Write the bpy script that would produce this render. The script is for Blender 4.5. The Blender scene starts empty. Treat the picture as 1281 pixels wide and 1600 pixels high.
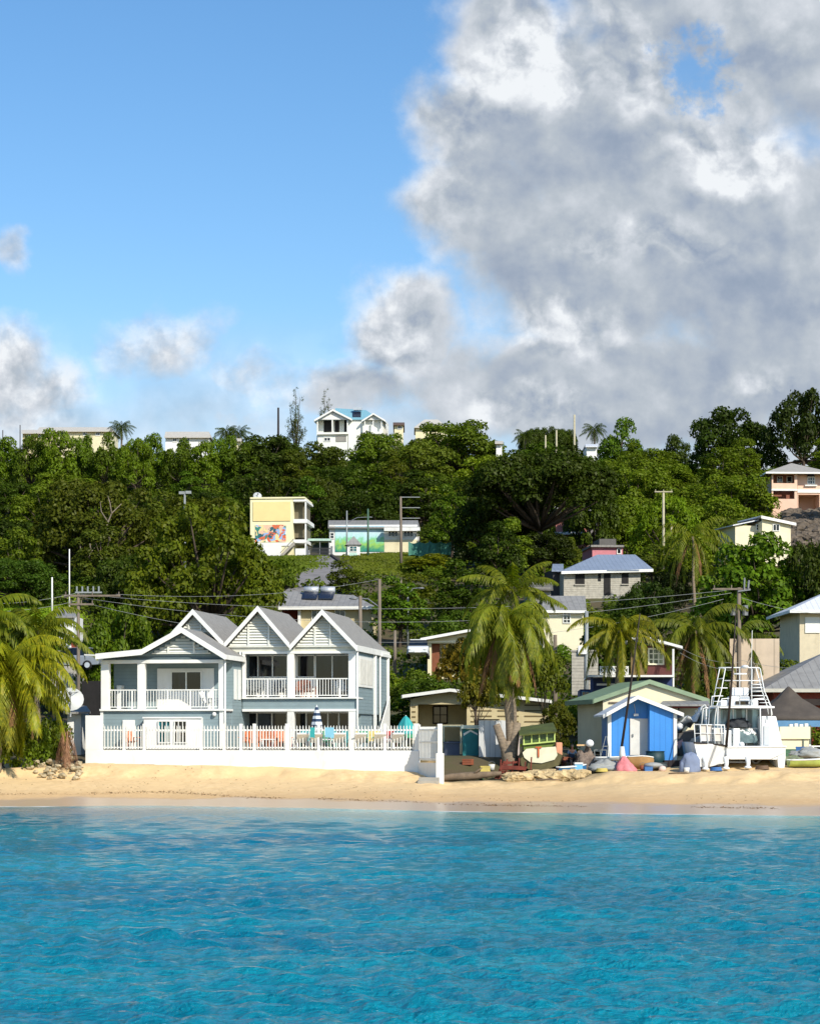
import bpy, math, random
import numpy as np
from mathutils import Vector, Matrix, noise
R = math.radians
C = bpy.context.scene
COL = C.collection
random.seed(7)
# ------------------------------------------------------------------ camera, sky, sun
FOC, EYE, CX, HY = 3420.0, 3.4, 640.5, 1150.0        # focal length in photo pixels, eye height, principal column, horizon row
cam = bpy.data.cameras.new('camera'); co = bpy.data.objects.new('camera', cam); COL.objects.link(co)
co.location = (0, 0, EYE); co.rotation_euler = (R(90), 0, 0)
cam.sensor_fit = 'VERTICAL'; cam.sensor_height = 36; cam.sensor_width = 36
cam.lens = 36*FOC/1600; cam.shift_y = (HY-800)/1600.0
cam.clip_start = 1; cam.clip_end = 12000
C.camera = co
C.view_settings.view_transform = 'Standard'; C.view_settings.look = 'None'
C.view_settings.exposure = 0.0; C.view_settings.gamma = 1
SUN_EL, SUN_AZ = 36.0, 34.0                           # azimuth: from the camera side towards the right
sd = Vector((math.sin(R(SUN_AZ))*math.cos(R(SUN_EL)), -math.cos(R(SUN_AZ))*math.cos(R(SUN_EL)), math.sin(R(SUN_EL))))
sl = bpy.data.lights.new('sun', 'SUN'); sl.energy = 5.0; sl.angle = R(0.5); sl.color = (1, .94, .82)
so = bpy.data.objects.new('sun', sl); COL.objects.link(so); so.rotation_euler = sd.to_track_quat('Z', 'Y').to_euler(); so.location = (30, -20, 60)
C.cycles.max_bounces = 5; C.cycles.diffuse_bounces = 2; C.cycles.glossy_bounces = 2; C.cycles.transmission_bounces = 2
C.cycles.caustics_reflective = False; C.cycles.caustics_refractive = False
C.cycles.sample_clamp_indirect = 4; C.cycles.use_denoising = True

def s2l(c):
    return tuple((x/12.92 if x <= .04045 else ((x+.055)/1.055)**2.4) for x in [v/255 for v in c])

class NT:                                            # tiny node-tree helper
    def __init__(s, nt): s.nt = nt; s.n = nt.nodes; s.l = nt.links
    def new(s, t, **k):
        n = s.n.new(t)
        for a, v in k.items(): setattr(n, a, v)
        return n
    def put(s, sock, v):
        if v is None: return
        if hasattr(v, 'is_output') or hasattr(v, 'links'): s.l.new(v, sock)
        else: sock.default_value = v
    def m(s, op, a, b=None, c=None, clamp=False):
        n = s.new('ShaderNodeMath', operation=op, use_clamp=clamp)
        s.put(n.inputs[0], a); s.put(n.inputs[1], b); s.put(n.inputs[2], c); return n.outputs[0]
    def v(s, op, a, b=None, out=0):
        n = s.new('ShaderNodeVectorMath', operation=op); s.put(n.inputs[0], a)
        if b is not None: s.put(n.inputs['Scale'] if op == 'SCALE' else n.inputs[1], b)
        return n.outputs[out]
    def mr(s, x, a, b, c=0.0, d=1.0, smooth=True):
        n = s.new('ShaderNodeMapRange', interpolation_type='SMOOTHSTEP' if smooth else 'LINEAR')
        for i, q in enumerate((x, a, b, c, d)): s.put(n.inputs[i], q)
        return n.outputs[0]
    def noise(s, vec, scale, detail=4, rough=.5, dist=0, out=0):
        n = s.new('ShaderNodeTexNoise'); s.put(n.inputs['Vector'], vec); s.put(n.inputs['Scale'], scale)
        n.inputs['Detail'].default_value = detail; n.inputs['Roughness'].default_value = rough; n.inputs['Distortion'].default_value = dist
        return n.outputs[out]
    def mix(s, f, a, b, mode='MIX'):
        n = s.new('ShaderNodeMix', data_type='RGBA', blend_type=mode)
        s.put(n.inputs[0], f)
        for k, q in ((6, a), (7, b)):
            if isinstance(q, tuple) and len(q) == 3: q = q+(1,)
            s.put(n.inputs[k], q)
        return n.outputs[2]

w = bpy.data.worlds.new('World'); C.world = w; w.use_nodes = True
T = NT(w.node_tree)
bg = T.n['Background']
sky = T.new('ShaderNodeTexSky', sky_type='NISHITA'); sky.sun_disc = False
sky.sun_elevation = R(SUN_EL); sky.sun_rotation = R(180-SUN_AZ); sky.altitude = 0; sky.air_density = 1.0; sky.dust_density = .4; sky.ozone_density = 2.2
tc = T.new('ShaderNodeTexCoord').outputs['Generated']
sx = T.new('ShaderNodeSeparateXYZ'); T.l.new(tc, sx.inputs[0])
dy = T.m('MAXIMUM', T.m('ABSOLUTE', sx.outputs[1]), .12)
u = T.m('DIVIDE', sx.outputs[0], dy); v_ = T.m('DIVIDE', sx.outputs[2], dy)
cb = T.new('ShaderNodeCombineXYZ'); T.l.new(T.m('MULTIPLY', u, 10), cb.inputs[0]); T.l.new(T.m('MULTIPLY', v_, 10), cb.inputs[1])
P0 = cb.outputs[0]                                   # sky plane: tangent of the direction times ten
wn = T.noise(P0, 1.6, 7, .55, out=1)
warp = T.v('SCALE', T.v('SUBTRACT', wn, (.5, .5, .5)), .42)
P = T.v('ADD', P0, warp)
def skyp(px, py): return ((px-CX)/FOC*10, (HY-py)/FOC*10, 0)
def blobs(lst, pos, mode='ADD'):
    tot = None
    for px, py, rx, ry, wt in lst:
        q = T.v('MULTIPLY', T.v('SUBTRACT', pos, skyp(px, py)), (FOC/10/rx, FOC/10/ry, 0))
        d = T.mr(T.v('LENGTH', q, out=1), 0.15, 1.3, wt, 0.0)
        tot = d if tot is None else T.m(mode, tot, d)
    return tot
BODY = [(1130, 60, 420, 260, 1), (760, 330, 150, 150, 1), (1000, 140, 330, 180, 1), (1000, 250, 380, 220, 1), (1180, 420, 480, 280, 1), (880, 420, 230, 150, 1), (1000, 600, 580, 150, 1),
        (640, 520, 140, 130, .9), (800, 60, 140, 130, .95), (740, 200, 150, 130, .95), (235, 540, 150, 110, .58), (10, 395, 48, 60, .7), (30, 600, 150, 120, .75),
        (430, 590, 170, 80, .42), (300, 640, 330, 50, .4), (560, 610, 150, 90, .8)]
body = blobs(BODY, P, 'MAXIMUM')
hole = blobs([(1084, 108, 78, 84, 1.0)], T.v('ADD', P0, T.v('SCALE', T.v('SUBTRACT', T.noise(P0, 4.0, 8, .65, out=1), (.5, .5, .5)), .75)))
n1 = T.noise(P0, 1.9, 10, .57)
n1b = T.noise(T.v('ADD', P0, (.06, .10, 0)), 1.9, 10, .57)
nw = T.noise(T.v('ADD', P0, (3.1, 1.7, 0)), 5.5, 8, .62)
n2 = T.noise(P0, 1.3, 4, .5)
dens = T.m('ADD', body, T.m('MULTIPLY', T.m('SUBTRACT', n1, .5), 1.35))
alpha = T.mr(dens, .16, .74)
low = T.mr(v_, .125, .20, .95, 0)
alpha = T.m('MAXIMUM', alpha, T.m('MULTIPLY', low, T.mr(n2, .3, .65, .35, 1)))
lit = T.m('MULTIPLY', T.m('SUBTRACT', n1, n1b), 2.0)
q1 = T.noise(P, 2.6, 5, .5); q2 = T.noise(T.v('ADD', P, (.04, .07, 0)), 2.6, 5, .5)
bil = T.m('SUBTRACT', T.m('ABSOLUTE', T.m('SUBTRACT', q1, .5)), T.m('ABSOLUTE', T.m('SUBTRACT', q2, .5)))
WHITE = [(870, 40, 150, 70, .36), (830, 110, 130, 70, .45), (1150, 235, 120, 80, .5), (580, 500, 120, 120, .5), (700, 180, 70, 120, .25), (880, 500, 140, 55, .4), (1000, 370, 160, 50, .3),
         (830, 625, 130, 45, .5), (680, 330, 80, 90, .2), (40, 570, 130, 110, .55), (15, 390, 50, 50, .5), (240, 510, 130, 80, .45), (430, 580, 120, 60, .3), (1000, 120, 60, 110, .3), (1180, 610, 90, 30, .3), (1200, 90, 90, 90, .12)]
wh = blobs(WHITE, P)
alpha = T.m('MULTIPLY', T.m('MULTIPLY', alpha, T.mr(sx.outputs[1], -.1, .12)), T.mr(hole, .25, 1.0, 1.0, .12))
n3 = T.noise(P0, .9, 5, .55)
shb = T.m('MULTIPLY', bil, 3.2)
puff = T.mr(T.m('ADD', T.m('MULTIPLY', n1, .5), T.m('MULTIPLY', nw, .5)), .4, .62, .15, 1.3)
shade = T.m('ADD', T.m('ADD', lit, T.m('MULTIPLY', wh, puff)), T.m('MULTIPLY', T.m('SUBTRACT', n3, .5), .8))
shade = T.m('ADD', shade, T.mr(dens, .3, .95, .42, .04))
shade = T.m('ADD', shade, T.m('MULTIPLY', T.m('SUBTRACT', nw, .5), .13))
shade = T.m('ADD', shade, T.m('MULTIPLY', shb, T.mr(wh, 0, .3, .12, 1)))
cr = T.new('ShaderNodeValToRGB'); T.l.new(T.mr(shade, -.52, .78, smooth=False), cr.inputs[0])
e = cr.color_ramp.elements
e[0].position = 0; e[0].color = s2l((140, 157, 180))+(1,)
e[1].position = 1; e[1].color = s2l((242, 246, 250))+(1,)
for p_, c_ in ((.25, (160, 173, 192)), (.5, (186, 195, 205)), (.74, (212, 218, 226))):
    q = e.new(p_); q.color = s2l(c_)+(1,)
SKY_STR = .1
skyc = T.new('ShaderNodeHueSaturation'); skyc.inputs['Saturation'].default_value = 1.24; skyc.inputs['Value'].default_value = 1.62
T.l.new(sky.outputs[0], skyc.inputs['Color'])
cloudc = T.v('SCALE', cr.outputs[0], 1/SKY_STR)
fin = T.mix(alpha, skyc.outputs[0], cloudc)
T.l.new(fin, bg.inputs[0]); bg.inputs[1].default_value = SKY_STR

# ------------------------------------------------------------------ helpers
def Wp(px, py, Y): return Vector(((px-CX)*Y/FOC, Y, EYE+(HY-py)*Y/FOC))
def setp(o, label=None, cat=None, group=None, kind=None):
    if label: o['label'] = label
    if cat: o['category'] = cat
    if group: o['group'] = group
    if kind: o['kind'] = kind
    return o
def empty(name, loc, rz=0, label=None, cat=None, group=None):
    o = bpy.data.objects.new(name, None); COL.objects.link(o); o.location = loc; o.rotation_euler = (0, 0, rz); o.empty_display_size = .3
    return setp(o, label, cat, group)
def copy_tree(o, parent=None):
    c = o.copy(); COL.objects.link(c); c.parent = parent
    if parent is not None: c.matrix_parent_inverse = o.matrix_parent_inverse
    for ch in list(o.children): copy_tree(ch, c)
    return c

class MB:
    def __init__(s): s.v = []; s.f = []; s.mi = []
    def add(s, vs, fs, mi=0):
        b = len(s.v); s.v += [tuple(x) for x in vs]; s.f += [tuple(i+b for i in f) for f in fs]; s.mi += [mi]*len(fs); return s
    def box(s, x0, x1, y0, y1, z0, z1, mi=0, M=None):
        vs = [Vector((x, y, z)) for z in (z0, z1) for y in (y0, y1) for x in (x0, x1)]
        if M: vs = [M @ q for q in vs]
        return s.add(vs, [(0, 2, 3, 1), (4, 5, 7, 6), (0, 1, 5, 4), (2, 6, 7, 3), (0, 4, 6, 2), (1, 3, 7, 5)], mi)
    def slab(s, pts, d, mi=0):                        # polygon pts thickened by the vector d
        n = len(pts); pts = [Vector(p) for p in pts]; d = Vector(d)
        vs = pts+[p+d for p in pts]
        fs = [tuple(range(n)), tuple(range(2*n-1, n-1, -1))]+[(i, i+n, (i+1) % n+n, (i+1) % n) for i in range(n)]
        return s.add(vs, fs, mi)
    def tube(s, pts, r, n=8, mi=0, caps=True):        # pts polyline, r number or list
        pts = [Vector(p) for p in pts]; k = len(pts); rr = r if isinstance(r, (list, tuple)) else [r]*k
        vs = []; fs = []; up = Vector((0, 0, 1)); prev = None
        for i, p in enumerate(pts):
            t = (pts[min(i+1, k-1)]-pts[max(i-1, 0)]).normalized()
            a = prev if prev is not None else (up if abs(t.z) < .9 else Vector((1, 0, 0)))
            a = (a-t*a.dot(t)); a = a.normalized() if a.length > 1e-6 else t.orthogonal().normalized(); b = t.cross(a); prev = a
            for j in range(n):
                q = 2*math.pi*j/n; vs.append(p+(a*math.cos(q)+b*math.sin(q))*rr[i])
        for i in range(k-1):
            for j in range(n): fs.append((i*n+j, i*n+(j+1) % n, (i+1)*n+(j+1) % n, (i+1)*n+j))
        if caps: fs += [tuple(range(n-1, -1, -1)), tuple(range((k-1)*n, k*n))]
        return s.add(vs, fs, mi)
    def bar(s, a, b, w, h=None, mi=0):                # square bar between two points
        a = Vector(a); b = Vector(b); h = h or w; t = (b-a).normalized()
        x = t.cross(Vector((0, 0, 1))); x = x.normalized() if x.length > 1e-4 else Vector((1, 0, 0)); y = x.cross(t)
        vs = [p+x*sx*w/2+y*sy*h/2 for p in (a, b) for sx, sy in ((-1, -1), (1, -1), (1, 1), (-1, 1))]
        return s.add(vs, [(0, 1, 2, 3)[::-1], (4, 5, 6, 7), (0, 1, 5, 4), (1, 2, 6, 5), (2, 3, 7, 6), (3, 0, 4, 7)], mi)
    def ell(s, c, rx, ry, rz, nu=14, nv=8, mi=0, jit=0, seed=0):
        rnd = random.Random(seed); vs = []; fs = []
        for i in range(nv+1):
            th = math.pi*i/nv
            for j in range(nu):
                ph = 2*math.pi*j/nu; k = 1+(rnd.uniform(-jit, jit) if 0 < i < nv else 0)
                vs.append((c[0]+rx*k*math.sin(th)*math.cos(ph), c[1]+ry*k*math.sin(th)*math.sin(ph), c[2]+rz*k*math.cos(th)))
        for i in range(nv):
            for j in range(nu): fs.append((i*nu+j, (i+1)*nu+j, (i+1)*nu+(j+1) % nu, i*nu+(j+1) % nu))
        return s.add(vs, fs, mi)
    def loft(s, rings, closed=True, mi=0, caps=True):
        n = len(rings[0]); vs = [p for r in rings for p in r]; fs = []
        for i in range(len(rings)-1):
            for j in range(n if closed else n-1): fs.append((i*n+j, i*n+(j+1) % n, (i+1)*n+(j+1) % n, (i+1)*n+j))
        if caps: fs += [tuple(range(n-1, -1, -1)), tuple(range((len(rings)-1)*n, len(rings)*n))]
        return s.add(vs, fs, mi)
    def build(s, name, mats, parent=None, smooth=False, label=None, loc=None, bevel=0):
        me = bpy.data.meshes.new(name); me.from_pydata(s.v, [], s.f)
        for m in (mats if isinstance(mats, (list, tuple)) else [mats]): me.materials.append(m)
        me.polygons.foreach_set('material_index', s.mi)
        if smooth: me.polygons.foreach_set('use_smooth', [True]*len(s.f))
        me.update(); o = bpy.data.objects.new(name, me); COL.objects.link(o)
        if parent is not None: o.parent = parent
        if loc is not None: o.location = loc
        if bevel:
            b = o.modifiers.new('bevel', 'BEVEL'); b.width = bevel; b.segments = 2; b.limit_method = 'ANGLE'
        if label: o['label'] = label
        return o
def np_mesh(name, verts, quads, mats, n=4):
    me = bpy.data.meshes.new(name); nv = len(verts); nf = len(quads)
    me.vertices.add(nv); me.vertices.foreach_set('co', np.asarray(verts, np.float32).ravel())
    me.loops.add(nf*n); me.loops.foreach_set('vertex_index', np.asarray(quads, np.int32).ravel())
    me.polygons.add(nf); me.polygons.foreach_set('loop_start', np.arange(nf, dtype=np.int32)*n)
    for m in (mats if isinstance(mats, (list, tuple)) else [mats]): me.materials.append(m)
    me.update(calc_edges=True); me.validate(); return me

MATS = {}
def pm(name, col, rough=.7, var=.12, scale=2.0, bump=.15, metal=0, bscale=None, dirt=None, spec=.5, tint=False, stretch=(1, 1, 1)):
    """painted / plastered / natural surface: colour with procedural wear; col is an sRGB look of the material itself"""
    if name in MATS: return MATS[name]
    m = bpy.data.materials.new(name); m.use_nodes = True; t = NT(m.node_tree); b = t.n['Principled BSDF']
    base = s2l(col); tcn = t.new('ShaderNodeTexCoord').outputs['Object']
    tcs = t.v('MULTIPLY', tcn, stretch)
    n = t.noise(tcs, scale, 6, .6)
    c1 = tuple(x*(1-var) for x in base); c2 = tuple(min(x*(1+var*.6), .9) for x in base)
    c = t.mix(t.mr(n, .3, .7), c1, c2)
    if tint:
        oi = t.new('ShaderNodeObjectInfo'); c = t.mix(1.0, c, oi.outputs['Color'], 'MULTIPLY')
    if dirt:
        d = t.noise(t.v('MULTIPLY', tcn, (1, 1, .35)), scale*.6, 8, .7); c = t.mix(t.mr(d, .52, .78, 0, dirt[1]), c, s2l(dirt[0]))
    t.l.new(c, b.inputs['Base Color']); b.inputs['Roughness'].default_value = rough; b.inputs['Metallic'].default_value = metal
    b.inputs['Specular IOR Level'].default_value = spec
    if bump:
        bn = t.new('ShaderNodeBump'); bn.inputs['Strength'].default_value = bump; bn.inputs['Distance'].default_value = .03
        t.l.new(t.noise(tcn, bscale or scale*9, 4, .6), bn.inputs['Height']); t.l.new(bn.outputs[0], b.inputs['Normal'])
    MATS[name] = m; return m
def boards(name, col, pitch=.18, axis=2, depth=.35, **k):
    """overlapping or butted boards / corrugations running across one axis"""
    if name in MATS: return MATS[name]
    m = pm(name, col, **k); t = NT(m.node_tree); b = t.n['Principled BSDF']
    tcn = t.new('ShaderNodeTexCoord').outputs['Object']; sp = t.new('ShaderNodeSeparateXYZ'); t.l.new(tcn, sp.inputs[0])
    fr = t.m('FRACT', t.m('DIVIDE', sp.outputs[axis], pitch))
    g = t.mr(fr, .0, .12, 0, 1)
    bn = t.new('ShaderNodeBump'); bn.inputs['Strength'].default_value = depth; bn.inputs['Distance'].default_value = .04
    t.l.new(t.m('ADD', t.m('MULTIPLY', fr, -.5), g), bn.inputs['Height'])
    src = b.inputs['Base Color'].links[0].from_socket
    t.l.new(t.mix(t.mr(g, 0, 1, .45, 0), src, tuple(x*.35 for x in s2l(col))), b.inputs['Base Color'])
    if b.inputs['Normal'].links: t.l.new(b.inputs['Normal'].links[0].from_socket, bn.inputs['Normal'])
    t.l.new(bn.outputs[0], b.inputs['Normal']); return m
def glass(name, col=(18, 22, 28), rough=.06):
    if name in MATS: return MATS[name]
    m = bpy.data.materials.new(name); m.use_nodes = True; t = NT(m.node_tree); b = t.n['Principled BSDF']
    tcn = t.new('ShaderNodeTexCoord').outputs['Object']
    n = t.noise(t.v('MULTIPLY', tcn, (2.2, 1, .35)), 1.5, 2, .5)
    t.l.new(t.mix(t.mr(n, .42, .62), tuple(x*.4 for x in s2l(col)), tuple(x*1.8 for x in s2l(col))), b.inputs['Base Color'])
    b.inputs['Roughness'].default_value = rough; b.inputs['Specular IOR Level'].default_value = .5
    MATS[name] = m; return m

WHT = pm('white_paint', (234, 233, 226), .55, .05, 1.2, .06, dirt=((168, 156, 134), .3))
WHW = pm('white_wall', (234, 233, 228), .75, .06, .8, .15, dirt=((176, 160, 134), .5))
SLB = boards('slate_blue_boards', (132, 150, 154), .19, 2, .28, rough=.65, var=.06)
SLBF = pm('slate_blue_paint', (122, 140, 145), .65, .06)
SHG = boards('grey_shingles', (142, 139, 133), .22, 1, .4, rough=.85, var=.16, scale=4, dirt=((96, 94, 92), .5))
GLS = glass('window_glass')
GLST = glass('teal_glass', (28, 92, 100), .2)
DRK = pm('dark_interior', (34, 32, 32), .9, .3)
CON = pm('concrete', (168, 162, 150), .85, .15, 1.5, .3, dirt=((100, 92, 82), .5))

class Fr:
    """a local frame: origin at photo position (px,py) and distance Y, turned by yaw degrees"""
    def __init__(s, px, py, Y, yaw=0, z=None):
        s.o = Wp(px, py, Y); a = R(yaw); s.yaw = a
        if z is not None: s.o.z = z
        s.ex = Vector((math.cos(a), math.sin(a), 0)); s.ey = Vector((-math.sin(a), math.cos(a), 0))
    def lx(s, px, ly):
        k = (px-CX)/FOC; a = s.o+s.ey*ly
        return (k*a.y-a.x)/(s.ex.x-k*s.ex.y)
    def L(s, px, py, ly):
        x = s.lx(px, ly); Y = (s.o+s.ex*x+s.ey*ly).y
        return Vector((x, ly, EYE+(HY-py)*Y/FOC-s.o.z))
    def wl(s, p): return s.o+s.ex*p[0]+s.ey*p[1]+Vector((0, 0, p[2]))
class Bld:
    def __init__(s, name, label, cat, px, py, Y, yaw=0, group=None):
        s.F = Fr(px, py, Y, yaw); s.root = empty(name, s.F.o, s.F.yaw, label, cat, group)
    def L(s, *a): return s.F.L(*a)
    def rect(s, mb, x0, y0, x1, y1, l0, l1, mi=0, down=0):
        a = s.L(x0, y1, l0); b = s.L(x1, y0, l0)
        za = s.L((x0+x1)/2, y1, l0).z-down; zb = s.L((x0+x1)/2, y0, l0).z
        return mb.box(a.x, b.x, l0, l1, za, zb, mi)
    def box(s, name, x0, y0, x1, y1, l0, l1, m, parent=None, down=0, label=None):
        mb = MB(); s.rect(mb, x0, y0, x1, y1, l0, l1, 0, down); return mb.build(name, m, parent or s.root, label=label)
    def win(s, x0, y0, x1, y1, l, nx=2, ny=1, fm=None, gm=None, fw=.08, name='window', parent=None, pt=.1):
        a = s.L(x0, y1, l); b = s.L(x1, y0, l); X0, X1, Z0, Z1 = a.x, b.x, a.z, b.z
        mb = MB(); d0 = l-pt; d1 = l-.001
        mb.box(X0, X1, d0, d1, Z1-fw, Z1); mb.box(X0, X1, d0, d1, Z0, Z0+fw)
        mb.box(X0, X0+fw, d0+.002, d1, Z0+fw, Z1-fw); mb.box(X1-fw, X1, d0+.002, d1, Z0+fw, Z1-fw)
        for i in range(1, nx):
            x = X0+(X1-X0)*i/nx; mb.box(x-fw*.35, x+fw*.35, d0+.01, d1, Z0+fw, Z1-fw)
        for i in range(1, ny):
            z = Z0+(Z1-Z0)*i/ny; mb.box(X0+fw, X1-fw, d0+.015, d1, z-fw*.3, z+fw*.3)
        o = mb.build(name, fm or WHT, parent or s.root)
        MB().box(X0+fw*.6, X1-fw*.6, l-.045, l-.004, Z0+fw*.6, Z1-fw*.6).build('pane', gm or GLS, o)
        return o
    def gable(s, pl, pa, pr, l0, l1, mat, fm=None, th=.14, over=0, fascia=.22, back=None):
        """pl, pa, pr: photo points of left eave, apex, right eave in plane l0; ridge runs back to l1 (local)"""
        A, B_, D = s.L(*pl, l0), s.L(*pa, l0), s.L(*pr, l0); y = Vector((0, l1-l0, 0)); mb = MB()
        t = Vector((0, 0, -th))
        mb.slab([A, B_, B_+y, A+y], t); mb.slab([B_, D, D+y, B_+y], t)
        o = mb.build('roof', mat, s.root)
        f = MB(); q = Vector((0, -.05, .03)); dn = Vector((0, 0, -fascia))
        f.slab([A+q, B_+q, B_+q+dn, A+q+dn], (0, .048, 0)); f.slab([B_+q, D+q, D+q+dn, B_+q+dn], (0, .048, 0))
        f.box(D.x+.002, D.x+.05, l0, l1, D.z-fascia, D.z+.01); f.box(A.x-.05, A.x-.002, l0, l1, A.z-fascia, A.z+.01)
        f.build('fascia', fm or WHT, o); return o
    def hip(s, x0, x1, l0, l1, z, rise, mat, ridge=None, th=.12, fm=None):
        """hip roof in local metres"""
        w_, d_ = x1-x0, l1-l0; h = min(w_, d_)/2; mb = MB()
        if w_ >= d_: r0, r1 = Vector((x0+h, l0+d_/2, z+rise)), Vector((x1-h, l0+d_/2, z+rise))
        else: r0, r1 = Vector((x0+w_/2, l0+h, z+rise)), Vector((x0+w_/2, l1-h, z+rise))
        a, b, c, d = Vector((x0, l0, z)), Vector((x1, l0, z)), Vector((x1, l1, z)), Vector((x0, l1, z))
        if w_ >= d_: fs = [(a, b, r1, r0), (b, c, r1), (c, d, r0, r1), (d, a, r0)]
        else: fs = [(a, b, r0), (b, c, r1, r0), (c, d, r1), (d, a, r0, r1)]
        for f in fs: mb.add(f, [tuple(range(len(f)))])
        mb.add([a, b, c, d], [(3, 2, 1, 0)])
        o = mb.build('roof', mat, s.root)
        fb = MB(); fb.box(x0-.02, x1+.02, l0-.04, l0-.002, z-.2, z+.02); fb.box(x0-.02, x0+.02, l0, l1, z-.2, z+.015); fb.box(x1-.02, x1+.02, l0, l1, z-.2, z+.015)
        fb.build('fascia', fm or WHT, o); return o
# ------------------------------------------------------------------ terrain
SHX = [-300, -20, -12, -6, 2, 18, 300]; SHY = [106, 105.5, 107, 104, 98.5, 93, 92]
WX = [-300, -24, -17, -8, 0.3, 1.5, 4, 8, 10.2, 14, 19, 300]; WY = [113, 113, 115.6, 114.8, 113.2, 111, 111.6, 112, 111.2, 109.6, 110, 110]; WZ = [1.6, 1.55, 1.95, 1.8, 1.55, 1.02, 1.15, 1.25, 1.62, 1.55, 1.72, 1.7]
HYY = [100, 120, 135, 150, 165, 180, 200, 220, 235, 262, 280, 300, 320, 360, 400, 430, 600, 1500, 6000]
HZZ = [2.3, 2.35, 2.6, 3.6, 5.6, 8.4, 12.2, 16.8, 20.2, 24.5, 26.3, 28.1, 33, 44, 50.5, 52.5, 54, 40, 0]
def smooth(a, b, x): t = np.clip((x-a)/(b-a), 0, 1); return t*t*(3-2*t)
def vnoise(x, y, s, seed=0):
    """cheap smooth value noise on arrays"""
    x = np.asarray(x, float)/s+seed*17.3; y = np.asarray(y, float)/s+seed*9.1
    xi, yi = np.floor(x), np.floor(y); fx, fy = x-xi, y-yi; fx = fx*fx*(3-2*fx); fy = fy*fy*(3-2*fy)
    h = lambda a, b: np.modf(np.abs(np.sin(a*127.1+b*311.7)*43758.5453))[0]
    return (h(xi, yi)*(1-fx)+h(xi+1, yi)*fx)*(1-fy)+(h(xi, yi+1)*(1-fx)+h(xi+1, yi+1)*fx)*fy-.5
def ground_z(x, y):
    x = np.asarray(x, float); y = np.asarray(y, float)
    sh = np.interp(x, SHX, SHY)+.5*vnoise(x, x*0, 7, 3); wy = np.interp(x, WX, WY); wz = np.interp(x, WX, WZ)
    t = (y-sh)/(wy-sh)
    sand = wz*(np.clip(t, 0, 1)**1.15*.8+.2*smooth(.84, .97, t+.12*vnoise(x, y, 1.3, 5)+.05*vnoise(x, y, .5, 15)))
    sand = sand+(.06*vnoise(x, y, 1.6, 1)+.05*vnoise(x, y, .5, 2)+.03*vnoise(x, y, .22, 12))*smooth(.25, .6, t)
    under = np.maximum(-(sh-y)*.13, -4)
    hill = np.interp(y, HYY, HZZ)
    k = smooth(220, 300, y)*smooth(30, 55, x)*6*(1-smooth(320, 385, y))-smooth(340, 400, y)*smooth(12, 45, x)*3
    hill = hill+k+smooth(140, 200, y)*(1.0*vnoise(x, y, 22, 7)+.5*vnoise(x, y, 7, 8))+3.6*smooth(-24, -31, x)*smooth(162, 180, y)*(1-smooth(202, 225, y))
    hill = hill-smooth(200,280,y)*smooth(-20,-45,x)*4*(1-smooth(330,400,y))
    b = smooth(0, 1, (y-wy-1.5)/4.5)
    z = np.where(y < sh, under, sand)
    return z*(1-b)+hill*b
def gz(x, y): return float(ground_z(x, y))
ys = np.concatenate([np.arange(20, 90, 5), np.arange(90, 120, .22), np.arange(120, 170, 1.2), np.arange(170, 460, 3.5), np.array([480, 520, 600, 800, 1100, 1500, 2500, 4000, 6000])])
us = np.concatenate([np.array([-3, -1.5, -.8, -.5, -.4]), np.linspace(-.3, .3, 300), np.array([.4, .5, .8, 1.5, 3])])
def fan(ys, us, zf):
    U, V = np.meshgrid(us, ys); X = U*V; Z = zf(X, V); nu, ny = len(us), len(ys)
    vs = np.stack([X, V, Z], -1).reshape(-1, 3); i = np.arange((ny-1)*(nu-1)); r = i//(nu-1)*nu+i % (nu-1)
    return vs, np.stack([r, r+1, r+nu+1, r+nu], -1)
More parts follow.
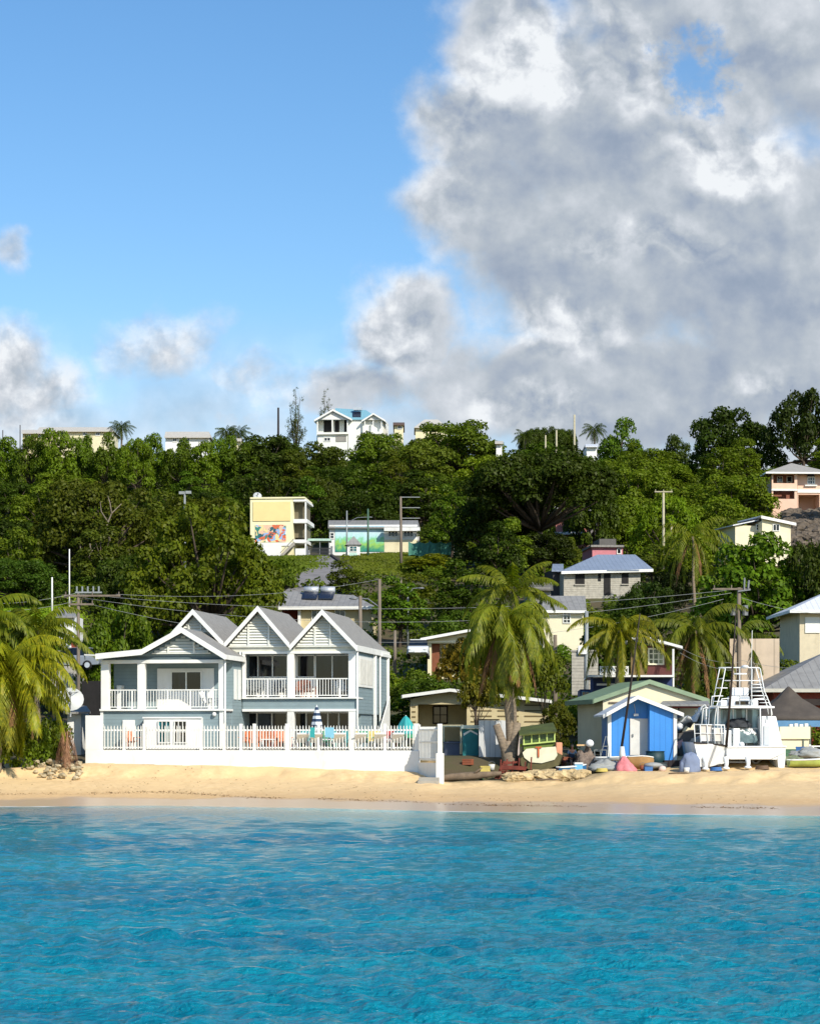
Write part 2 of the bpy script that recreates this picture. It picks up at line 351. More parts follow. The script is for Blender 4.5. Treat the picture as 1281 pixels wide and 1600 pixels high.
def ground_mat():
    m = bpy.data.materials.new('sand_and_earth'); m.use_nodes = True; t = NT(m.node_tree); b = t.n['Principled BSDF']
    g = t.new('ShaderNodeNewGeometry').outputs['Position']; sp = t.new('ShaderNodeSeparateXYZ'); t.l.new(g, sp.inputs[0]); z = sp.outputs[2]; y = sp.outputs[1]
    nf = t.noise(g, 3.0, 8, .7); nl = t.noise(g, .35, 5, .6); nc = t.noise(t.v('MULTIPLY', g, (1, 2.5, 1)), 1.1, 6, .65)
    dry = t.mix(t.mr(nf, .3, .7), s2l((212, 178, 128)), s2l((232, 200, 150)))
    dry = t.mix(t.mr(nl, .35, .7), dry, s2l((220, 188, 138)))
    dry = t.mix(t.mr(nc, .62, .75, 0, .35), dry, s2l((168, 132, 92)))
    wl = t.m('ADD', z, t.m('MULTIPLY', t.m('SUBTRACT', t.noise(t.v('MULTIPLY', g, (1, 1, 0)), .22, 4, .6), .5), .55))
    wet = t.mr(wl, .22, .40, 1, 0); damp = t.mr(wl, .36, .85, 1, 0)
    c = t.mix(t.m('MULTIPLY', damp, .45), dry, s2l((190, 148, 98)))
    c = t.mix(wet, c, s2l((190, 164, 134)))
    earth = t.mix(t.mr(nl, .35, .65), s2l((84, 72, 50)), s2l((76, 78, 42)))
    ry = t.m('ADD', y, t.m('MULTIPLY', nl, 6)); e_ = t.mr(t.m('ADD', ry, t.m('MULTIPLY', t.m('MULTIPLY', t.mr(sp.outputs[0], 1.0, 2.2), t.mr(sp.outputs[0], 9.5, 12.5, 1, 0)), 5.5)), 118.5, 121.0)  # brings dark earth forward mid-beach; its tone stands for shade as well as dirt
    c = t.mix(e_, c, earth); t.l.new(c, b.inputs['Base Color'])
    t.l.new(t.mr(wet, 0, 1, .9, .3), b.inputs['Roughness'])
    bn = t.new('ShaderNodeBump'); bn.inputs['Distance'].default_value = .06; t.l.new(t.mr(wet, 0, 1, .55, .03), bn.inputs['Strength'])
    t.l.new(t.m('ADD', nf, t.m('MULTIPLY', nc, 1.5)), bn.inputs['Height']); t.l.new(bn.outputs[0], b.inputs['Normal'])
    return m
vs, qs = fan(ys, us, ground_z)
o = bpy.data.objects.new('ground', np_mesh('ground', vs, qs, ground_mat())); COL.objects.link(o)
setp(o, 'golden sand beach rising to the dark earth of the hillside', 'ground', kind='structure')
o.data.polygons.foreach_set('use_smooth', [True]*len(o.data.polygons))

# ------------------------------------------------------------------ sea
rs = np.random.RandomState(4)
def sea_z(X, Y):
    Z = np.zeros_like(X)
    for i in range(70):
        lam = .16*(9**rs.rand()); th = R(-84)+rs.randn()*R(34); k = 2*math.pi/lam
        amp = .0135*lam**.9*(.4+rs.rand())*(.5 if lam > .8 else 1); ph = rs.rand()*6.28
        cut = np.clip(1.6-Y*.012/lam, 0, 1)
        f = np.sin((X*math.cos(th)+Y*math.sin(th))*k+ph+1.8*vnoise(X, Y, lam*5, i))
        Z += amp*cut*(f+.25*np.abs(f))
    gust = .95+.45*vnoise(X, Y*1.4, 9, 33)+.35*vnoise(X, Y, 3.4, 34)
    sh = np.interp(X, SHX, SHY)
    swell = .07*np.exp(-((Y-sh+2.2+.8*vnoise(X, Y*0, 5, 9))/.5)**2)
    return Z*gust*np.clip((sh-Y)*.045+.06, .05, 1)+swell*np.clip(gust, 0, 1.2)
yy = [9.0]
while yy[-1] < 118: yy.append(yy[-1]*1.0036+.004)
us2 = np.concatenate([np.array([-4, -2, -1, -.6, -.45, -.36]), np.linspace(-.3, .3, 640), np.array([.36, .45, .6, 1, 2, 4])])
vs, qs = fan(np.array(yy), us2, sea_z)
def sea_mat():
    m = bpy.data.materials.new('sea_water'); m.use_nodes = True; t = NT(m.node_tree); b = t.n['Principled BSDF']
    g = t.new('ShaderNodeNewGeometry').outputs['Position']; sp = t.new('ShaderNodeSeparateXYZ'); t.l.new(g, sp.inputs[0]); x, y = sp.outputs[0], sp.outputs[1]
    # distance to the shore: the bottom shelves, so depth tints the water
    sdn = t.new('ShaderNodeAttribute'); sdn.attribute_name = 'shore'; sdist = sdn.outputs['Fac']
    big = t.noise(t.v('MULTIPLY', g, (.5, 1, 1)), .12, 4, .6)
    d = t.m('ADD', sdist, t.m('MULTIPLY', t.m('SUBTRACT', big, .5), 8))
    deep = t.mix(t.mr(big, .35, .65), s2l((0, 116, 142)), s2l((8, 137, 157)))
    mid = t.mix(t.mr(x, -16, 4), s2l((8, 110, 138)), s2l((22, 140, 146)))
    c1 = t.mix(t.mr(d, 3, 26), mid, deep)
    shal = s2l((160, 196, 182))  # pale shallows: thin water over sand, plus a whitish reflection in the colour
    c1 = t.mix(t.mr(sdist, .0, 4.2, .9, 0), c1, shal)
    t.l.new(c1, b.inputs['Base Color']); b.inputs['Roughness'].default_value = .12; b.inputs['IOR'].default_value = 1.33; b.inputs['Specular IOR Level'].default_value = .34
    rip = t.noise(t.v('MULTIPLY', g, (1, 1.5, 1)), 6.5, 5, .6, .1); rip2 = t.noise(t.v('MULTIPLY', g, (1, 1.5, 1)), 9, 3, .6)
    bn = t.new('ShaderNodeBump'); t.l.new(t.mr(sdist, 2, 20, .16, 1.0), bn.inputs['Strength']); bn.inputs['Distance'].default_value = .14
    t.l.new(t.m('ADD', rip, t.m('MULTIPLY', rip2, .35)), bn.inputs['Height']); t.l.new(bn.outputs[0], b.inputs['Normal'])
    # foam line where the ripples meet the sand
    fo = t.m('ADD', sdist, t.m('MULTIPLY', t.m('SUBTRACT', t.noise(t.v('MULTIPLY', g, (1, .6, 1)), .35, 6, .65), .5), 3.0))
    fm = t.m('MULTIPLY', t.mr(fo, -.3, .1), t.mr(fo, .3, 1.7, 1, 0)); fm = t.m('MULTIPLY', fm, t.mr(t.noise(g, 2.5, 5, .7), .3, .52))
    em = t.new('ShaderNodeBsdfDiffuse'); em.inputs[0].default_value = (.75, .8, .8, 1)
    mx = t.new('ShaderNodeMixShader'); t.l.new(fm, mx.inputs[0]); t.l.new(b.outputs[0], mx.inputs[1]); t.l.new(em.outputs[0], mx.inputs[2])
    t.l.new(mx.outputs[0], t.n['Material Output'].inputs[0]); return m
SEA = sea_mat()
me_ = np_mesh('sea', vs, qs, SEA); at_ = me_.attributes.new('shore', 'FLOAT', 'POINT'); at_.data.foreach_set('value', (np.interp(vs[:, 0], SHX, SHY)+.5*vnoise(vs[:, 0], vs[:, 0]*0, 7, 3)-vs[:, 1]).astype(np.float32))
o = bpy.data.objects.new('sea', me_); COL.objects.link(o)
o.data.polygons.foreach_set('use_smooth', [True]*len(o.data.polygons))
setp(o, 'choppy turquoise and blue sea in front of the beach', 'sea', kind='structure')
# ------------------------------------------------------------------ the beach house
b = Bld('beach_house', 'white and slate blue two storey beach house with four gables behind the sea wall', 'house', 557, 1190, 120, -9.3)
hl = b.L; rt = b.root
ZF = 2.62-b.F.o.z                                     # terrace floor
def hz(py, px=470, l=0): return b.L(px, py, l).z
X = lambda px, l=0: b.F.lx(px, l)
WL = -4.0
xa0, xa1 = X(158, WL), X(350, WL); xc = X(378.4); xcd0, xcd1 = X(449), X(459.5); xd = X(557)
zs = hz(1089.5); zsb = hz(1092); zb1 = hz(1107.8); zb1b = hz(1111.8); zt = hz(1017.6); ztb = hz(1021.5)
zlo = ZF-1.2
# walls
mb = MB()
mb.box(xc-.02, xd-.12, 1.9, 9.2, zlo, zt+.15)                          # main block behind the balconies
mb.box(xc-4.6, xc-.025, .02, 9.2, zlo, zt+.1)                            # block behind the front wing, under the second gable
mb.box(xc+.02, xd-.05, .05, .3, zb1, zsb)                             # band between the storeys
mb.box(xc+.02, xd-.05, .06, .3, zt, zt+.42)                           # band below the gables
mb.box(xd-.16, xd-.02, .35, 8.6, zs-.9, zt+.3)                          # right side wall, upper storey
mb.box(xd-.05, xd+.08, 7.2, 9.4, zlo, zt-.05)                          # rear right wing
W_ = mb.build('wall', SLB, rt)
# front wing walls
zw0, zw1 = hz(1111, 250, WL), hz(1126, 250, WL); zA = hz(1031, 250, WL); zAs = hz(1107.7, 250, WL)
mb = MB()
mb.box(xa0+.12, xa1-.02, WL+2.0, .0, zlo, zA+.3)
mb.box(xa0+.12, X(254), 0.0, 5.0, zlo, zA+.3)
mb.box(xa0+.1, xa1-.08, WL+.06, WL+1.99, zlo, zw0-.01)                  # ground storey of the wing
mb.box(xa0+.1, xa1-.08, WL+.07, WL+.3, zA+.002, zA+.32)
mb.box(xa1-.13, xa1-.02, WL+.35, WL+2.0, zA-.1, zA+.3)
o = mb.build('wing_wall', SLB, rt)
# slabs, beams and columns (white)
def col(name, x0, x1, l0, l1, z0, z1, m=WHT, par=None):
    return MB().box(x0, x1, l0, l1, z0, z1).build(name, m, par or rt, bevel=.015)
col('balcony_slab', xc+.01, xd+.02, -.12, 1.9, zsb, zs); col('balcony_slab', xa0-.05, xa1+.03, WL-.12, WL+2.0, zw0, zAs)
col('beam', xc+.01, xd+.02, -.05, .32, ztb, zt); col('beam', xc+.01, xd+.02, -.05, .32, zb1b, zb1)
col('beam', xa0-.02, xa1+.0, WL-.04, WL+.32, hz(1036.4, 250, WL), zA)
col('ceiling', xc+.03, xd-.17, .33, 1.89, zt-.06, zt+.02); col('ceiling', xc+.03, xd-.1, .31, 1.89, zb1b+.05, zb1-.02); col('ceiling', xa0+.1, xa1-.15, WL+.33, WL+1.99, zA-.1, zA-.02)
for (a, c_, l, z0, z1) in ((xcd0, xcd1, -.03, zs, ztb), (X(544.5), xd, -.03, zs, ztb), (xcd0, xcd1, -.03, zlo, zb1b), (X(544.5), xd, -.03, zlo, zb1b),
                           (xc, X(383), -.03, zs, ztb), (xa0, X(170.3, WL), WL, zAs, hz(1036.4, 250, WL)), (X(214.9, WL), X(226.2, WL), WL, zAs, hz(1036.4, 250, WL)),
                           (X(341.5, WL), xa1, WL, zAs, hz(1036.4, 250, WL)), (xa0-.03, X(161.5, WL), WL-.02, zlo, zw0), (X(343, WL), xa1, WL-.02, zlo, zw0)):
    col('column', a, c_, l, l+.38, z0, z1)
col('sunlit_wall_patch', X(170.3, WL)+.02, X(178, WL), WL+1.4, WL+1.99, zAs, hz(1070, 172, WL))  # white block stands for the sunlit lower part of the inner wall
for x_, l, z0, z1 in ((xd+.06, -.05, zlo, zt), (xa1+.07, WL-.02, zlo, zA+.1), (xc-.1, -.02, zs, zt), (xd+.06, 5.6, zlo, zt), (xd+.16, 9.3, zlo, zt), (xd+.06, 7.0, zlo, zt)):
    MB().tube([(x_, l, z0), (x_, l, z1)], .055, 8).build('downpipe', WHT, rt, True)
# right side: framed panel, corner boards, outside stair
pn = MB(); pn.box(xd-.01, xd+.05, .7, 4.9, zt-1.95, zt-.25); pan = pn.build('side_window', WHT, rt)
f = MB()
for a in (.85, 2.85): f.box(xd+.052, xd+.06, a, a+1.85, zt-1.8, zt-.4)
f.build('shutter', pm('cream_shutter', (226, 222, 210), .6), pan)
f = MB(); f.box(xd-.02, xd+.04, 5.35, 5.5, zlo, zt+.1); f.box(xd-.02, xd+.04, 7.05, 7.18, zlo, zt+.1); f.box(xd+.082, xd+.12, 9.15, 9.44, zlo, zt)
f.build('corner_board', WHT, rt)
st = MB(); n = 10
for i in range(n):
    zz = ZF+.05+(zs-ZF-.2)*i/n; l_ = 5.3+3.4*i/n; st.box(xd+.1, xd+.22, l_, l_+.36, zz, zz+.06)
st.slab([(xd+.225, 5.2, ZF), (xd+.225, 8.8, zs-.05), (xd+.225, 8.8, zs-.45), (xd+.225, 5.4, ZF-.05)], (.05, 0, 0))
st.slab([(xd+.28, 5.2, ZF), (xd+.28, 5.2, ZF+.95), (xd+.28, 8.8, zs+.2), (xd+.28, 8.8, ZF)], (.06, 0, 0))
st.build('outside_stair', WHT, rt)
# glazed doors
def slider(x0, x1, z0, z1, l, n, sill=None, name='sliding_door', gm=None, par=None, fw=.07):
    m = MB(); m.box(x0, x1, l-.09, l-.002, z1-fw, z1)
    zz = sill if sill is not None else z0
    m.box(x0, x1, l-.09, l-.002, zz-fw*.5, zz+fw*.5)
    for i in range(n+1):
        x = x0+(x1-x0)*i/n; m.box(x-fw/2, x+fw/2, l-.1, l-.003, zz+fw*.5, z1-fw)
    o = m.build(name, WHT, par or rt)
    for i in range(n):
        p0 = x0+(x1-x0)*i/n+fw/2; p1 = x0+(x1-x0)*(i+1)/n-fw/2
        MB().box(p0, p1, l-.04-.02*(i % 2), l-.01, zz+fw/2, z1-fw).build('pane', gm or GLS, o)
    return o
B = 1.9
zd1 = hz(1023, 500, B)
slider(X(381, B), X(449.5, B), zs, zd1, B, 3, hz(1058, 430, B)); col('sill_panel', X(381, B), X(449.5, B), B-.07, B-.004, zs, hz(1059, 430, B), WHW)
slider(X(465, B), X(492, B), zs, zd1, B, 1, hz(1058, 480, B)); col('sill_panel', X(463, B), X(492, B), B-.07, B-.004, zs, hz(1059, 480, B), WHW)
slider(X(493.5, B), X(546, B), zs, zd1, B, 2)
col('door_jamb', X(459, B), X(464, B), B-.08, B-.004, zs, zd1); 
zg1 = hz(1112.5, 500, B)
slider(X(379, B), X(449, B), ZF, zg1, B, 3); slider(X(462, B), X(547, B), ZF, zg1, B, 5)
# wing upper: white box round twin window, lower bay
l = WL+2.0
zwf = hz(1105.5, 290, l)
mb = MB(); mb.box(X(247, l), X(335, l), l-.12, l-.003, zAs, hz(1044.5, 290, l)); wb = mb.build('window_surround', WHW, rt)
slider(X(268.5, l-.12), X(315.2, l-.12), zwf, hz(1048.5, 290, l), l-.12, 2, hz(1078.5, 290, l), 'window', par=rt)
mb = MB(); mb.box(X(225, WL-.35), X(314.5, WL-.35), WL-.35, WL+.059, zlo, hz(1121.3, 270, WL-.35)); mb.box(X(223.5, WL-.35), X(316, WL-.35), WL-.42, WL-.352, hz(1122.5, 270, WL), hz(1120.3, 270, WL))
mb.build('bay', WHW, rt)
for a, c_, g in ((247.7, 267.6, GLST), (273, 293, GLS)):
    o = b.win(a, 1126, c_, 1161, WL-.352, 3, 2, WHT, g, .05)
col('side_panel', X(192, WL+.0), X(211, WL), WL-.02, WL+.059, zlo, hz(1125, 200, WL), WHW)
# side windows of the wing
o = MB(); 
for a in (WL+2.3, WL+3.2): o.box(xa1-.019, xa1+.03, a, a+.55, zA-2.1, zA-.45)
o.build('side_window', WHT, rt)
# railings
def railing(x0, x1, z0, h, l, name='balcony_railing', sp=.155, par=None, M=WHT):
    m = MB(); m.box(x0, x1, l-.03, l+.03, z0+h-.06, z0+h); m.box(x0, x1, l-.025, l+.025, z0+.08, z0+.13)
    n = max(1, int((x1-x0)/sp))
    for i in range(n+1):
        x = x0+(x1-x0)*i/n; w = .045 if i in (0, n) or i % 8 == 0 else .017; m.box(x-w, x+w, l-.02, l+.02, z0+(0 if w > .03 else .13), z0+h-.06)
    return m.build(name, M, par or rt)
railing(X(383), xcd0, zs, 1.05, .08); railing(xcd1, X(544.5), zs, 1.05, .08)
railing(X(170.3, WL), X(214.9, WL), zAs, 1.05, WL+.12); railing(X(226.2, WL), X(341.5, WL), zAs, 1.05, WL+.12)
# gable roofs B, C, D
G0 = -.55
def gableroof(pl, pa, pr, lend, l0=G0, hipb=2.6, th=.16):
    A, Bp, D = hl(*pl, l0), hl(*pa, l0), hl(*pr, l0); A.z = D.z = (A.z+D.z)/2
    Bp.x = Bp.x; m = MB(); t = Vector((0, 0, -th)); y1 = Vector((0, lend-l0, 0)); Rb = Bp+Vector((0, lend-l0-hipb, 0))
    m.slab([A, Bp, Rb, A+y1], t); m.slab([Bp, D, D+y1, Rb], t); m.slab([A+y1, Rb, D+y1], t)
    o = m.build('roof', SHG, rt)
    f = MB(); q = Vector((0, -.06, .035)); dn = Vector((0, 0, -.3)); th2 = (0, .058, 0)
    f.slab([A+q, Bp+q, Bp+q+dn, A+q+dn], th2); f.slab([Bp+q, D+q, D+q+dn, Bp+q+dn], th2)
    f.build('barge_board', WHT, o); return A, Bp, D, o
def louvers(A, Bp, D, l, zb, splits, inset=.25, name='gable_louver'):
    """slatted gable panel set under the roof"""
    m = MB(); wtop = Bp.z-.42
    def half(z):
        t = (Bp.z-.26-z)/(Bp.z-A.z); return Bp.x-(Bp.x-A.x)*t+inset*.05, Bp.x+(D.x-Bp.x)*t-inset*.05
    z = zb+.06
    while z < wtop:
        a, c_ = half(z)
        if c_-a > .12: m.slab([(a, l-.09, z-.05), (c_, l-.09, z-.05), (c_, l-.01, z+.065), (a, l-.01, z+.065)], (0, -.012, .012))
        z += .155
    a, c_ = half(zb); m.box(a, c_, l-.12, l-.001, zb-.07, zb)
    for s_ in splits:
        x = a+(c_-a)*s_; h0, h1 = half(zb)
        zt_ = Bp.z-.4-(abs(x-Bp.x)/((D.x-Bp.x) if x > Bp.x else (Bp.x-A.x)))*(Bp.z-A.z)
        m.box(x-.05, x+.05, l-.13, l-.002, zb, zt_)
    o = m.build(name, pm('louver_white', (226, 226, 216), .6, .05), rt)
    g = MB(); a, c_ = half(zb-.3); g.slab([(a+.02, l, zb-.34), (c_-.02, l, zb-.34), (c_-.12, l, zb-.1), (Bp.x, l, Bp.z-.24), (a+.12, l, zb-.1)], (0, .12, 0)); g.build('gable_wall', pm('gable_backing', (214, 212, 196), .8, .1), rt)
gB = gableroof((254, 1004), (301.4, 952.6), (349.5, 1004), 9.6); louvers(gB[0], gB[1], gB[2], -.02, hz(985), (.3, .7))
gC = gableroof((350, 1005.5), (402.8, 947.5), (452.5, 1006.5), 9.9); louvers(gC[0], gC[1], gC[2], .0, hz(1009), (.33, .67))
gD = gableroof((452.8, 1006.5), (503.3, 953), (556.5, 1011), 9.9); louvers(gD[0], gD[1], gD[2], .0, hz(1009), (.33, .6))
f = MB(); f.box(gD[2].x-.02, gD[2].x+.06, G0, 9.9, gD[2].z-.3, gD[2].z+.02); f.box(xd-.1, xd+.22, 7.0, 9.9, zt-.05, zt+.12); f.build('gutter', WHT, gD[3])
# roof A, with its low left skirt
l0 = WL-.6
p0, p1, p2, p3 = hl(150, 1022.5, l0), hl(221.7, 1015.5, l0), hl(284, 981, l0), hl(352, 1023, l0)
m = MB(); t = Vector((0, 0, -.14)); yy1 = Vector((0, 9.8, 0)); y2 = Vector((0, 4.2-G0+.2, 0)); y3 = Vector((0, 4.6, 0))
m.slab([p0, p1, p1+yy1, p0+yy1], t); m.slab([p1, p2, p2+y3, p1+y3], t); m.slab([p2, p3, p3+y3, p2+y3], t)
ro = m.build('roof', SHG, rt)
f = MB(); q = Vector((0, -.06, .035)); dn = Vector((0, 0, -.3))
for a, c_ in ((p0, p1), (p1, p2), (p2, p3)): f.slab([a+q, c_+q, c_+q+dn, a+q+dn], (0, .058, 0))
f.box(p3.x-.02, p3.x+.05, l0, l0+4.5, p3.z-.24, p3.z+.01); pe = hl(132, 1021.9, l0+.6); f.slab([pe, p0+Vector((0, .4, 0)), p0+Vector((0, 2, 0)), pe+Vector((0, 1.2, 0))], (0, 0, -.08))
f.build('barge_board', WHT, ro)
m = MB(); zz = hz(1021.5, 250, WL); zb_ = zA+.31
z = zb_+.12; A_ = p1; 
def halfA(z):
    tl = (p2.z-.38-z)/(p2.z-p1.z); tr = (p2.z-.38-z)/(p2.z-p3.z)
    return max(p2.x-(p2.x-p1.x)*tl, X(222, WL)), p2.x+(p3.x-p2.x)*tr-.1
while z < p2.z-.45:
    a, c_ = halfA(z)
    if c_-a > .1: m.slab([(a, WL-.09, z-.05), (c_, WL-.09, z-.05), (c_, WL-.01, z+.065), (a, WL-.01, z+.065)], (0, -.012, .012))
    z += .155
for px in (264, 304): x = X(px, WL); m.box(x-.05, x+.05, WL-.13, WL-.002, zb_, p2.z-.45-abs(x-p2.x)*.55)
a, c_ = halfA(zb_+.05); m.box(a, c_, WL-.12, WL-.001, zb_, zb_+.06)
m.build('gable_louver', MATS['louver_white'], rt)
MB().slab([(xa0+.1, WL+.06, zA+.2), (xa1-.1, WL+.06, zA+.2), (p3.x-.3, WL+.06, p3.z-.25), (p2.x, WL+.06, p2.z-.2), (p1.x, WL+.06, p1.z-.2), (xa0+.1, WL+.06, p0.z-.2)], (0, .1, 0)).build('gable_wall', SLBF, rt)
# small lamps
for px, py, l in ((335, 1116, WL-.06), (548, 1140, -.05)):
    p = hl(px, py, l); MB().ell(p, .12, .1, .12, 10, 6).build('wall_lamp', WHT, rt, True)

# ------------------------------------------------------------------ sea wall with picket fence and gate
s = Bld('sea_wall', 'white sea wall with a picket fence and gate in front of the beach house', 'wall', 652, 1201, 113.4, -9.3)
sl_ = s.L; SX = lambda px, l=0: s.F.lx(px, l)
zw = lambda py, px=400, l=0: s.L(px, py, l).z
x0, x1 = SX(133.6), SX(655); zc0 = s.L(133.6, 1169.5, 0).z; zc1 = s.L(652, 1175.5, 0).z; zc = (zc0+zc1)/2
MB().box(x0, x1, 0, .32, zc-2.6, zc).build('wall', WHW, s.root, bevel=.03)
MB().box(x0, SX(158.3), .01, .3, zc+.001, zw(1118, 145)).build('end_wall', WHW, s.root, bevel=.02)
s.box('terrace', 140, 1170, 650, 1176, .33, 9, CON)
hp = 1.28
posts = [158.5, 193.5, 225, 314, 350, 376, 397, 449, 497.5, 549.5, 601, 650]
for i, px in enumerate(posts):
    x = SX(px); w_ = .16 if px not in (449, 549.5, 650) else .24
    MB().box(x-w_/2, x+w_/2, .05, .05+w_, zc, zc+hp+.12).build('fence_post', WHT, s.root)
for i in range(len(posts)-1):
    a, c_ = SX(posts[i])+.09, SX(posts[i+1])-.09; m = MB(); n = max(2, round((c_-a)/.165))
    m.box(a, c_, .1, .14, zc+.12, zc+.18); m.box(a, c_, .1, .14, zc+hp-.26, zc+hp-.18)
    for k in range(n):
        x = a+(c_-a)*(k+.5)/n; m.box(x-.022, x+.022, .06, .1, zc+.05, zc+hp-.04); m.add([(x-.022, .06, zc+hp-.04), (x+.022, .06, zc+hp-.04), (x, .06, zc+hp+.03), (x-.022, .1, zc+hp-.04), (x+.022, .1, zc+hp-.04), (x, .1, zc+hp+.03)], [(0, 1, 2), (5, 4, 3), (1, 4, 5, 2), (0, 2, 5, 3)])
    m.build('picket_panel', WHT, s.root)
# return side with gate, steps and end pillar towards the sand
pA = Vector((SX(656), 0, 0)); pe = s.L(687, 1223, -2.1)
m = MB(); zt_ = zc+hp-.05; P1 = Vector((pe.x-.1, pe.y, 0)); n = 13
for k in range(n+1):
    p = pA.lerp(P1, k/n); m.box(p.x-.03, p.x+.03, p.y-.02, p.y+.02, zc-.5, zt_+(.12 if k in (0, n) else 0))
for z in (zc-.42, zc+.45, zt_-.15): m.bar((pA.x, pA.y-.02, z), (P1.x, P1.y-.02, z), .05, .07)
m.build('gate', WHT, s.root)
pz = pe.z
MB().box(pe.x-.1, pe.x+.12, pe.y-.11, pe.y+.11, pz-.3, s.L(687, 1131, -2.1).z).build('pillar', WHW, s.root, bevel=.02)
MB().box(pe.x-.18, pe.x+.2, pe.y-.15, pe.y+.15, pz-.3, s.L(687, 1177, -2.1).z).build('pillar_base', WHW, s.root, bevel=.02)
m = MB()
for k in range(2): m.box(pA.x+.3, pe.x+.0, pe.y-.5+.3*k, pe.y+.5, pz-.4, pz+.1+.17*k)
m.build('step', CON, s.root)
m = MB(); m.slab([(pA.x-.1, -.02, zc-2.6), (P1.x, P1.y, zc-2.6), (P1.x, P1.y, zc-.62), (pA.x-.1, -.02, zc-.62)], (-.02, .2, 0)); m.build('return_wall', WHW, s.root)
TZ = s.F.o.z+zc
# ------------------------------------------------------------------ vegetation
def leaf_mat(name, base, trans=.28, var=.35, scale=.6, gloss=.25):
    m = bpy.data.materials.new(name); m.use_nodes = True; t = NT(m.node_tree); t.n.remove(t.n['Principled BSDF'])
    oi = t.new('ShaderNodeObjectInfo'); g = t.new('ShaderNodeNewGeometry').outputs['Position']
    n = t.noise(g, scale, 3, .6); n2 = t.noise(g, scale*7, 2, .5)
    c = t.mix(t.mr(n, .35, .65), tuple(x*(1-var) for x in base), tuple(x*(1+var) for x in base))
    c = t.mix(t.mr(n2, .45, .7), c, (base[0]*1.7, base[1]*1.4, base[2]*1.0))  # speckle of yellow-green highlights put into the leaf colour
    c = t.mix(1.0, c, oi.outputs['Color'], 'MULTIPLY')
    d = t.new('ShaderNodeBsdfDiffuse'); t.l.new(c, d.inputs[0]); tr = t.new('ShaderNodeBsdfTranslucent')
    t.l.new(t.mix(1.0, c, (1.3, 1.5, .5), 'MULTIPLY'), tr.inputs[0])
    m1 = t.new('ShaderNodeMixShader'); m1.inputs[0].default_value = trans; t.l.new(d.outputs[0], m1.inputs[1]); t.l.new(tr.outputs[0], m1.inputs[2])
    gl = t.new('ShaderNodeBsdfGlossy'); gl.inputs['Roughness'].default_value = .5; gl.inputs['Color'].default_value = (.5, .5, .4, 1)
    m2 = t.new('ShaderNodeMixShader'); m2.inputs[0].default_value = gloss*.22; t.l.new(m1.outputs[0], m2.inputs[1]); t.l.new(gl.outputs[0], m2.inputs[2])
    t.l.new(m2.outputs[0], t.n['Material Output'].inputs[0]); return m
LEAF = leaf_mat('leaves', (.088, .120, .011), trans=.28, gloss=.1); PLEAF = leaf_mat('palm_leaves', (.145, .165, .010), .35, .35, .9, .2)
DEADF = pm('dead_fronds', (128, 92, 58), .9, .4, 2)
BARK = pm('bark', (78, 66, 54), .9, .35, 3, .6, stretch=(1, 1, .3)); PBARK = pm('palm_bark', (138, 122, 102), .9, .3, 4, .7, stretch=(1, 1, 3))
def leafquads(cen, nor, size, rs, asp=.6):
    n = len(cen); nor = nor/np.maximum(np.linalg.norm(nor, axis=1, keepdims=True), 1e-6)
    r = rs.randn(n, 3); a = r-nor*(r*nor).sum(1, keepdims=True); a /= np.maximum(np.linalg.norm(a, axis=1, keepdims=True), 1e-6); b_ = np.cross(nor, a)
    s_ = (size*(.6+.8*rs.rand(n)))[:, None]*.5 if np.ndim(size) == 0 else (size*(.6+.8*rs.rand(n)))[:, None]*.5
    a = a*s_; b_ = b_*s_*asp
    v = np.stack([cen-a, cen-b_*1.0-a*.1, cen+a, cen+b_-a*.1], 1).reshape(-1, 3)
    return v, np.arange(n*4).reshape(-1, 4)
def blob_leaves(cs, rr, n, size, rs, zsq=.8, low=-.35, asp=.6, inner=.25):
    """leaves over the outer part of a set of clump balls"""
    cs = np.asarray(cs, float); rr = np.asarray(rr, float); p = rr**2/np.sum(rr**2); idx = rs.choice(len(cs), n, p=p)
    d = rs.randn(n, 3); d /= np.linalg.norm(d, axis=1, keepdims=True)
    fl = d[:, 2] < low; d[fl, 2] *= -1
    rad = np.where(rs.rand(n) < inner, rs.rand(n)*.8+.1, .78+.3*rs.rand(n)+.1*np.sin(d[:, 0]*9+idx)*np.sin(d[:, 1]*8))
    cen = cs[idx]+d*(rr[idx]*rad)[:, None]*np.array([1, 1, zsq])
    nor = d+rs.randn(n, 3)*.55+np.array([0, 0, .35])
    return leafquads(cen, nor, size, rs, asp)
def make_crown(seed, R_, Hc, zc_, nl, lr, n, size, flat=0.0, droop=0):
    rs = np.random.RandomState(seed); cs = []; rr = []
    for i in range(nl):
        a = i*2.4+rs.rand()*.8; q = ((i+.5)/nl); ph = q**.5*(1.5 if flat else 1.95)
        x, y, z = math.sin(ph)*math.cos(a), math.sin(ph)*math.sin(a), math.cos(ph)
        k = .72+.35*rs.rand()
        cs.append((x*R_*k, y*R_*k, zc_+z*Hc*k*(1-flat*.5)-(.25*R_ if i > nl*.75 else 0)*rs.rand())); rr.append(lr*(.65+.7*rs.rand()))
    cs.append((0, 0, zc_)); rr.append(R_*.45)
    v, f = blob_leaves(cs, rr, n, size, rs)
    return np_mesh('crown', v, f, LEAF), cs
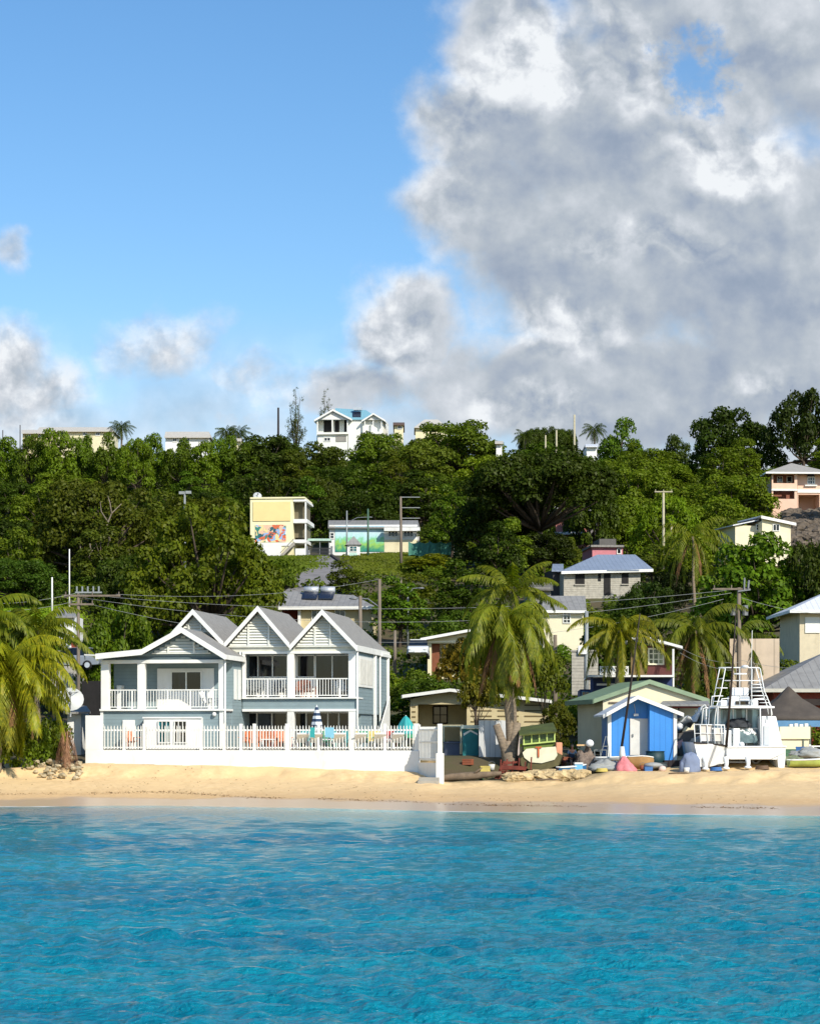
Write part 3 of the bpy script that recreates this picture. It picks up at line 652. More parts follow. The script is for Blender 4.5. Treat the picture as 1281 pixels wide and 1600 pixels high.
def make_trunk(cs, h, r, seed, m=BARK):
    rnd = random.Random(seed); mb = MB(); bend = Vector((rnd.uniform(-.3, .3), rnd.uniform(-.3, .3), 0))
    top = Vector((0, 0, h))+bend; mb.tube([(0, 0, -2), (0, 0, .1), bend*.6+Vector((0, 0, h*.55)), top], [r*1.25, r*1.1, r*.9, r*.75], 9)
    for c in cs[::2]:
        c = Vector(c); md = top.lerp(c, .5)+Vector((rnd.uniform(-.4, .4), rnd.uniform(-.4, .4), -.3)); mb.tube([top-Vector((0, 0, .3)), md, c], [r*.5, r*.3, r*.1], 6)
    mb2 = mb.build('tmp', m, None, True); me = mb2.data; me.name = 'trunk'; bpy.data.objects.remove(mb2); return me
PROTO = {}
def proto(k, *a, tr=.28):
    cm, cs = make_crown(*a); PROTO.setdefault(k, []).append((cm, make_trunk(cs, a[3]*.6, tr, a[0])))
#                seed  R    Hc  zc   nl  lr  n     size
for i in range(3): proto('broad', 11+i, 4.4, 3.9, 3.5, 27+i, 1.35, 10500, .38)
for i in range(2): proto('round', 31+i, 2.6, 3.2, 2.9, 17, 1.05, 5200, .33, tr=.2)
for i in range(2): proto('tall', 41+i, 2.4, 5.2, 4.6, 24, 1.0, 6400, .35, tr=.22)
for i in range(2): proto('bush', 51+i, 1.7, 1.3, .9, 10, .75, 2300, .26, tr=.08)
PROTO['dome'] = []
for i in range(2): proto('dome', 61+i, 6.0, 5.2, 3.8, 64, 1.3, 26000, .34, tr=.4)
proto('glossy', 71, 4.6, 4.9, 4.4, 40, 1.2, 10500, .48, tr=.3)
proto('high', 91, 2.8, 2.2, 4.7, 20, .95, 5200, .34, .1, tr=.14); proto('umbrella', 81, 8.2, 4.2, 7.8, 70, 1.5, 30000, .40, .3, tr=.4)
PH = {'high': (6.6, 7.4), 'broad': (9.6, 8.0), 'round': (6.0, 6.9), 'tall': (5.6, 10.2), 'bush': (4.0, 2.7), 'dome': (13.2, 9.6), 'glossy': (10.2, 10), 'umbrella': (17.5, 12.6)}
rt_ = random.Random(5)
PL = []; AUTO = []; TREES = []                                            # (x, y, radius) of everything planted
def plant(kind, x, y, w_, h, tint, label, group=None, name='broadleaf_tree', cat='tree', var=None, z=None, rot=None):
    v = var if var is not None else rt_.randrange(len(PROTO[kind])); cm, tm = PROTO[kind][v % len(PROTO[kind])]
    r = empty(name, (x, y, gz(x, y)-.1 if z is None else z), rot if rot is not None else rt_.uniform(0, 6.28), label, cat, group)
    pw, ph = PH[kind]; r.scale = (w_/pw, w_/pw, h/ph)
    c = bpy.data.objects.new('crown', cm); COL.objects.link(c); c.parent = r; c.color = tuple(tint)+(1,)
    t_ = bpy.data.objects.new('trunk' if kind != 'bush' else 'stem', tm); COL.objects.link(t_); t_.parent = r
    TREES.append((x, y, w_*.5)); PL.append(r); return r
def treepx(kind, px, top, wpx, Y, tint, label, **k):
    p = Wp(px, top, Y); z = gz(p.x, Y); return plant(kind, p.x, Y, wpx*Y/FOC, p.z-z+.1, tint, label, **k)
G1, G2, G3, G4, G5, G6 = (1, 1, 1), (1.25, 1.35, .9), (.62, .7, .8), (1.25, .85, .9), (.75, .95, 1.1), (1.9, 1.65, .8)
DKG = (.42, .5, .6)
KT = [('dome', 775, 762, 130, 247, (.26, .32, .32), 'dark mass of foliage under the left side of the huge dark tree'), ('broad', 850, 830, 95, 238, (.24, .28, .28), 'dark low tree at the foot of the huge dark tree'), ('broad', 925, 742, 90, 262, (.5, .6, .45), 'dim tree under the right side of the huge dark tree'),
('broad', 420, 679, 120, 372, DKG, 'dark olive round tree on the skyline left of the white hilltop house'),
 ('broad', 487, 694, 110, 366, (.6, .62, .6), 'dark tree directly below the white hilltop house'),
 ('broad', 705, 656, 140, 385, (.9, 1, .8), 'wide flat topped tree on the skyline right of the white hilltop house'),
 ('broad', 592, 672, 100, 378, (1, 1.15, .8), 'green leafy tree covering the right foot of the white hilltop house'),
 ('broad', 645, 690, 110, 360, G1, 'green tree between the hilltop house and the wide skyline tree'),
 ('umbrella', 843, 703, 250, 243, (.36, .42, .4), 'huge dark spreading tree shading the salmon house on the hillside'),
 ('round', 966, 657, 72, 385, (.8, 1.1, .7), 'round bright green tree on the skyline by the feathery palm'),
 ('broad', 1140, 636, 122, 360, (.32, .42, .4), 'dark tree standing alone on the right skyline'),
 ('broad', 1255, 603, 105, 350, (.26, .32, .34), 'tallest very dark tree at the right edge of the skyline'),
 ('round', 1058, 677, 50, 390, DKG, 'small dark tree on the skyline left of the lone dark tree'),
 ('dome', 150, 738, 215, 236, (.72, .66, .62), 'large brownish tree with bare pale limbs on the left hillside'),
 ('dome', 325, 784, 235, 192, (1.0, .98, .62), 'large sunlit olive dome shaped tree behind the beach house'),
 ('dome', 215, 855, 150, 200, (.5, .6, .6), 'dark tree left of the olive dome tree above the utility pole'),
 ('dome', 35, 868, 150, 196, (.5, .72, .7), 'deep green tree at the left edge above the green field'),
 ('broad', 185, 936, 110, 152, (.95, 1.15, .6), 'bright green tree behind the left utility pole'),
 ('dome', 1045, 768, 120, 238, (1.35, 1.6, .6), 'bright yellow green tree behind the pole with a crossarm'),
 ('glossy', 1180, 838, 165, 190, (.95, 1.3, .75), 'bright leafy tree right of the drooping hillside palm'),
 ('broad', 1276, 835, 110, 188, (.4, .45, .4), 'dark tree at the right edge below the cream cottage'),
 ('tall', 706, 752, 62, 262, (.8, 1.05, .6), 'narrow green tree left of the huge dark tree'),
 ('tall', 570, 728, 90, 325, (.6, .72, .5), 'dim green tree rising behind the long mural building'),
 ('tall', 655, 738, 90, 318, (.38, .46, .5), 'dark tree behind the right end of the long mural building'),
 ('broad', 425, 730, 110, 318, (.42, .48, .48), 'dark tree directly behind the yellow mural block'),
 ('broad', 500, 740, 80, 320, (.48, .5, .4), 'dim brown green tree between the two mural buildings'),
 ('broad', 760, 770, 90, 300, (.3, .35, .4), 'dark tree in the gap left of the spreading tree trunk'),
 ('high', 742, 985, 105, 129, (1.35, .75, .7), 'almond tree with reddish brown leaves left of the coconut palm'),
 ('high', 745, 1052, 62, 126.5, (1.4, 1.0, .8), 'low almond tree with coppery leaves over the beige bungalow roof'),
 ('high', 852, 1012, 70, 130, (1.0, .95, .7), 'olive tree right of the coconut palm trunk'),
 ('round', 868, 1092, 52, 121, (.75, .62, .5), 'round dark bush beside the blue building wall'),
 ('round', 540, 878, 60, 226, (.7, .7, .5), 'dark bush at the foot of the grey hillside road'),
 ('round', 668, 866, 85, 240, (1.5, 1.25, .6), 'yellowish shrub tree below the green mesh fence'),
 ('broad', 1010, 905, 90, 200, (.36, .5, .6), 'dark green tree in front of the blue roofed house'),
 ('broad', 1050, 880, 60, 214, (.18, .22, .3), 'black green tree at the right end of the blue roof'),
 ('broad', 885, 838, 45, 243, (.9, .9, .7), 'pale green shrub in front of the salmon house')]
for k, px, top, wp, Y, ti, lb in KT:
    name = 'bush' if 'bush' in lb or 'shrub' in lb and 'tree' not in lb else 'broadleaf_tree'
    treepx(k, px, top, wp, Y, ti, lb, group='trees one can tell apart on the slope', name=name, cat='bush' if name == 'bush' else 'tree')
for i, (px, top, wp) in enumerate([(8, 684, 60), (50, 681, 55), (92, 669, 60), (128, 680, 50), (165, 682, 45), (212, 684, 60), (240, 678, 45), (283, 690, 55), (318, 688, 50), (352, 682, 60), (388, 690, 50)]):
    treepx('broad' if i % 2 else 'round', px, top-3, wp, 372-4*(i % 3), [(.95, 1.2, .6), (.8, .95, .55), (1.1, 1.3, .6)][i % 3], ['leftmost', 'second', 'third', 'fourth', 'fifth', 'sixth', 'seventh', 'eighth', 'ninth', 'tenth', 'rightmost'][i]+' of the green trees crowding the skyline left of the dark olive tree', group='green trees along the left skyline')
# keep-out windows: photo rectangle + distance of what must stay in view
KEEP = [(388, 772, 482, 872, 280), (482, 806, 660, 872, 300), (480, 862, 560, 905, 262), (560, 868, 625, 892, 255), (636, 842, 735, 872, 262), (860, 862, 1028, 930, 220), (820, 905, 863, 930, 216), (846, 928, 918, 986, 190), (862, 850, 980, 875, 250), (862, 800, 935, 852, 268), (810, 778, 875, 800, 275),
 (1196, 714, 1300, 796, 290), (1168, 802, 1245, 846, 235), (1225, 790, 1300, 840, 286), (1218, 918, 1300, 1000, 165), (434, 917, 592, 960, 200), (655, 980, 790, 1032, 178), (636, 1004, 668, 1030, 176), (1136, 996, 1220, 1060, 140), (1190, 1036, 1300, 1100, 135), (628, 1074, 860, 1150, 140), (905, 985, 1068, 1150, 135), (85, 1020, 125, 1050, 152), (0, 930, 105, 950, 200),
 (490, 634, 600, 690, 400), (28, 662, 190, 677, 400), (225, 668, 335, 684, 400), (1188, 690, 1240, 716, 352), (618, 650, 690, 668, 396), (770, 684, 800, 700, 396), (925, 1055, 1110, 1150, 122)]
def ptz(p): return CX+p[0]*FOC/p[1], HY-(p[2]-EYE)*FOC/p[1]
def allowed(x, y, w_, h, marg=.8):
    z = gz(x, y); a, t_ = ptz((x, y, z+h)); b_ = ptz((x, y, z))[1]; hw = w_*.5*marg*FOC/y
    for k in KEEP:
        if y < k[4]+5 and a+hw > k[0] and a-hw < k[2] and t_ < k[3]-2 and (b_ > k[1] or True): 
            if y < k[4]-3 or abs(y-k[4]) < 9: return False
    return True
def zone(px, y):
    if y > 330: return ('left of the white hilltop house' if px < 480 else 'between the white hilltop house and the pink villa') + ' along the top of the hill'
    if y > 240: return ('on the upper slope left of the yellow mural block' if px < 390 else 'on the upper slope behind the mural buildings' if px < 740 else 'on the upper slope right of the spreading dark tree')
    if y > 165: return ('on the lower slope left of the solar tank house' if px < 440 else 'on the lower slope between the solar tank house and the coconut palm' if px < 790 else 'on the lower slope right of the coconut palm')
    return 'low behind the beach house' if px < 600 else 'low behind the beach huts'
cnt = 0; rg = random.Random(21)
tints = [G1, (.9, 1.0, .8), G2, (.6, .78, .6), (.42, .55, .5), (1.0, .92, .6), (.8, 1.1, .7), (.32, .4, .38), (1.45, 1.5, .7), (.5, .65, .45)]
for it in range(9000):
    y = 132+(425-132)*rg.random()**.85; px = rg.uniform(-90, 1370); x = (px-CX)*y/FOC
    if y > 250: kind = rg.choice(['broad', 'broad', 'round', 'tall', 'broad']); w_ = {'broad': rg.uniform(7, 11), 'round': rg.uniform(4.5, 7), 'tall': rg.uniform(4.5, 6.5)}[kind]
    elif y > 165: kind = rg.choice(['broad', 'round', 'round', 'tall']); w_ = {'broad': rg.uniform(6.5, 9), 'round': rg.uniform(4, 6), 'tall': rg.uniform(4, 5)}[kind]
    else: kind = rg.choice(['round', 'bush']); w_ = rg.uniform(2.5, 4.5)
    h = w_*{'broad': .8, 'round': 1.0, 'tall': 1.6, 'bush': .75}[kind]*rg.uniform(.8, 1.1)
    if y > 345: h *= .85 if px < 1000 else .7
    if y < 150 and px < 640: h = min(h, 3)
    sp = .80 if y > 230 else .95
    if any((x-a)**2+((y-b_)*.8)**2 < (sp*(w_*.5+c_))**2 for a, b_, c_ in TREES): continue
    if not allowed(x, y, w_, h):
        if y < 160 or rg.random() < .5: continue
        kind = 'bush'; w_ = rg.uniform(2.5, 4); h = w_*.6
        if not allowed(x, y, w_, h): continue
    ti = Vector(rg.choice(tints))*rg.uniform(.75, 1.15)
    if px < 380 and 200 < y < 330: ti *= .9
    if px > 940 and y > 255: ti = Vector((1.2, 1.3, .75))*rg.uniform(.7, 1.1)
    a = zone(px, y); bushy = kind == 'bush'
    tone = 'dark' if sum(ti) < 1.9 else 'bright green' if ti[1] > 1.2 else 'mid green'
    form = {'broad': 'broad leafy tree', 'round': 'round tree', 'tall': 'tall narrow tree', 'bush': 'bush'}[kind]
    plant(kind, x, y, w_, h, ti, f'{tone} {form}', f'{tone} {form}s {a}', name='bush' if bushy else 'broadleaf_tree', cat='bush' if bushy else 'tree')
    AUTO.append((PL[-1], x, y, h, tone, form)); cnt += 1
    if cnt >= 262: break
print('TREES', cnt)
LM = [(545, 660, 'white hilltop house'), (435, 810, 'yellow mural block'), (583, 835, 'long mural building'), (515, 880, 'hillside road'), (945, 880, 'blue roofed house'), (880, 955, 'cream cottage with grey roof'), (890, 820, 'salmon house'),
 (1240, 755, 'peach villa'), (1205, 825, 'small cream cottage'), (1260, 960, 'white hip roofed house'), (512, 940, 'solar tank house'), (718, 1005, 'cream house above the bungalow'), (1178, 1030, 'plywood hoarding'), (700, 1110, 'beige bungalow'),
 (110, 670, 'long flat skyline roof'), (290, 682, 'white skyline bungalow'), (150, 800, 'brownish tree'), (325, 860, 'olive dome tree'), (40, 940, 'pale green field'), (123, 960, 'left utility pole'), (845, 760, 'huge dark tree'), (1040, 810, 'bright yellow green tree'),
 (1085, 860, 'drooping hillside palm'), (1140, 660, 'lone dark skyline tree'), (897, 680, 'white skyline mast'), (700, 680, 'flat topped skyline tree'), (690, 858, 'green mesh fence'), (303, 985, 'beach house gables'), (626, 940, 'tall pole on the slope'),
 (966, 680, 'round green skyline tree'), (1180, 900, 'bright leafy tree'), (800, 975, 'tall coconut palm'), (1000, 1030, 'dark red cabin'), (960, 985, 'yellowish palm'), (30, 1040, 'low left coconut palm'), (1240, 1070, 'brown tent roof'), (250, 760, 'floodlight pole')]
DIRS = ['right of', 'above and right of', 'above', 'above and left of', 'left of', 'below and left of', 'below', 'below and right of']
grp = {}
for r_, x, y, h, tone, form in AUTO:
    q = ptz((x, y, gz(x, y)+h*.7)); lm = min(LM, key=lambda k: (k[0]-q[0])**2+(k[1]-q[1])**2*1.6); dx, dy_ = q[0]-lm[0], lm[1]-q[1]; d = math.hypot(dx, dy_)
    a = DIRS[round(math.degrees(math.atan2(dy_, dx))/45) % 8]; ds = 'just' if d < 45 else '' if d < 90 else 'well'
    grp.setdefault((tone, form, ds, a, lm[2]), []).append((q[0], r_))
for (tone, form, ds, a, lm), l_ in grp.items():
    l_.sort(key=lambda k: k[0]); n = len(l_)
    for i, (_, r_) in enumerate(l_):
        od = '' if n == 1 else ('left-hand ', 'right-hand ')[i] if n == 2 else ('leftmost ' if i == 0 else 'rightmost ' if i == n-1 else ('second ', 'third ', 'fourth ', 'fifth ', 'sixth ', 'seventh ')[min(i-1, 5)])
        r_['label'] = ' '.join(f'{od}{tone} {form} {ds} {a} the {lm}'.split())
        r_['group'] = f'{tone} {form}s on the slope'.replace('bushs', 'bushes')

# undergrowth: one uncountable mass of low leaves over the slope
ru = np.random.RandomState(12); cs = []; rr = []; tries = 0
while len(cs) < 6500 and tries < 40000:
    tries += 1; y = 124+(428-124)*ru.rand()**.7; px = ru.uniform(-110, 1390); x = (px-CX)*y/FOC; r_ = ru.uniform(.5, 1.5)*(1 if y > 160 else .55)*(1+(y > 260)*.35)
    if not allowed(x, y, r_*1.6, r_*1.0, .7): continue
    if y < 133 and px < 720 : continue
    cs.append((x, y, gz(x, y)+r_*.25)); rr.append(r_)
v, f = blob_leaves(cs, rr, 330000, .42, ru, .8, -.1, .6, .1)
o = bpy.data.objects.new('undergrowth', np_mesh('undergrowth', v, f, LEAF)); COL.objects.link(o); o.color = (.85, .95, .75, 1)
setp(o, 'dense low green undergrowth covering the hillside between the trees', 'undergrowth', kind='stuff')
# grass banks
def grass(name, label, quads, n, hgt, tint, seed):
    r_ = np.random.RandomState(seed); P_ = []
    for _ in range(n):
        q = quads[r_.randint(len(quads))]; a, b_ = r_.rand(), r_.rand(); p = (np.array(q[0])*(1-a)+np.array(q[1])*a)*(1-b_)+(np.array(q[3])*(1-a)+np.array(q[2])*a)*b_; P_.append(p)
    P_ = np.array(P_)+r_.randn(n, 2)*np.array([1.2, 1.8]); x, y = P_[:, 0], P_[:, 1]; cen = np.stack([x, y, ground_z(x, y)+hgt*.4], 1); nor = r_.randn(len(x), 3)*np.array([.6, 1, .25])+np.array([0, -.8, .3])
    v, f = leafquads(cen, nor, hgt*1.3, r_, .5); o = bpy.data.objects.new(name, np_mesh(name, v, f, LEAF)); COL.objects.link(o); o.color = tint+(1,); setp(o, label, 'grass', kind='stuff')
def XY(px, y): return ((px-CX)*y/FOC, y)
grass('grass', 'rough sunlit grass bank right of the hillside road', [[XY(566, 240), XY(650, 240), XY(700, 262), XY(566, 262)], [XY(566, 262), XY(640, 262), XY(650, 290), XY(575, 290)]], 26000, .32, (1.1, 1.05, .7), 3)
grass('grass', 'grassy verge left of the hillside road below the mural block', [[XY(420, 240), XY(482, 244), XY(480, 266), XY(400, 268)]], 8000, .3, (1.0, 1.1, .7), 4)
grass('grass', 'pale green playing field at the left edge of the slope', [[XY(-60, 176), XY(100, 176), XY(104, 200), XY(-60, 200)]], 14000, .3, (1.8, 2.1, 1.0), 5)

# ---- palms
def frond(v, f, org, az, el, L_, droop, width, rs, ln=.8, n=46, twist=0):
    """v, f lists; one feather leaf"""
    d = np.array([math.cos(az), math.sin(az), 0]); side = np.array([-math.sin(az), math.cos(az), 0]); pts = []
    p = np.array(org, float); e = el
    for i in range(n+1):
        pts.append(p.copy()); e = el-droop*(i/n)**1.15; e = max(e, -1.5); p = p+(d*math.cos(e)+np.array([0, 0, math.sin(e)]))*L_/n
    pts = np.array(pts)
    for i in range(0, n, 1):                          # midrib
        w0 = width*(1-i/n)*.5+.008; b0 = len(v); up = np.array([0, 0, w0*.6])
        v += [pts[i]-side*w0+up, pts[i]+side*w0+up, pts[i+1]+side*w0*.95+up, pts[i+1]-side*w0*.95+up]; f.append((b0, b0+1, b0+2, b0+3))
    for i in range(4, n):
        s_ = i/n; l_ = ln*(math.sin(math.pi*min(.12+.86*s_, 1))**.55)*(.85+.3*rs.rand()); t = pts[i+1]-pts[i]; t = t/np.linalg.norm(t)
        for sg in (-1, 1):
            hang = .55+.5*rs.rand()+.25*abs(el < 0)
            dr = side*sg*.62+t*.45+np.array([0, 0, -hang*.8])+rs.randn(3)*.09; dr /= np.linalg.norm(dr)
            dr2 = dr+np.array([0, 0, -.5]); dr2 /= np.linalg.norm(dr2)
            a = pts[i]; m_ = a+dr*l_*.5; e_ = m_+dr2*l_*.5; wv = t*.056*L_/4.5
            b0 = len(v); v += [a-wv*.7, a+wv*.7, m_+wv, m_-wv, e_]; f.append((b0, b0+1, b0+2, b0+3)); f.append((b0+3, b0+2, b0+4, b0+4))
def to_mesh(name, v, f, mats):
    me = bpy.data.meshes.new(name); me.from_pydata([tuple(x) for x in v], [], [q if q[2] != q[3] else q[:3] for q in f])
    for m in (mats if isinstance(mats, list) else [mats]): me.materials.append(m)
    me.update(); return me
def palm(px, py, Y, L_, label, tint=(1, 1, 1), seed=0, n=24, base=None, r=.17, droop=1.9, dead=0, elmin=-.9, elmax=1.35, far=False, group=None, name='coconut_palm', ln=.8, fork=(), nuts=0):
    rs = np.random.RandomState(seed); c = Wp(px, py, Y); bx = (base if base is not None else px); bp = Wp(bx, HY, Y); zb = gz(bp.x, Y)-.3
    r_ = empty(name, (bp.x, Y, zb), 0, label, 'palm tree', group); top = np.array([c.x-bp.x, 0, c.z-zb]); v = []; f = []
    for i in range(n):
        q = (i+.5)/n; az = i*2.39996+rs.randn()*.15; el = elmax+(elmin-elmax)*q**.8
        frond(v, f, top+np.array([math.cos(az)*.12, math.sin(az)*.12, .1]), az, el, L_*(.82+.3*rs.rand())*(1 if q > .15 else .8), droop*(.75+.4*rs.rand())*(1 if el > 0 else .55), .055 if not far else .08, rs, ln*L_/4.5, 24 if far else 52)
    o = bpy.data.objects.new('crown', to_mesh('crown', v, f, PLEAF)); COL.objects.link(o); o.parent = r_; o.color = tuple(tint)+(1,)
    mb = MB(); pts = []; rad = []
    for i in range(13):
        t = i/12; pts.append((top[0]*t**1.5+.05*math.sin(t*9), .05*math.cos(t*7), top[2]*t)); rad.append(r*(1.35 if i == 0 else 1.0-.25*t)*(1.06 if i % 2 else .96))
    mb.tube(pts, rad, 10)
    for fx, fh, fr_ in fork: mb.tube([(.1*fx, -.1, 0), (fx*.35, -.2, fh*.45), (fx, -.1, fh)], [fr_*1.3, fr_, fr_*.8], 10)
    mb.build('trunk', PBARK, r_, True)
    if dead:
        v = []; f = []
        for i in range(dead):
            az = i*2.4+.3; frond(v, f, top+np.array([math.cos(az)*.2, math.sin(az)*.2, -.25]), az, -.95, L_*(.6+.35*rs.rand()), .6, .05, rs, ln*.7, 30)
        o = bpy.data.objects.new('dead_fronds', to_mesh('dead_fronds', v, f, DEADF)); COL.objects.link(o); o.parent = r_
    if nuts:
        mb = MB()
        for i in range(nuts): a = i*2.4; mb.ell((top[0]+.3*math.cos(a), .3*math.sin(a), top[2]-.3-.08*(i % 3)), .13, .13, .16, 8, 6)
        mb.build('coconuts', pm('coconut_husk', (150, 140, 60), .7), r_, True)
    TREES.append((bp.x, Y, 1)); return r_
palm(792, 968, 115.6, 4.45, 'tall coconut palm with long hanging fronds between the sea wall and the blue shed', (1.0, 1.05, .9), 1, 46, base=797, r=.26, droop=2.9, dead=16, elmin=-1.45, elmax=1.25, nuts=8, ln=.95, fork=((-.75, 2.5, .24), (.35, 2.6, .26), (-.15, 1.6, .36)))
palm(12, 1042, 113.5, 4.7, 'large low coconut palm at the left edge, fronds reaching the sea wall', (1.5, 1.4, .8), 2, 56, base=-4, droop=2.1, elmin=-1.3, dead=6, ln=1.05, nuts=6)
palm(58, 985, 121, 4.0, 'coconut palm behind the low palm, left of the utility pole', (.95, 1.0, .7), 3, 24, base=60, droop=1.9, elmin=-.9)
palm(-30, 975, 119, 4.6, 'coconut palm half cut off by the left edge', (.9, 1.0, .7), 4, 26, base=-34, droop=2.0)
palm(968, 985, 131, 3.8, 'yellowish palm rising behind the blue building deck', (1.1, 1.0, .6), 5, 24, base=962, droop=2.3, elmin=-1.0, r=.15)
palm(1085, 985, 139, 4.8, 'palm with arching fronds left of the plywood hoarding', (.7, .75, .6), 6, 22, base=1082, droop=2.5, elmin=-1.1, dead=8, r=.16)
palm(1145, 1000, 143, 4.0, 'palm behind the utility pole by the hoarding', (.6, .7, .6), 7, 18, base=1150, droop=2.3, r=.15)
palm(1082, 838, 212, 5.6, 'hillside palm with drooping fronds left of the bright leafy tree', (.95, 1.0, .9), 8, 22, base=1084, droop=2.2, elmin=-1.1, dead=5, far=True)
palm(800, 925, 128, 3.8, 'young palm behind the tall coconut palm', (.9, .95, .7), 9, 16, base=803, droop=1.6, elmin=-.2, r=.13)
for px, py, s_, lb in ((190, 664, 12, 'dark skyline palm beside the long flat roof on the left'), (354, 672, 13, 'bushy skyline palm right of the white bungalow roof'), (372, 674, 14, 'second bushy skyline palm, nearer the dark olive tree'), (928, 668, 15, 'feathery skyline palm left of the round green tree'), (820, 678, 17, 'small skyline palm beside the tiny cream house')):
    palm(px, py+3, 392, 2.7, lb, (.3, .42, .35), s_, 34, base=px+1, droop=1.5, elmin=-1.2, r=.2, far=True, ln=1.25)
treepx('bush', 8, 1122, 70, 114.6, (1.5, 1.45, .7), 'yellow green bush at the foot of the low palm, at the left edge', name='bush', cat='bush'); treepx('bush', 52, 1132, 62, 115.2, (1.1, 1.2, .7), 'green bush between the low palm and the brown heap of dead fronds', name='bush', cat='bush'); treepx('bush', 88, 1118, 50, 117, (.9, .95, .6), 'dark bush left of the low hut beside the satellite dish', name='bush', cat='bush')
# casuarinas
def casuarina(px, top, Y, hgt, wid, label, seed):
    rs = np.random.RandomState(seed); p = Wp(px, top, Y); z0 = p.z-hgt; r_ = empty('casuarina', (p.x, Y, z0), 0, label, 'tree'); mb = MB(); cs = []; rr = []
    for k in range(5):
        a = rs.rand()*6.28; x, y = math.cos(a)*wid*.28*(k > 0), math.sin(a)*wid*.28*(k > 0); hh = hgt*(1-.17*k); mb.tube([(x*.1, y*.1, -1), (x*.6, y*.6, hh*.5), (x, y, hh)], [.16, .09, .02], 6)
        for j in range(13): t = .3+.7*j/12; cs.append((x*t+rs.randn()*wid*.08, y*t+rs.randn()*wid*.1, hh*t)); rr.append(.75*(1.1-t)+.2)
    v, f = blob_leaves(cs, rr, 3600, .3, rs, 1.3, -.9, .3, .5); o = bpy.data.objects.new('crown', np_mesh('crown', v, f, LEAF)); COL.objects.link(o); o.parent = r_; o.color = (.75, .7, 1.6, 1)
    mb.build('trunk', BARK, r_, True)
casuarina(462, 606, 405, 11, 5.6, 'thin wispy tree on the skyline just left of the white hilltop house', 3)
casuarina(507, 608, 409, 11, 3.4, 'narrow wispy tree poking up behind the white hilltop house roof', 5)
for px, sd_ in ((838, 7), (872, 9)):
    treepx('umbrella', px, 668, 62, 395, (.5, .6, .5), ['scrubby thin topped tree on the skyline above the huge dark tree', 'thin topped skyline tree beside the tall white mast'][sd_ == 9])
# bare limbs
for px, py, Y, lb in ((172, 808, 227, 'bare pale branch in the brownish tree, upper one'), (140, 868, 223, 'bare pale branch low in the brownish tree')):
    p = Wp(px, py, Y); r_ = MB(); r_.tube([(0, 0, -2.5), (-.3, 0, -.8), (.2, 0, .4), (1.2, .1, 1.4)], [.12, .1, .07, .03], 6); r_.tube([(-.2, 0, -.5), (-.9, .1, .6), (-1.0, .1, 1.6)], [.08, .05, .02], 6); r_.tube([(.2, 0, .3), (0, .1, 1.5), (-.2, 0, 2.2)], [.09, .06, .02], 6)
    o = r_.build('bare_branch', pm('pale_bark', (128, 116, 98), .8, .2), None, True, lb, p); o['category'] = 'branch'
# ------------------------------------------------------------------ the other buildings
def mural(name, stops, scale, seed, vor=False):
    m = bpy.data.materials.new(name); m.use_nodes = True; t = NT(m.node_tree); b = t.n['Principled BSDF']; g = t.new('ShaderNodeTexCoord').outputs['Object']
    cr = t.new('ShaderNodeValToRGB'); e = cr.color_ramp.elements; cr.color_ramp.interpolation = 'CONSTANT' if vor else 'LINEAR'
    if vor:
        vn = t.new('ShaderNodeTexVoronoi'); vn.inputs['Scale'].default_value = scale; t.l.new(t.v('ADD', g, t.v('SCALE', t.noise(g, 1.2, 3, .5, out=1), 1.6)), vn.inputs['Vector'])
        sp = t.new('ShaderNodeSeparateXYZ'); t.l.new(vn.outputs['Color'], sp.inputs[0]); f = sp.outputs[0]
    else:
        sp = t.new('ShaderNodeSeparateXYZ'); t.l.new(g, sp.inputs[0]); f = t.m('ADD', t.m('MULTIPLY', sp.outputs[2], scale), t.m('MULTIPLY', t.m('SUBTRACT', t.noise(g, .8, 6, .65), .5), seed))
    t.l.new(f, cr.inputs[0]); e[0].position = stops[0][0]; e[0].color = s2l(stops[0][1])+(1,); e[1].position = stops[-1][0]; e[1].color = s2l(stops[-1][1])+(1,)
    for p_, c_ in stops[1:-1]: e.new(p_).color = s2l(c_)+(1,)
    t.l.new(cr.outputs[0], b.inputs['Base Color']); b.inputs['Roughness'].default_value = .8; return m
CRM = pm('cream_plaster', (226, 216, 178), .8, .07, .8, .15, dirt=((150, 130, 90), .3)); CRM2 = pm('pale_yellow_plaster', (226, 216, 184), .8, .06, .8, .12, dirt=((160, 144, 104), .25))
BEI = pm('beige_render', (206, 190, 148), .85, .08, .9, .15, dirt=((130, 112, 80), .35)); BLK = boards('bare_concrete_blocks', (176, 170, 156), .22, 2, .6, rough=.95, var=.18, scale=3, dirt=((108, 100, 90), .5))
RED = pm('dark_red_boards', (92, 44, 40), .7, .15); REDL = pm('red_paint', (150, 62, 44), .7, .15); PEA = pm('peach_paint', (234, 194, 168), .75, .07, .8, .1, dirt=((170, 130, 100), .3)); SAL = pm('salmon_paint', (196, 128, 116), .75, .1); PNK = pm('pink_paint', (206, 130, 140), .75, .08)
GRF = boards('grey_roof_sheet', (140, 138, 134), .5, 0, .4, rough=.6, var=.14, scale=1.5, dirt=((92, 84, 76), .6)); BLR = boards('blue_grey_roof', (130, 142, 160), .45, 0, .4, rough=.45, var=.08, scale=1); WHR = boards('white_roof_sheet', (214, 216, 220), .45, 0, .4, rough=.5, var=.05)
TURQ = boards('turquoise_roof', (124, 172, 186), .4, 0, .3, rough=.5, var=.06); GRN = boards('green_roof_sheet', (124, 146, 112), .35, 0, .4, rough=.6, var=.12, dirt=((96, 104, 76), .5)); BRF = pm('brown_tent_cloth', (82, 74, 66), .9, .2, 1.5, .3)
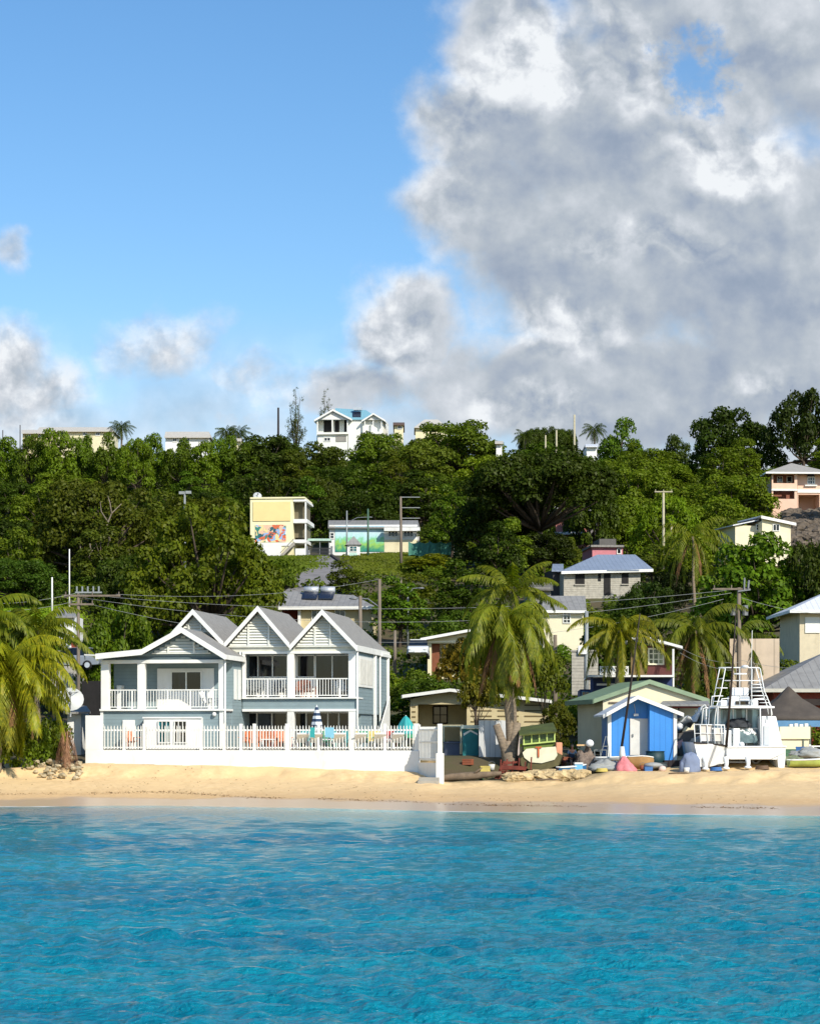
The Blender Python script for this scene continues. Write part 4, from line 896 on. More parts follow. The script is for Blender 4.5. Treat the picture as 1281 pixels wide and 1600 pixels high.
NAV = pm('navy_paint', (34, 56, 104), .6, .15, dirt=((20, 26, 40), .4)); ROY = boards('royal_blue_boards', (58, 138, 216), .3, 0, .15, rough=.5, var=.05, scale=1.2); YEL = pm('yellow_plaster', (240, 214, 150), .8, .05, .6); YLC = pm('light_yellow_plaster', (238, 230, 186), .8, .05, .6)
PLY = boards('plywood_sheets', (204, 184, 160), 1.22, 0, .3, rough=.85, var=.1, scale=1, dirt=((140, 120, 100), .4)); GMT = pm('grey_metal', (130, 132, 134), .5, .15, metal=.5); WOD = pm('weathered_wood', (120, 108, 94), .9, .25, 3, .4, stretch=(1, 1, .2)); DWD = pm('dark_wood', (42, 32, 28), .8, .3)
SOLP = pm('solar_panel', (30, 36, 52), .25, .1); TNK = pm('tank_metal', (196, 200, 204), .35, .08, metal=.3)
def body(b, x0, y0, x1, y1, l1, m, l0=0, name='wall', down=2.5): return b.box(name, x0, y0, x1, y1, l0, l1, m, down=down)

# bungalow right of the beach house
b = Bld('bungalow', 'beige bungalow with a low white edged roof and shaded porch right of the beach house', 'house', 650, 1160, 140, -4)
m = MB(); b.rect(m, 641, 1092, 652.5, 1165, 0, .3); b.rect(m, 652.5, 1092, 729, 1100.5, 0, .3); b.rect(m, 729, 1094, 856, 1165, 0, 7, down=1.5); b.rect(m, 641.2, 1093, 729, 1165, 2.4, 7, down=1.5); b.rect(m, 641, 1093, 644, 1165, .3, 2.4)
m.build('wall', BEI, b.root)
A = b.L(641, 1092.5, 0.01); Bp = b.L(703, 1079, .01); D = b.L(775, 1093, .01); m = MB(); m.slab([A, D, Bp], (0, .28, 0)); m.build('gable_wall', BEI, b.root)
b.gable((628.5, 1086.5), (703, 1076.5), (860, 1094), -.7, 7.3, GRF, WHT, .12, fascia=.2)
b.win(676, 1103, 699.5, 1131, 2.39, 2, 2, DWD, GLS, .08)
m = MB()
for i in range(4): b.rect(m, 643.5, 1103+i*8, 649, 1105.3+i*8, -.03, -.001)
for i in range(5):
    for j in range(3): b.rect(m, 735+j*42, 1101+i*8.5, 768+j*42, 1103+i*8.5, -.03, -.001)
m.build('vent_slot', pm('slot_shadow', (120, 104, 70), .9), b.root)
b.box('porch_rail', 689, 1132.6, 724, 1135, -.3, -.22, CRM)
# cream house above it
b = Bld('hill_house', 'cream house with a white edged low gable and brown wall above the bungalow', 'house', 700, 1034, 178, -3)
m = MB(); b.rect(m, 668, 1004, 674, 1034, 0, .4, down=2); b.rect(m, 668, 997, 778, 1005, 0, .3); b.rect(m, 686, 1004.5, 778, 1034, 1.2, 8, down=2); m.build('wall', CRM, b.root)
m = MB(); m.slab([b.L(668, 999, .01), b.L(780, 1001, .01), b.L(733, 986.5, .01)], (0, .28, 0)); m.build('gable_wall', CRM, b.root)
b.box('brown_wall', 674, 1005, 686.5, 1034, .6, 8, pm('brown_render', (128, 76, 52), .85, .15), down=2); b.win(693, 1008, 712, 1024, 1.19, 2, 2, WHT, GLS); b.win(738, 1008, 758, 1024, 1.19, 2, 2, WHT, GLS)
b.gable((657, 997.5), (733, 983.5), (788, 998), -.8, 8.4, GRF, WHT, .12, fascia=.22)
# solar house
b = Bld('solar_house', 'beige house with grey hip roof carrying two solar water tanks behind the beach house gables', 'house', 510, 990, 200, -4)
body(b, 470, 949, 580, 992, 8, BEI, .0); body(b, 438, 949, 470, 992, 8, REDL, 2.0, 'porch_wall'); b.box('column', 465.5, 949, 469.9, 992, -.3, -.02, WHT, down=2); b.box('column', 438, 949, 441, 992, 0, .3, WHT, down=2)
b.win(487, 953, 504, 975, -.002, 2, 2, WHT, GLS); b.win(523, 952.5, 540, 975, -.002, 2, 2, WHT, GLS)
P_ = b.L; m = MB(); a0, a1, a2, a3 = P_(435, 947.5, -.8), P_(590, 949.5, -.8), P_(553, 930, 4), P_(443, 923.5, 4)
k0, k1 = Vector((a0.x, 9, a0.z)), Vector((a1.x, 9, a1.z)); m.slab([a0, a1, a2, a3], (0, 0, -.12)); m.add([a1, k1, a2], [(0, 1, 2)]); m.add([k1, k0, a3, a2], [(0, 1, 2, 3)]); m.add([k0, a0, a3], [(0, 1, 2)]); ro = m.build('roof', GRF, b.root)
f = MB(); f.box(a0.x, a1.x, a0.y-.05, a0.y-.003, a0.z-.3, a0.z-.02); f.build('fascia', WHT, ro)
for x0_, x1_ in ((472, 495), (498, 520.5)):
    m = MB(); q0, q1 = P_(x0_, 936.5, 1.6), P_(x1_, 936.5, 1.6); zt_ = P_(x0_, 925, 2.6).z; m.slab([q0, q1, Vector((q1.x, 3.1, zt_)), Vector((q0.x, 3.1, zt_))], (0, 0, .1)); o = m.build('solar_panel', SOLP, b.root)
    z_ = P_(x0_, 922, 3.2).z; m = MB(); m.tube([(q0.x, 3.3, z_), (q1.x, 3.3, z_)], .33, 14); m.build('water_tank', TNK, o, True)
# yellow mural block
b = Bld('mural_block', 'yellow two storey block with a painted mural and open grey galleries on the slope', 'building', 458, 868, 280, -5)
body(b, 391.2, 778.5, 458, 866, 7, YLC); b.box('yellow_panel', 395.5, 784, 454, 814, -.1, -.003, YEL)
b.box('mural', 399, 820, 447, 847, -.06, -.004, mural('abstract_mural', [(0, (60, 130, 118)), (.18, (232, 214, 150)), (.34, (214, 106, 66)), (.5, (150, 180, 220)), (.66, (228, 190, 160)), (.8, (40, 92, 104)), (.92, (236, 232, 214))], 2.1, 0, True))
b.box('white_band', 391.1, 848, 458.1, 853, -.12, -.005, WHW); b.box('lower_wall', 408, 853, 440, 870, -.11, -.005, WHW, down=1)
b.box('parapet', 391, 776.6, 476.5, 779, -.15, 7.02, YLC)
m = MB(); b.rect(m, 458.3, 780, 478.5, 783.5, 0, 6.9); b.rect(m, 458.3, 811, 480, 817, 0, 6.9); b.rect(m, 458.3, 843, 478.5, 848, 0, 6.9); m.build('gallery_floor', WHW, b.root)
m = MB(); b.rect(m, 460, 783.5, 476, 811, 1.3, 6.8); b.rect(m, 460, 817, 476.5, 840, 1.3, 6.8); m.build('gallery_wall', pm('grey_brown_render', (112, 104, 84), .9, .12), b.root)
for y0_, y1_ in ((784, 811), (817, 843), (848, 868)): b.box('column', 476.5, y0_, 478.3, y1_, .1, .6, WHW)
b.box('store', 461.5, 857, 478, 873, -2, 2, WHW, down=1)
m = MB(); q0, q1 = b.L(438, 867, -1.2), b.L(459, 846, -1.2); m.slab([q0, q1, q1-Vector((0, 0, .5)), q0-Vector((0, 0, .5))], (0, 1.0, 0)); q0, q1 = b.L(438, 863, -1.2), b.L(459, 841, -1.2); m.slab([q0, q1, q1-Vector((0, 0, .15)), q0-Vector((0, 0, .15))], (0, .1, 0)); m.build('outside_stair', CON, b.root)
def dish(loc, r, yaw, label, par=None, m_=None):
    mb = MB(); rings = []
    for i in range(7): q = r*i/6; rings.append([(q*math.cos(a), -.0+q*q/r*.28-.1, q*math.sin(a)) for a in [2*math.pi*j/18 for j in range(18)]])
    rings[0] = [(1e-3*math.cos(2*math.pi*j/18), -.1, 1e-3*math.sin(2*math.pi*j/18)) for j in range(18)]; mb.loft(rings, True, caps=False)
    mb2 = [[(x, y+.04, z) for x, y, z in rg_] for rg_ in rings]; mb.loft(mb2, True, caps=False)
    r_ = empty('satellite_dish', loc, R(yaw), label, 'satellite dish'); r_.rotation_euler = (R(-28), 0, R(yaw)); mb.build('reflector', m_ or pm('dish_paint', (190, 192, 190), .5, .12), r_, True)
    a = MB(); a.tube([(0, r*.1, -r*.9), (0, -r*.75, 0)], .03, 6); a.tube([(r*.6, r*.1, r*.6), (0, -r*.75, 0)], .02, 6); a.ell((0, -r*.75, 0), .1, .12, .1, 8, 6); a.build('feed_arm', GMT, r_)
    p = MB(); p.tube([(0, .12, 0), (0, .3, -r*1.4)], .06, 8); p.build('mount', GMT, r_); return r_
dish(Wp(402.5, 774.5, 283), .55, 10, 'small white dish on the roof corner of the yellow mural block')
# long mural building
b = Bld('school_building', 'long low grey roofed building with a sky and meadow mural on its white wall', 'building', 583, 864, 300, -2)
body(b, 514.5, 820, 652, 864, 9, WHW, down=2)
b.box('mural', 523.7, 821.5, 600, 862, -.08, -.004, mural('meadow_mural', [(0, (40, 130, 120)), (.12, (70, 150, 110)), (.3, (150, 196, 90)), (.42, (130, 200, 150)), (.55, (180, 222, 220)), (.75, (200, 226, 232)), (1, (168, 212, 226))], .25, 1.0))
m = MB(); q = b.L; a0, a1, a2, a3 = q(512.5, 823.7, -.6), q(655, 824, -.6), q(653, 813, 5), q(513, 813, 5); m.slab([a0, a1, a2, a3], (0, 0, -.15)); k0, k1 = Vector((a0.x, 10, a0.z)), Vector((a1.x, 10, a1.z)); m.slab([a3, a2, k1, k0], (0, 0, -.15)); ro = m.build('roof', GRF, b.root)
b.box('beige_wainscot', 600.5, 843, 652, 864, -.05, -.004, CRM, down=1); b.win(606, 828, 622, 839, -.002, 3, 1, WHT, GLS, .1); b.win(630, 828, 646, 839, -.002, 3, 1, WHT, GLS, .1); b.box('eaves_board', 600, 824, 656, 829.5, -1.6, -.7, WHW)
b.win(515.5, 832, 522.5, 842, -.002, 1, 2, WHT, GLS, .1)
# guard hut
b = Bld('guard_hut', 'tiny white gate hut with a pointed grey roof in front of the long mural', 'hut', 552.5, 873, 266, 6)
body(b, 543, 850, 562.5, 873, 1.6, WHW, down=1); b.win(546, 853, 558, 862, -.002, 2, 2, WHT, GLST, .07); b.box('panel', 546, 864, 558, 871, -.03, -.004, pm('mint_paint', (178, 210, 196), .7))
q0, q1 = b.L(540, 851, -.3), b.L(565.5, 851, -.3); ap = b.L(552.6, 837.5, .8); m = MB(); k0, k1 = Vector((q0.x, 2, q0.z)), Vector((q1.x, 2, q1.z)); m.add([q0, q1, ap, k1, k0], [(0, 1, 2), (1, 3, 2), (3, 4, 2), (4, 0, 2), (0, 4, 3, 1)]); m.build('roof', GRF, b.root)
# entrance gate, canopy, mesh fence, road
b = Bld('entrance_gate', 'dark metal double gate across the top of the hillside road', 'gate', 499, 869, 268)
m = MB(); n = 22; q0, q1 = b.L(482, 856, 0), b.L(516, 869, 0)
for i in range(n+1): x = q0.x+(q1.x-q0.x)*i/n; m.box(x-.03, x+.03, 0, .05, q1.z-.3, q0.z)
for z in (q0.z-.05, q1.z+.15, (q0.z+q1.z)/2): m.box(q0.x, q1.x, -.02, -.001, z-.05, z+.05)
m.build('leaf', pm('gate_metal', (46, 46, 48), .6), b.root); m = MB(); m.box(q0.x-.3, q0.x-.04, -.1, .2, q1.z-.6, q0.z+.2); m.box(q1.x+.04, q1.x+.3, -.1, .2, q1.z-.6, q0.z+.2); m.build('gate_post', GMT, b.root)
b = Bld('canopy', 'pale flat canopy between the two mural buildings', 'canopy', 498, 869, 284)
b.box('roof', 480, 841.5, 517, 845, 0, 3, pm('mint_sheet', (176, 204, 190), .6))
for px in (484, 500, 514): b.box('post', px-.6, 845, px+.6, 869, .2, .35, GMT, down=1)
b = Bld('mesh_fence', 'green mesh fence along the upper yard right of the long mural building', 'fence', 672, 868, 264)
m = MB(); n = 16; q0, q1 = b.L(638, 846, 0), b.L(706, 868, 0); vs = []; fs = []
for i in range(n+1):
    x = q0.x+(q1.x-q0.x)*i/n; sag = -.25*abs(math.sin(i*.8)); vs += [(x, .1*math.sin(i*1.7), q1.z+.1*math.sin(i)), (x, .1*math.sin(i*1.1), q0.z+sag), (x, .1*math.sin(i*1.1)+.02, q0.z+sag), (x, .1*math.sin(i*1.7)+.02, q1.z+.1*math.sin(i))]
for i in range(n): fs += [(i*4, i*4+4, i*4+5, i*4+1), (i*4+2, i*4+6, i*4+7, i*4+3), (i*4+1, i*4+5, i*4+6, i*4+2)]
m.add(vs, fs); m.build('mesh', pm('green_mesh', (70, 128, 112), .8, .2), b.root)
for px in (640, 655, 671, 688, 705): b.box('post', px-.5, 845, px+.5, 868, .22, .32, GMT, down=1)
b = Bld('torn_tarp', 'torn white tarpaulin hanging at the right end of the green mesh fence', 'tarpaulin', 719, 870, 263)
q = lambda x, y: b.L(x, y, 0); m = MB(); m.slab([q(706.5, 871), q(731.5, 871), q(731.5, 852), q(728, 858), q(722, 860), q(719, 851.5), q(714, 861), q(710, 853), q(706.5, 850)], (0, .05, 0)); m.build('cloth', pm('white_tarp', (206, 212, 208), .7, .1), b.root)
m = MB(); vs = []; fs = []; pr = [(264, 484, 516), (262, 483, 521), (258, 480, 526), (254, 478, 534), (249, 476, 541), (244, 474, 549), (239, 470, 556), (234, 462, 562), (228, 446, 560), (222, 425, 540)]
for y, p0_, p1_ in pr:
    for k in range(9): x = ((p0_+(p1_-p0_)*k/8)-CX)*y/FOC; vs.append((x, y, gz(x, y)+.12))
for i in range(len(pr)-1):
    for k in range(8): fs.append((i*9+k, i*9+k+1, i*9+k+10, i*9+k+9))
m.add(vs, fs); o = m.build('road', pm('asphalt', (128, 124, 122), .9, .15, .6, .3, dirt=((92, 88, 84), .5)), None, True); setp(o, 'grey asphalt drive climbing to the mural buildings', 'road', kind='structure')
m = MB(); kp = [Vector((((p1_-3)-CX)*y/FOC, y, 0)) for y, p0_, p1_ in pr[1:8]]
for p in kp: p.z = gz(p.x, p.y)+.12
for i in range(len(kp)-1): m.bar(kp[i], kp[i+1], .35, .4)
o = m.build('kerb', pm('dark_kerb', (58, 50, 46), .9), None); setp(o, 'dark low kerb along the right edge of the hillside road', 'kerb', kind='structure')
# blue roofed house
b = Bld('block_house', 'unfinished grey block house under a blue grey hip roof', 'house', 941, 932, 220, 7)
body(b, 880.4, 893, 1000, 932, 8, BLK); body(b, 863.6, 890, 880.3, 932, 7, pm('shaded_side_render', (70, 66, 66), .9, .1), 2.2, 'side_wall')  # side wall coloured dark to stand for its shaded face
q = b.L; m = MB(); a0, a1, a2, a3 = q(876.5, 892.5, -.6), q(1020, 889, -.6), q(992, 866.5, 4), q(933, 866.5, 4); k0, k1 = Vector((a0.x, 9, a0.z)), Vector((a1.x, 9, a1.z)); m.slab([a0, a1, a2, a3], (0, 0, -.12)); m.add([a1, k1, a2], [(0, 1, 2)]); m.add([k1, k0, a3, a2], [(0, 1, 2, 3)]); m.add([k0, a0, a3], [(0, 1, 2)])
ro = m.build('roof', BLR, b.root); f = MB(); f.slab([a0-Vector((0, .05, 0)), a1-Vector((0, .05, 0)), a1-Vector((0, .05, .28)), a0-Vector((0, .05, .28))], (0, .045, 0)); f.build('fascia', WHT, ro)
m = MB(); q0 = q(948, 892, -.7); q1 = q(981, 878, 1.8); m.slab([q0, q(998, 892, -.7), q(998, 880, 1.9), q1], (0, 0, .12)); m.build('porch_roof', BLR, b.root)
m = MB(); m.slab([q(861.5, 893, 1.8), q(880, 893, 1.8), q(880, 883, 5), q(863, 883, 5)], (0, 0, .12)); m.build('side_roof', BLR, b.root)
for r_ in ((898.5, 895.5, 913, 912.5), (934, 895, 938.5, 908), (943, 895, 953.5, 930), (971, 896, 981.5, 912)): b.box('window_opening', *r_, -.05, -.004, DRK)
for r_ in ((897, 912.7, 914.5, 914.6), (970, 912.2, 982.5, 914)): b.box('sill', *r_, -.15, -.004, CON)
# cream cottage with grey roof
b = Bld('cream_cottage', 'small cream cottage with a grey lean roof below the blue roofed house', 'house', 880, 986, 190, 4)
body(b, 848, 954, 911, 986, 6, CRM2); b.win(879, 956.5, 891, 974, -.002, 2, 3, WHT, GLS, .07)
q = b.L; m = MB(); a0, a1 = q(846, 953.5, -.5), q(916, 953.5, -.5); a2, a3 = q(914, 931, 3.2), q(848, 931, 3.2); m.slab([a0, a1, a2, a3], (0, 0, -.12)); k0, k1 = Vector((a0.x, 7, a0.z)), Vector((a1.x, 7, a1.z)); m.slab([a3, a2, k1, k0], (0, 0, -.12)); ro = m.build('roof', GRF, b.root)
f = MB(); f.box(a0.x, a1.x, a0.y-.05, a0.y-.003, a0.z-.22, a0.z-.01); f.build('fascia', WHT, ro)
b = Bld('old_shed', 'old grey roofed shed left of the blue roofed house', 'shed', 843, 932, 214, 4); body(b, 828, 918, 860, 935, 5, pm('dull_render', (150, 146, 136), .9, .1)); m = MB(); q = b.L; a0, a1, a2, a3 = q(825, 920, -.5), q(864, 921, -.5), q(862, 909, 4), q(828, 908, 4); m.slab([a0, a1, a2, a3], (0, 0, -.12)); m.build('roof', pm('old_roof', (112, 108, 100), .85, .2, 2, dirt=((70, 60, 50), .6)), b.root)
# pink and salmon houses
b = Bld('pink_house', 'pink walled house with a flat grey top just above the blue roof', 'house', 945, 872, 250, 5); body(b, 925, 855, 972.6, 873, 7, PNK); b.box('roof', 923, 851.5, 974.5, 854.8, -.4, 7.2, GRF); b.box('roof_wall', 936, 842, 962, 851.4, 1, 5, pm('dark_grey_sheet', (96, 94, 92), .8, .15)); b.win(963, 857, 970, 866, -.002, 1, 1, WHT, GLS, .1)
b = Bld('salmon_house', 'salmon house with pale roof half hidden behind the huge dark tree', 'house', 890, 852, 268, -6)
body(b, 868, 812, 916, 855, 9, SAL); b.box('verandah', 880, 818, 912, 830, -.9, -.004, DRK); b.box('floor_band', 866, 831, 918, 835, -1.0, -.003, WHW); b.win(874, 838, 884, 848, -.002, 2, 1, WHT, GLS, .1); b.gable((862, 809), (893, 795), (926, 810), -1, 9.5, WHR, WHT, .15)
b = Bld('grey_gable_house', 'grey gabled house right of the salmon house, seen between branches', 'house', 921, 852, 275, -6); body(b, 909, 815, 934, 852, 8, pm('mid_grey_render', (128, 126, 126), .9, .1)); b.gable((905, 818), (921, 794), (938, 818), -.5, 8, GRF, WHT, .14)
b = Bld('long_white_roof', 'long white roof showing through the crown of the huge dark tree', 'house', 842, 812, 290, 0); body(b, 816, 795, 870, 812, 7, WHW); b.gable((808, 798), (843, 781), (876, 796), -.6, 7, WHR, WHT, .14)
# peach villa
b = Bld('peach_villa', 'two storey peach villa with a grey hip roof and open verandahs at the right edge', 'house', 1244, 793, 290, 3)
m = MB(); b.rect(m, 1205, 739, 1207.3, 793, 0, .4, down=2); b.rect(m, 1240.6, 739, 1245, 793, 0, .4, down=2); b.rect(m, 1207.3, 755, 1240.6, 766.5, 0, .3); b.rect(m, 1207.3, 779.5, 1240.6, 793, 0, .3, down=2); b.rect(m, 1207.3, 738.5, 1240.6, 741.5, 0, .3); b.rect(m, 1205.1, 739, 1244.9, 793, 2.2, 10, down=2)
b.rect(m, 1245.3, 739, 1300, 773, .8, 10); b.rect(m, 1279.5, 773, 1300, 795, .8, 10, down=2); b.rect(m, 1245.3, 773, 1246.5, 795, .8, 10, down=2); b.rect(m, 1246.6, 773, 1279.4, 795, 4, 10, down=2); m.build('wall', PEA, b.root)
m = MB(); b.rect(m, 1204.8, 764, 1245.2, 766.7, -.12, -.003); b.rect(m, 1245.4, 764.5, 1300, 770, .68, .797); b.rect(m, 1204.8, 738, 1245.2, 740.5, -.12, -.003); m.build('white_band', WHT, b.root)
for r_ in ((1208, 742, 1240, 754.6), (1208, 767, 1240, 779.2)): b.box('verandah_shade', *r_, 2.1, 2.19, pm('verandah_shade_paint', (150, 96, 78), .85, .2))  # dark sheets on the back wall stand for the verandah shade
b.win(1213, 744, 1222, 754, 2.09, 2, 1, WHT, GLS, .1); b.win(1228, 744, 1237, 754, 2.09, 1, 1, WHT, GLS, .1)
o = b.win(1260.5, 745, 1272.5, 757, .798, 3, 2, WHT, GLS, .12); q0, q1 = b.L(1260.5, 745, .7), b.L(1272.5, 745, .7); m = MB(); m.slab([Vector(((q0.x+q1.x)/2+(q1.x-q0.x)/2*math.cos(a), .7, q0.z+.75*(q1.x-q0.x)/2*1.1*math.sin(a))) for a in [math.pi*i/8 for i in range(9)]], (0, .09, 0)); m.build('window_arch', GLS, o)
m = MB(); b.rect(m, 1257, 757.4, 1276, 759.5, .5, .797); m.build('window_box', WHT, b.root)
def hp(l, r_, ap, l0, l1, mat, hgt):
    q0, q1 = b.L(*l, l0), b.L(*r_, l0); w__ = (q1.x-q0.x); return q0, q1
q0, q1 = b.L(1196, 738, -.8), b.L(1300, 738, -.8); b.hip(q0.x, q1.x, -.8, 10.8, q0.z+.05, 1.75, pm('grey_tile', (156, 152, 144), .85, .12, 3), fm=WHT)
# small cream cottage below it
b = Bld('hill_cottage', 'small cream cottage with a white edged gable below the peach villa', 'house', 1190, 846, 235, 14)
body(b, 1190, 815, 1234.7, 848, 6, CRM2); q = b.L
m = MB(); m.slab([q(1190, 816, .01), q(1234.7, 819, .01), q(1234.7, 815.5, .01), q(1190.5, 806, .01)], (0, .2, 0)); m.build('gable_wall', CRM2, b.root)
b.win(1206, 819, 1217, 830, -.002, 2, 1, WHT, GLS, .08)
m = MB(); a0, a1, a2 = q(1188.5, 805.5, -.4), q(1243, 817, -.4), q(1172, 814, 3.0); y_ = Vector((0, 6.6, 0)); m.slab([a0, a1, a1+y_, a0+y_], (0, 0, -.12)); m.build('roof', WHR, b.root); f = MB(); f.slab([a0-Vector((0, .05, 0)), a1-Vector((0, .05, 0)), a1-Vector((0, .05, .3)), a0-Vector((0, .05, .3))], (0, .045, 0)); f.build('fascia', WHT, b.root)
m = MB(); q0 = q(1190, 815, .02); m.box(q0.x-2.6, q0.x-.01, 1.2, 6, q0.z-4, q0.z-.35); m.build('side_wing', CRM2, b.root); f = MB(); f.slab([(q0.x-3, .9, q0.z-.45), (q0.x-.02, .9, q0.z+.2), (q0.x-.02, 6.2, q0.z+.2), (q0.x-3, 6.2, q0.z-.45)], (0, 0, .12)); f.build('wing_roof', WHR, b.root)
b.win(1180, 819, 1187, 829, 1.19, 1, 2, WHT, GLS, .08)
# white hip roofed house, right edge
b = Bld('white_roof_house', 'cream house with a large white hip roof at the right edge of the slope', 'house', 1249, 1000, 165, 1)
q0 = b.L(1248.6, 954, 0); m = MB(); m.box(q0.x, q0.x+9, 0, 8, -2, q0.z); m.build('wall', pm('sand_render', (212, 198, 168), .85, .08, dirt=((140, 120, 94), .4)), b.root)
b.hip(q0.x-.9, q0.x+9.9, -.9, 8.9, q0.z-.02, 2.2, WHR, fm=WHT); m = MB(); q1 = b.L(1257, 989, 0); m.box(q1.x, q1.x+1.1, -.08, -.003, q1.z, q0.z-.5); m.build('shutter', WHT, b.root)
# hoarding
b = Bld('hoarding', 'tall pinkish plywood hoarding behind the fishing boat tower', 'hoarding', 1178, 1060, 141, -3)
b.box('board', 1139.5, 998, 1217, 1075, 0, .12, PLY, down=1.5)
for px in (1143, 1160, 1178, 1196, 1213): b.box('brace', px-1, 1000, px+1, 1075, .13, .3, WOD, down=1.5)
# blue building with deck and red cabin
b = Bld('deck_house', 'blue building with a white balustrade deck and a dark red cabin on top', 'house', 985, 1150, 135, -3)
m = MB(); b.rect(m, 906, 1077, 924, 1155, .5, 7, down=1); b.rect(m, 922.5, 1057.8, 925.8, 1155, 0, .3, down=1); b.rect(m, 926, 1058, 1050, 1155, 2.2, 8, down=1); m.build('wall', NAV, b.root)
m = MB(); b.rect(m, 917.4, 1054.8, 1053, 1057.8, -.2, 8); m.build('deck', WHW, b.root); b.box('shelf', 932, 1068, 972, 1071, .9, 1.3, WHW); b.win(908, 1080, 921, 1096, .49, 2, 2, pm('blue_frame', (90, 130, 160), .6), GLS, .06)
m = MB(); b.rect(m, 997, 1009, 1051, 1055, 2.5, 7); m.build('cabin_wall', RED, b.root); b.win(1011.5, 1012.5, 1037, 1039, 2.49, 3, 3, pm('cream_frame', (226, 220, 190), .6), glass('dull_glass', (120, 124, 90), .3), .1)
b.box('cabin_cladding', 985, 1009, 1010, 1055, 2.4, 2.49, pm('ochre_boards', (122, 100, 58), .8, .25)); b.box('column', 1050, 1014, 1053, 1073, -.1, .2, WHT); b.box('column', 1050.5, 1058, 1053, 1073, -.15, .15, WHT)
m = MB(); q = b.L; a0, a1 = q(1000, 991.5, 1.2), q(1066, 1009.5, 1.2); y_ = Vector((0, 6, 0)); m.slab([a0, a1, a1+y_, a0+y_], (0, 0, -.16)); a2 = q(978, 999, 1.2); m.slab([a2, a0, a0+y_, a2+y_], (0, 0, -.16)); m.build('roof', WHW, b.root)
def xpanel(x0_, x1_):
    m = MB(); a, c_ = q(x0_, 1054, 0), q(x1_, 1041, 0); m.box(a.x, c_.x, -.03, .03, c_.z-.07, c_.z); m.box(a.x, c_.x, -.03, .03, a.z, a.z+.06); m.box(a.x, a.x+.07, -.035, .035, a.z, c_.z); m.box(c_.x-.07, c_.x, -.035, .035, a.z, c_.z)
    m.bar((a.x, .0, a.z), (c_.x, .0, c_.z), .05); m.bar((a.x, .012, c_.z), (c_.x, .012, a.z), .05)
    m.build('balustrade', WHT, b.root)
for a, c_ in ((936.5, 947), (947, 957.5), (957.5, 965.5), (968.5, 981.5)): xpanel(a, c_)
b.box('post', 965.8, 1023, 968.4, 1055, -.05, .1, WHT)
# green roofed cream hut
b = Bld('green_roof_hut', 'cream building with a wide green gable roof right behind the blue shed', 'house', 1016, 1150, 122, 9)
body(b, 941.5, 1094, 1096, 1158, 6, CRM2, down=.6); q = b.L
m = MB(); m.slab([q(941.5, 1094.5, .01), q(1098, 1094.5, .01), q(1013, 1067, .01)], (0, .2, 0)); m.build('gable_wall', CRM2, b.root)
b.gable((927, 1093), (1014, 1062.5), (1107, 1092.5), -.22, 6.6, GRN, pm('green_fascia', (132, 152, 122), .7, .15), .12, fascia=.24)
b.box('vent', 951, 1096.5, 966, 1099, -.08, -.004, WOD)
b = Bld('carport', 'low grey roofed carport with a red beam right of the green roofed building', 'carport', 1075, 1150, 120, 2)
m = MB(); q = b.L; a0, a1, a2, a3 = q(1030, 1100.5, 0), q(1108, 1100.5, 0), q(1104, 1090.5, 4), q(1040, 1090.5, 4); m.slab([a0, a1, a2, a3], (0, 0, -.1)); m.build('roof', GRF, b.root); b.box('beam', 1050, 1100.8, 1108, 1106.5, .2, .4, REDL); b.box('back_wall', 1052, 1105, 1108, 1158, 3.6, 3.8, DRK)
for px in (1060, 1106): b.box('post', px-1, 1106, px+1, 1160, .2, .35, DWD)
# blue shed
b = Bld('blue_shed', 'bright blue beach shed with white roof edges and a half open white door', 'shed', 1000, 1184, 115, 2)
q = b.L; za = q(1000, 1112, 0).z; zg = q(1000, 1183, 0).z-.35; x0_, x1_, xr = q(951.5, 1, 0).x, q(1051, 1, 0).x, q(1014.5, 1, -.75).x; ap = q(996, 1092.5, 0)
m = MB(); m.box(x0_, x1_, 0, 3.2, zg, za-.0); m.slab([(x0_, 0, za), (x1_, 0, za), (ap.x, 0, ap.z)], (0, 3.2, 0)); m.build('wall', ROY, b.root)
m = MB(); zr = ap.z-(ap.z-za)*(xr-ap.x)/(x1_-ap.x)-.04; m.slab([(xr, -.75, zg+.1), (x1_, -.75, zg+.1), (x1_, -.75, za+.02), (xr, -.75, zr)], (0, .749, 0)); m.build('bay_wall', ROY, b.root)
MB().box(x0_-.09, x0_+.09, -.12, .1, zg, za-.02).build('corner_post', WHT, b.root); MB().box(x1_-.1, x1_+.08, -.82, -.62, zg, za-.1).build('corner_post', WHT, b.root)
e0, e1 = q(942, 1117, -1.0), q(1067.5, 1114.5, -1.0); a_ = q(996, 1087, -1.0); y_ = Vector((0, 4.2, 0)); m = MB(); m.slab([e0, a_, a_+y_, e0+y_], (0, 0, -.1)); m.slab([a_, e1, e1+y_, a_+y_], (0, 0, -.1)); ro = m.build('roof', WHR, b.root)
f = MB(); dn = Vector((0, 0, -.2)); k = Vector((0, -.05, .02)); f.slab([e0+k, a_+k, a_+k+dn, e0+k+dn], (0, .045, 0)); f.slab([a_+k, e1+k, e1+k+dn, a_+k+dn], (0, .045, 0)); f.box(e1.x-.03, e1.x+.03, e1.y, e1.y+4.5, e1.z-.22, e1.z+.01); f.build('barge_board', WHT, ro)
d0, d1 = q(983.7, 1179.7, 0), q(1011.6, 1122.8, 0); o = MB().box(d0.x, d1.x, -.07, -.003, d0.z, d1.z).build('door', pm('door_white', (214, 212, 204), .7, .08, dirt=((150, 140, 120), .4)), b.root); MB().box(d0.x+.1, d0.x+.17, -.13, -.071, (d0.z+d1.z)/2, (d0.z+d1.z)/2+.14).build('handle', GMT, o)
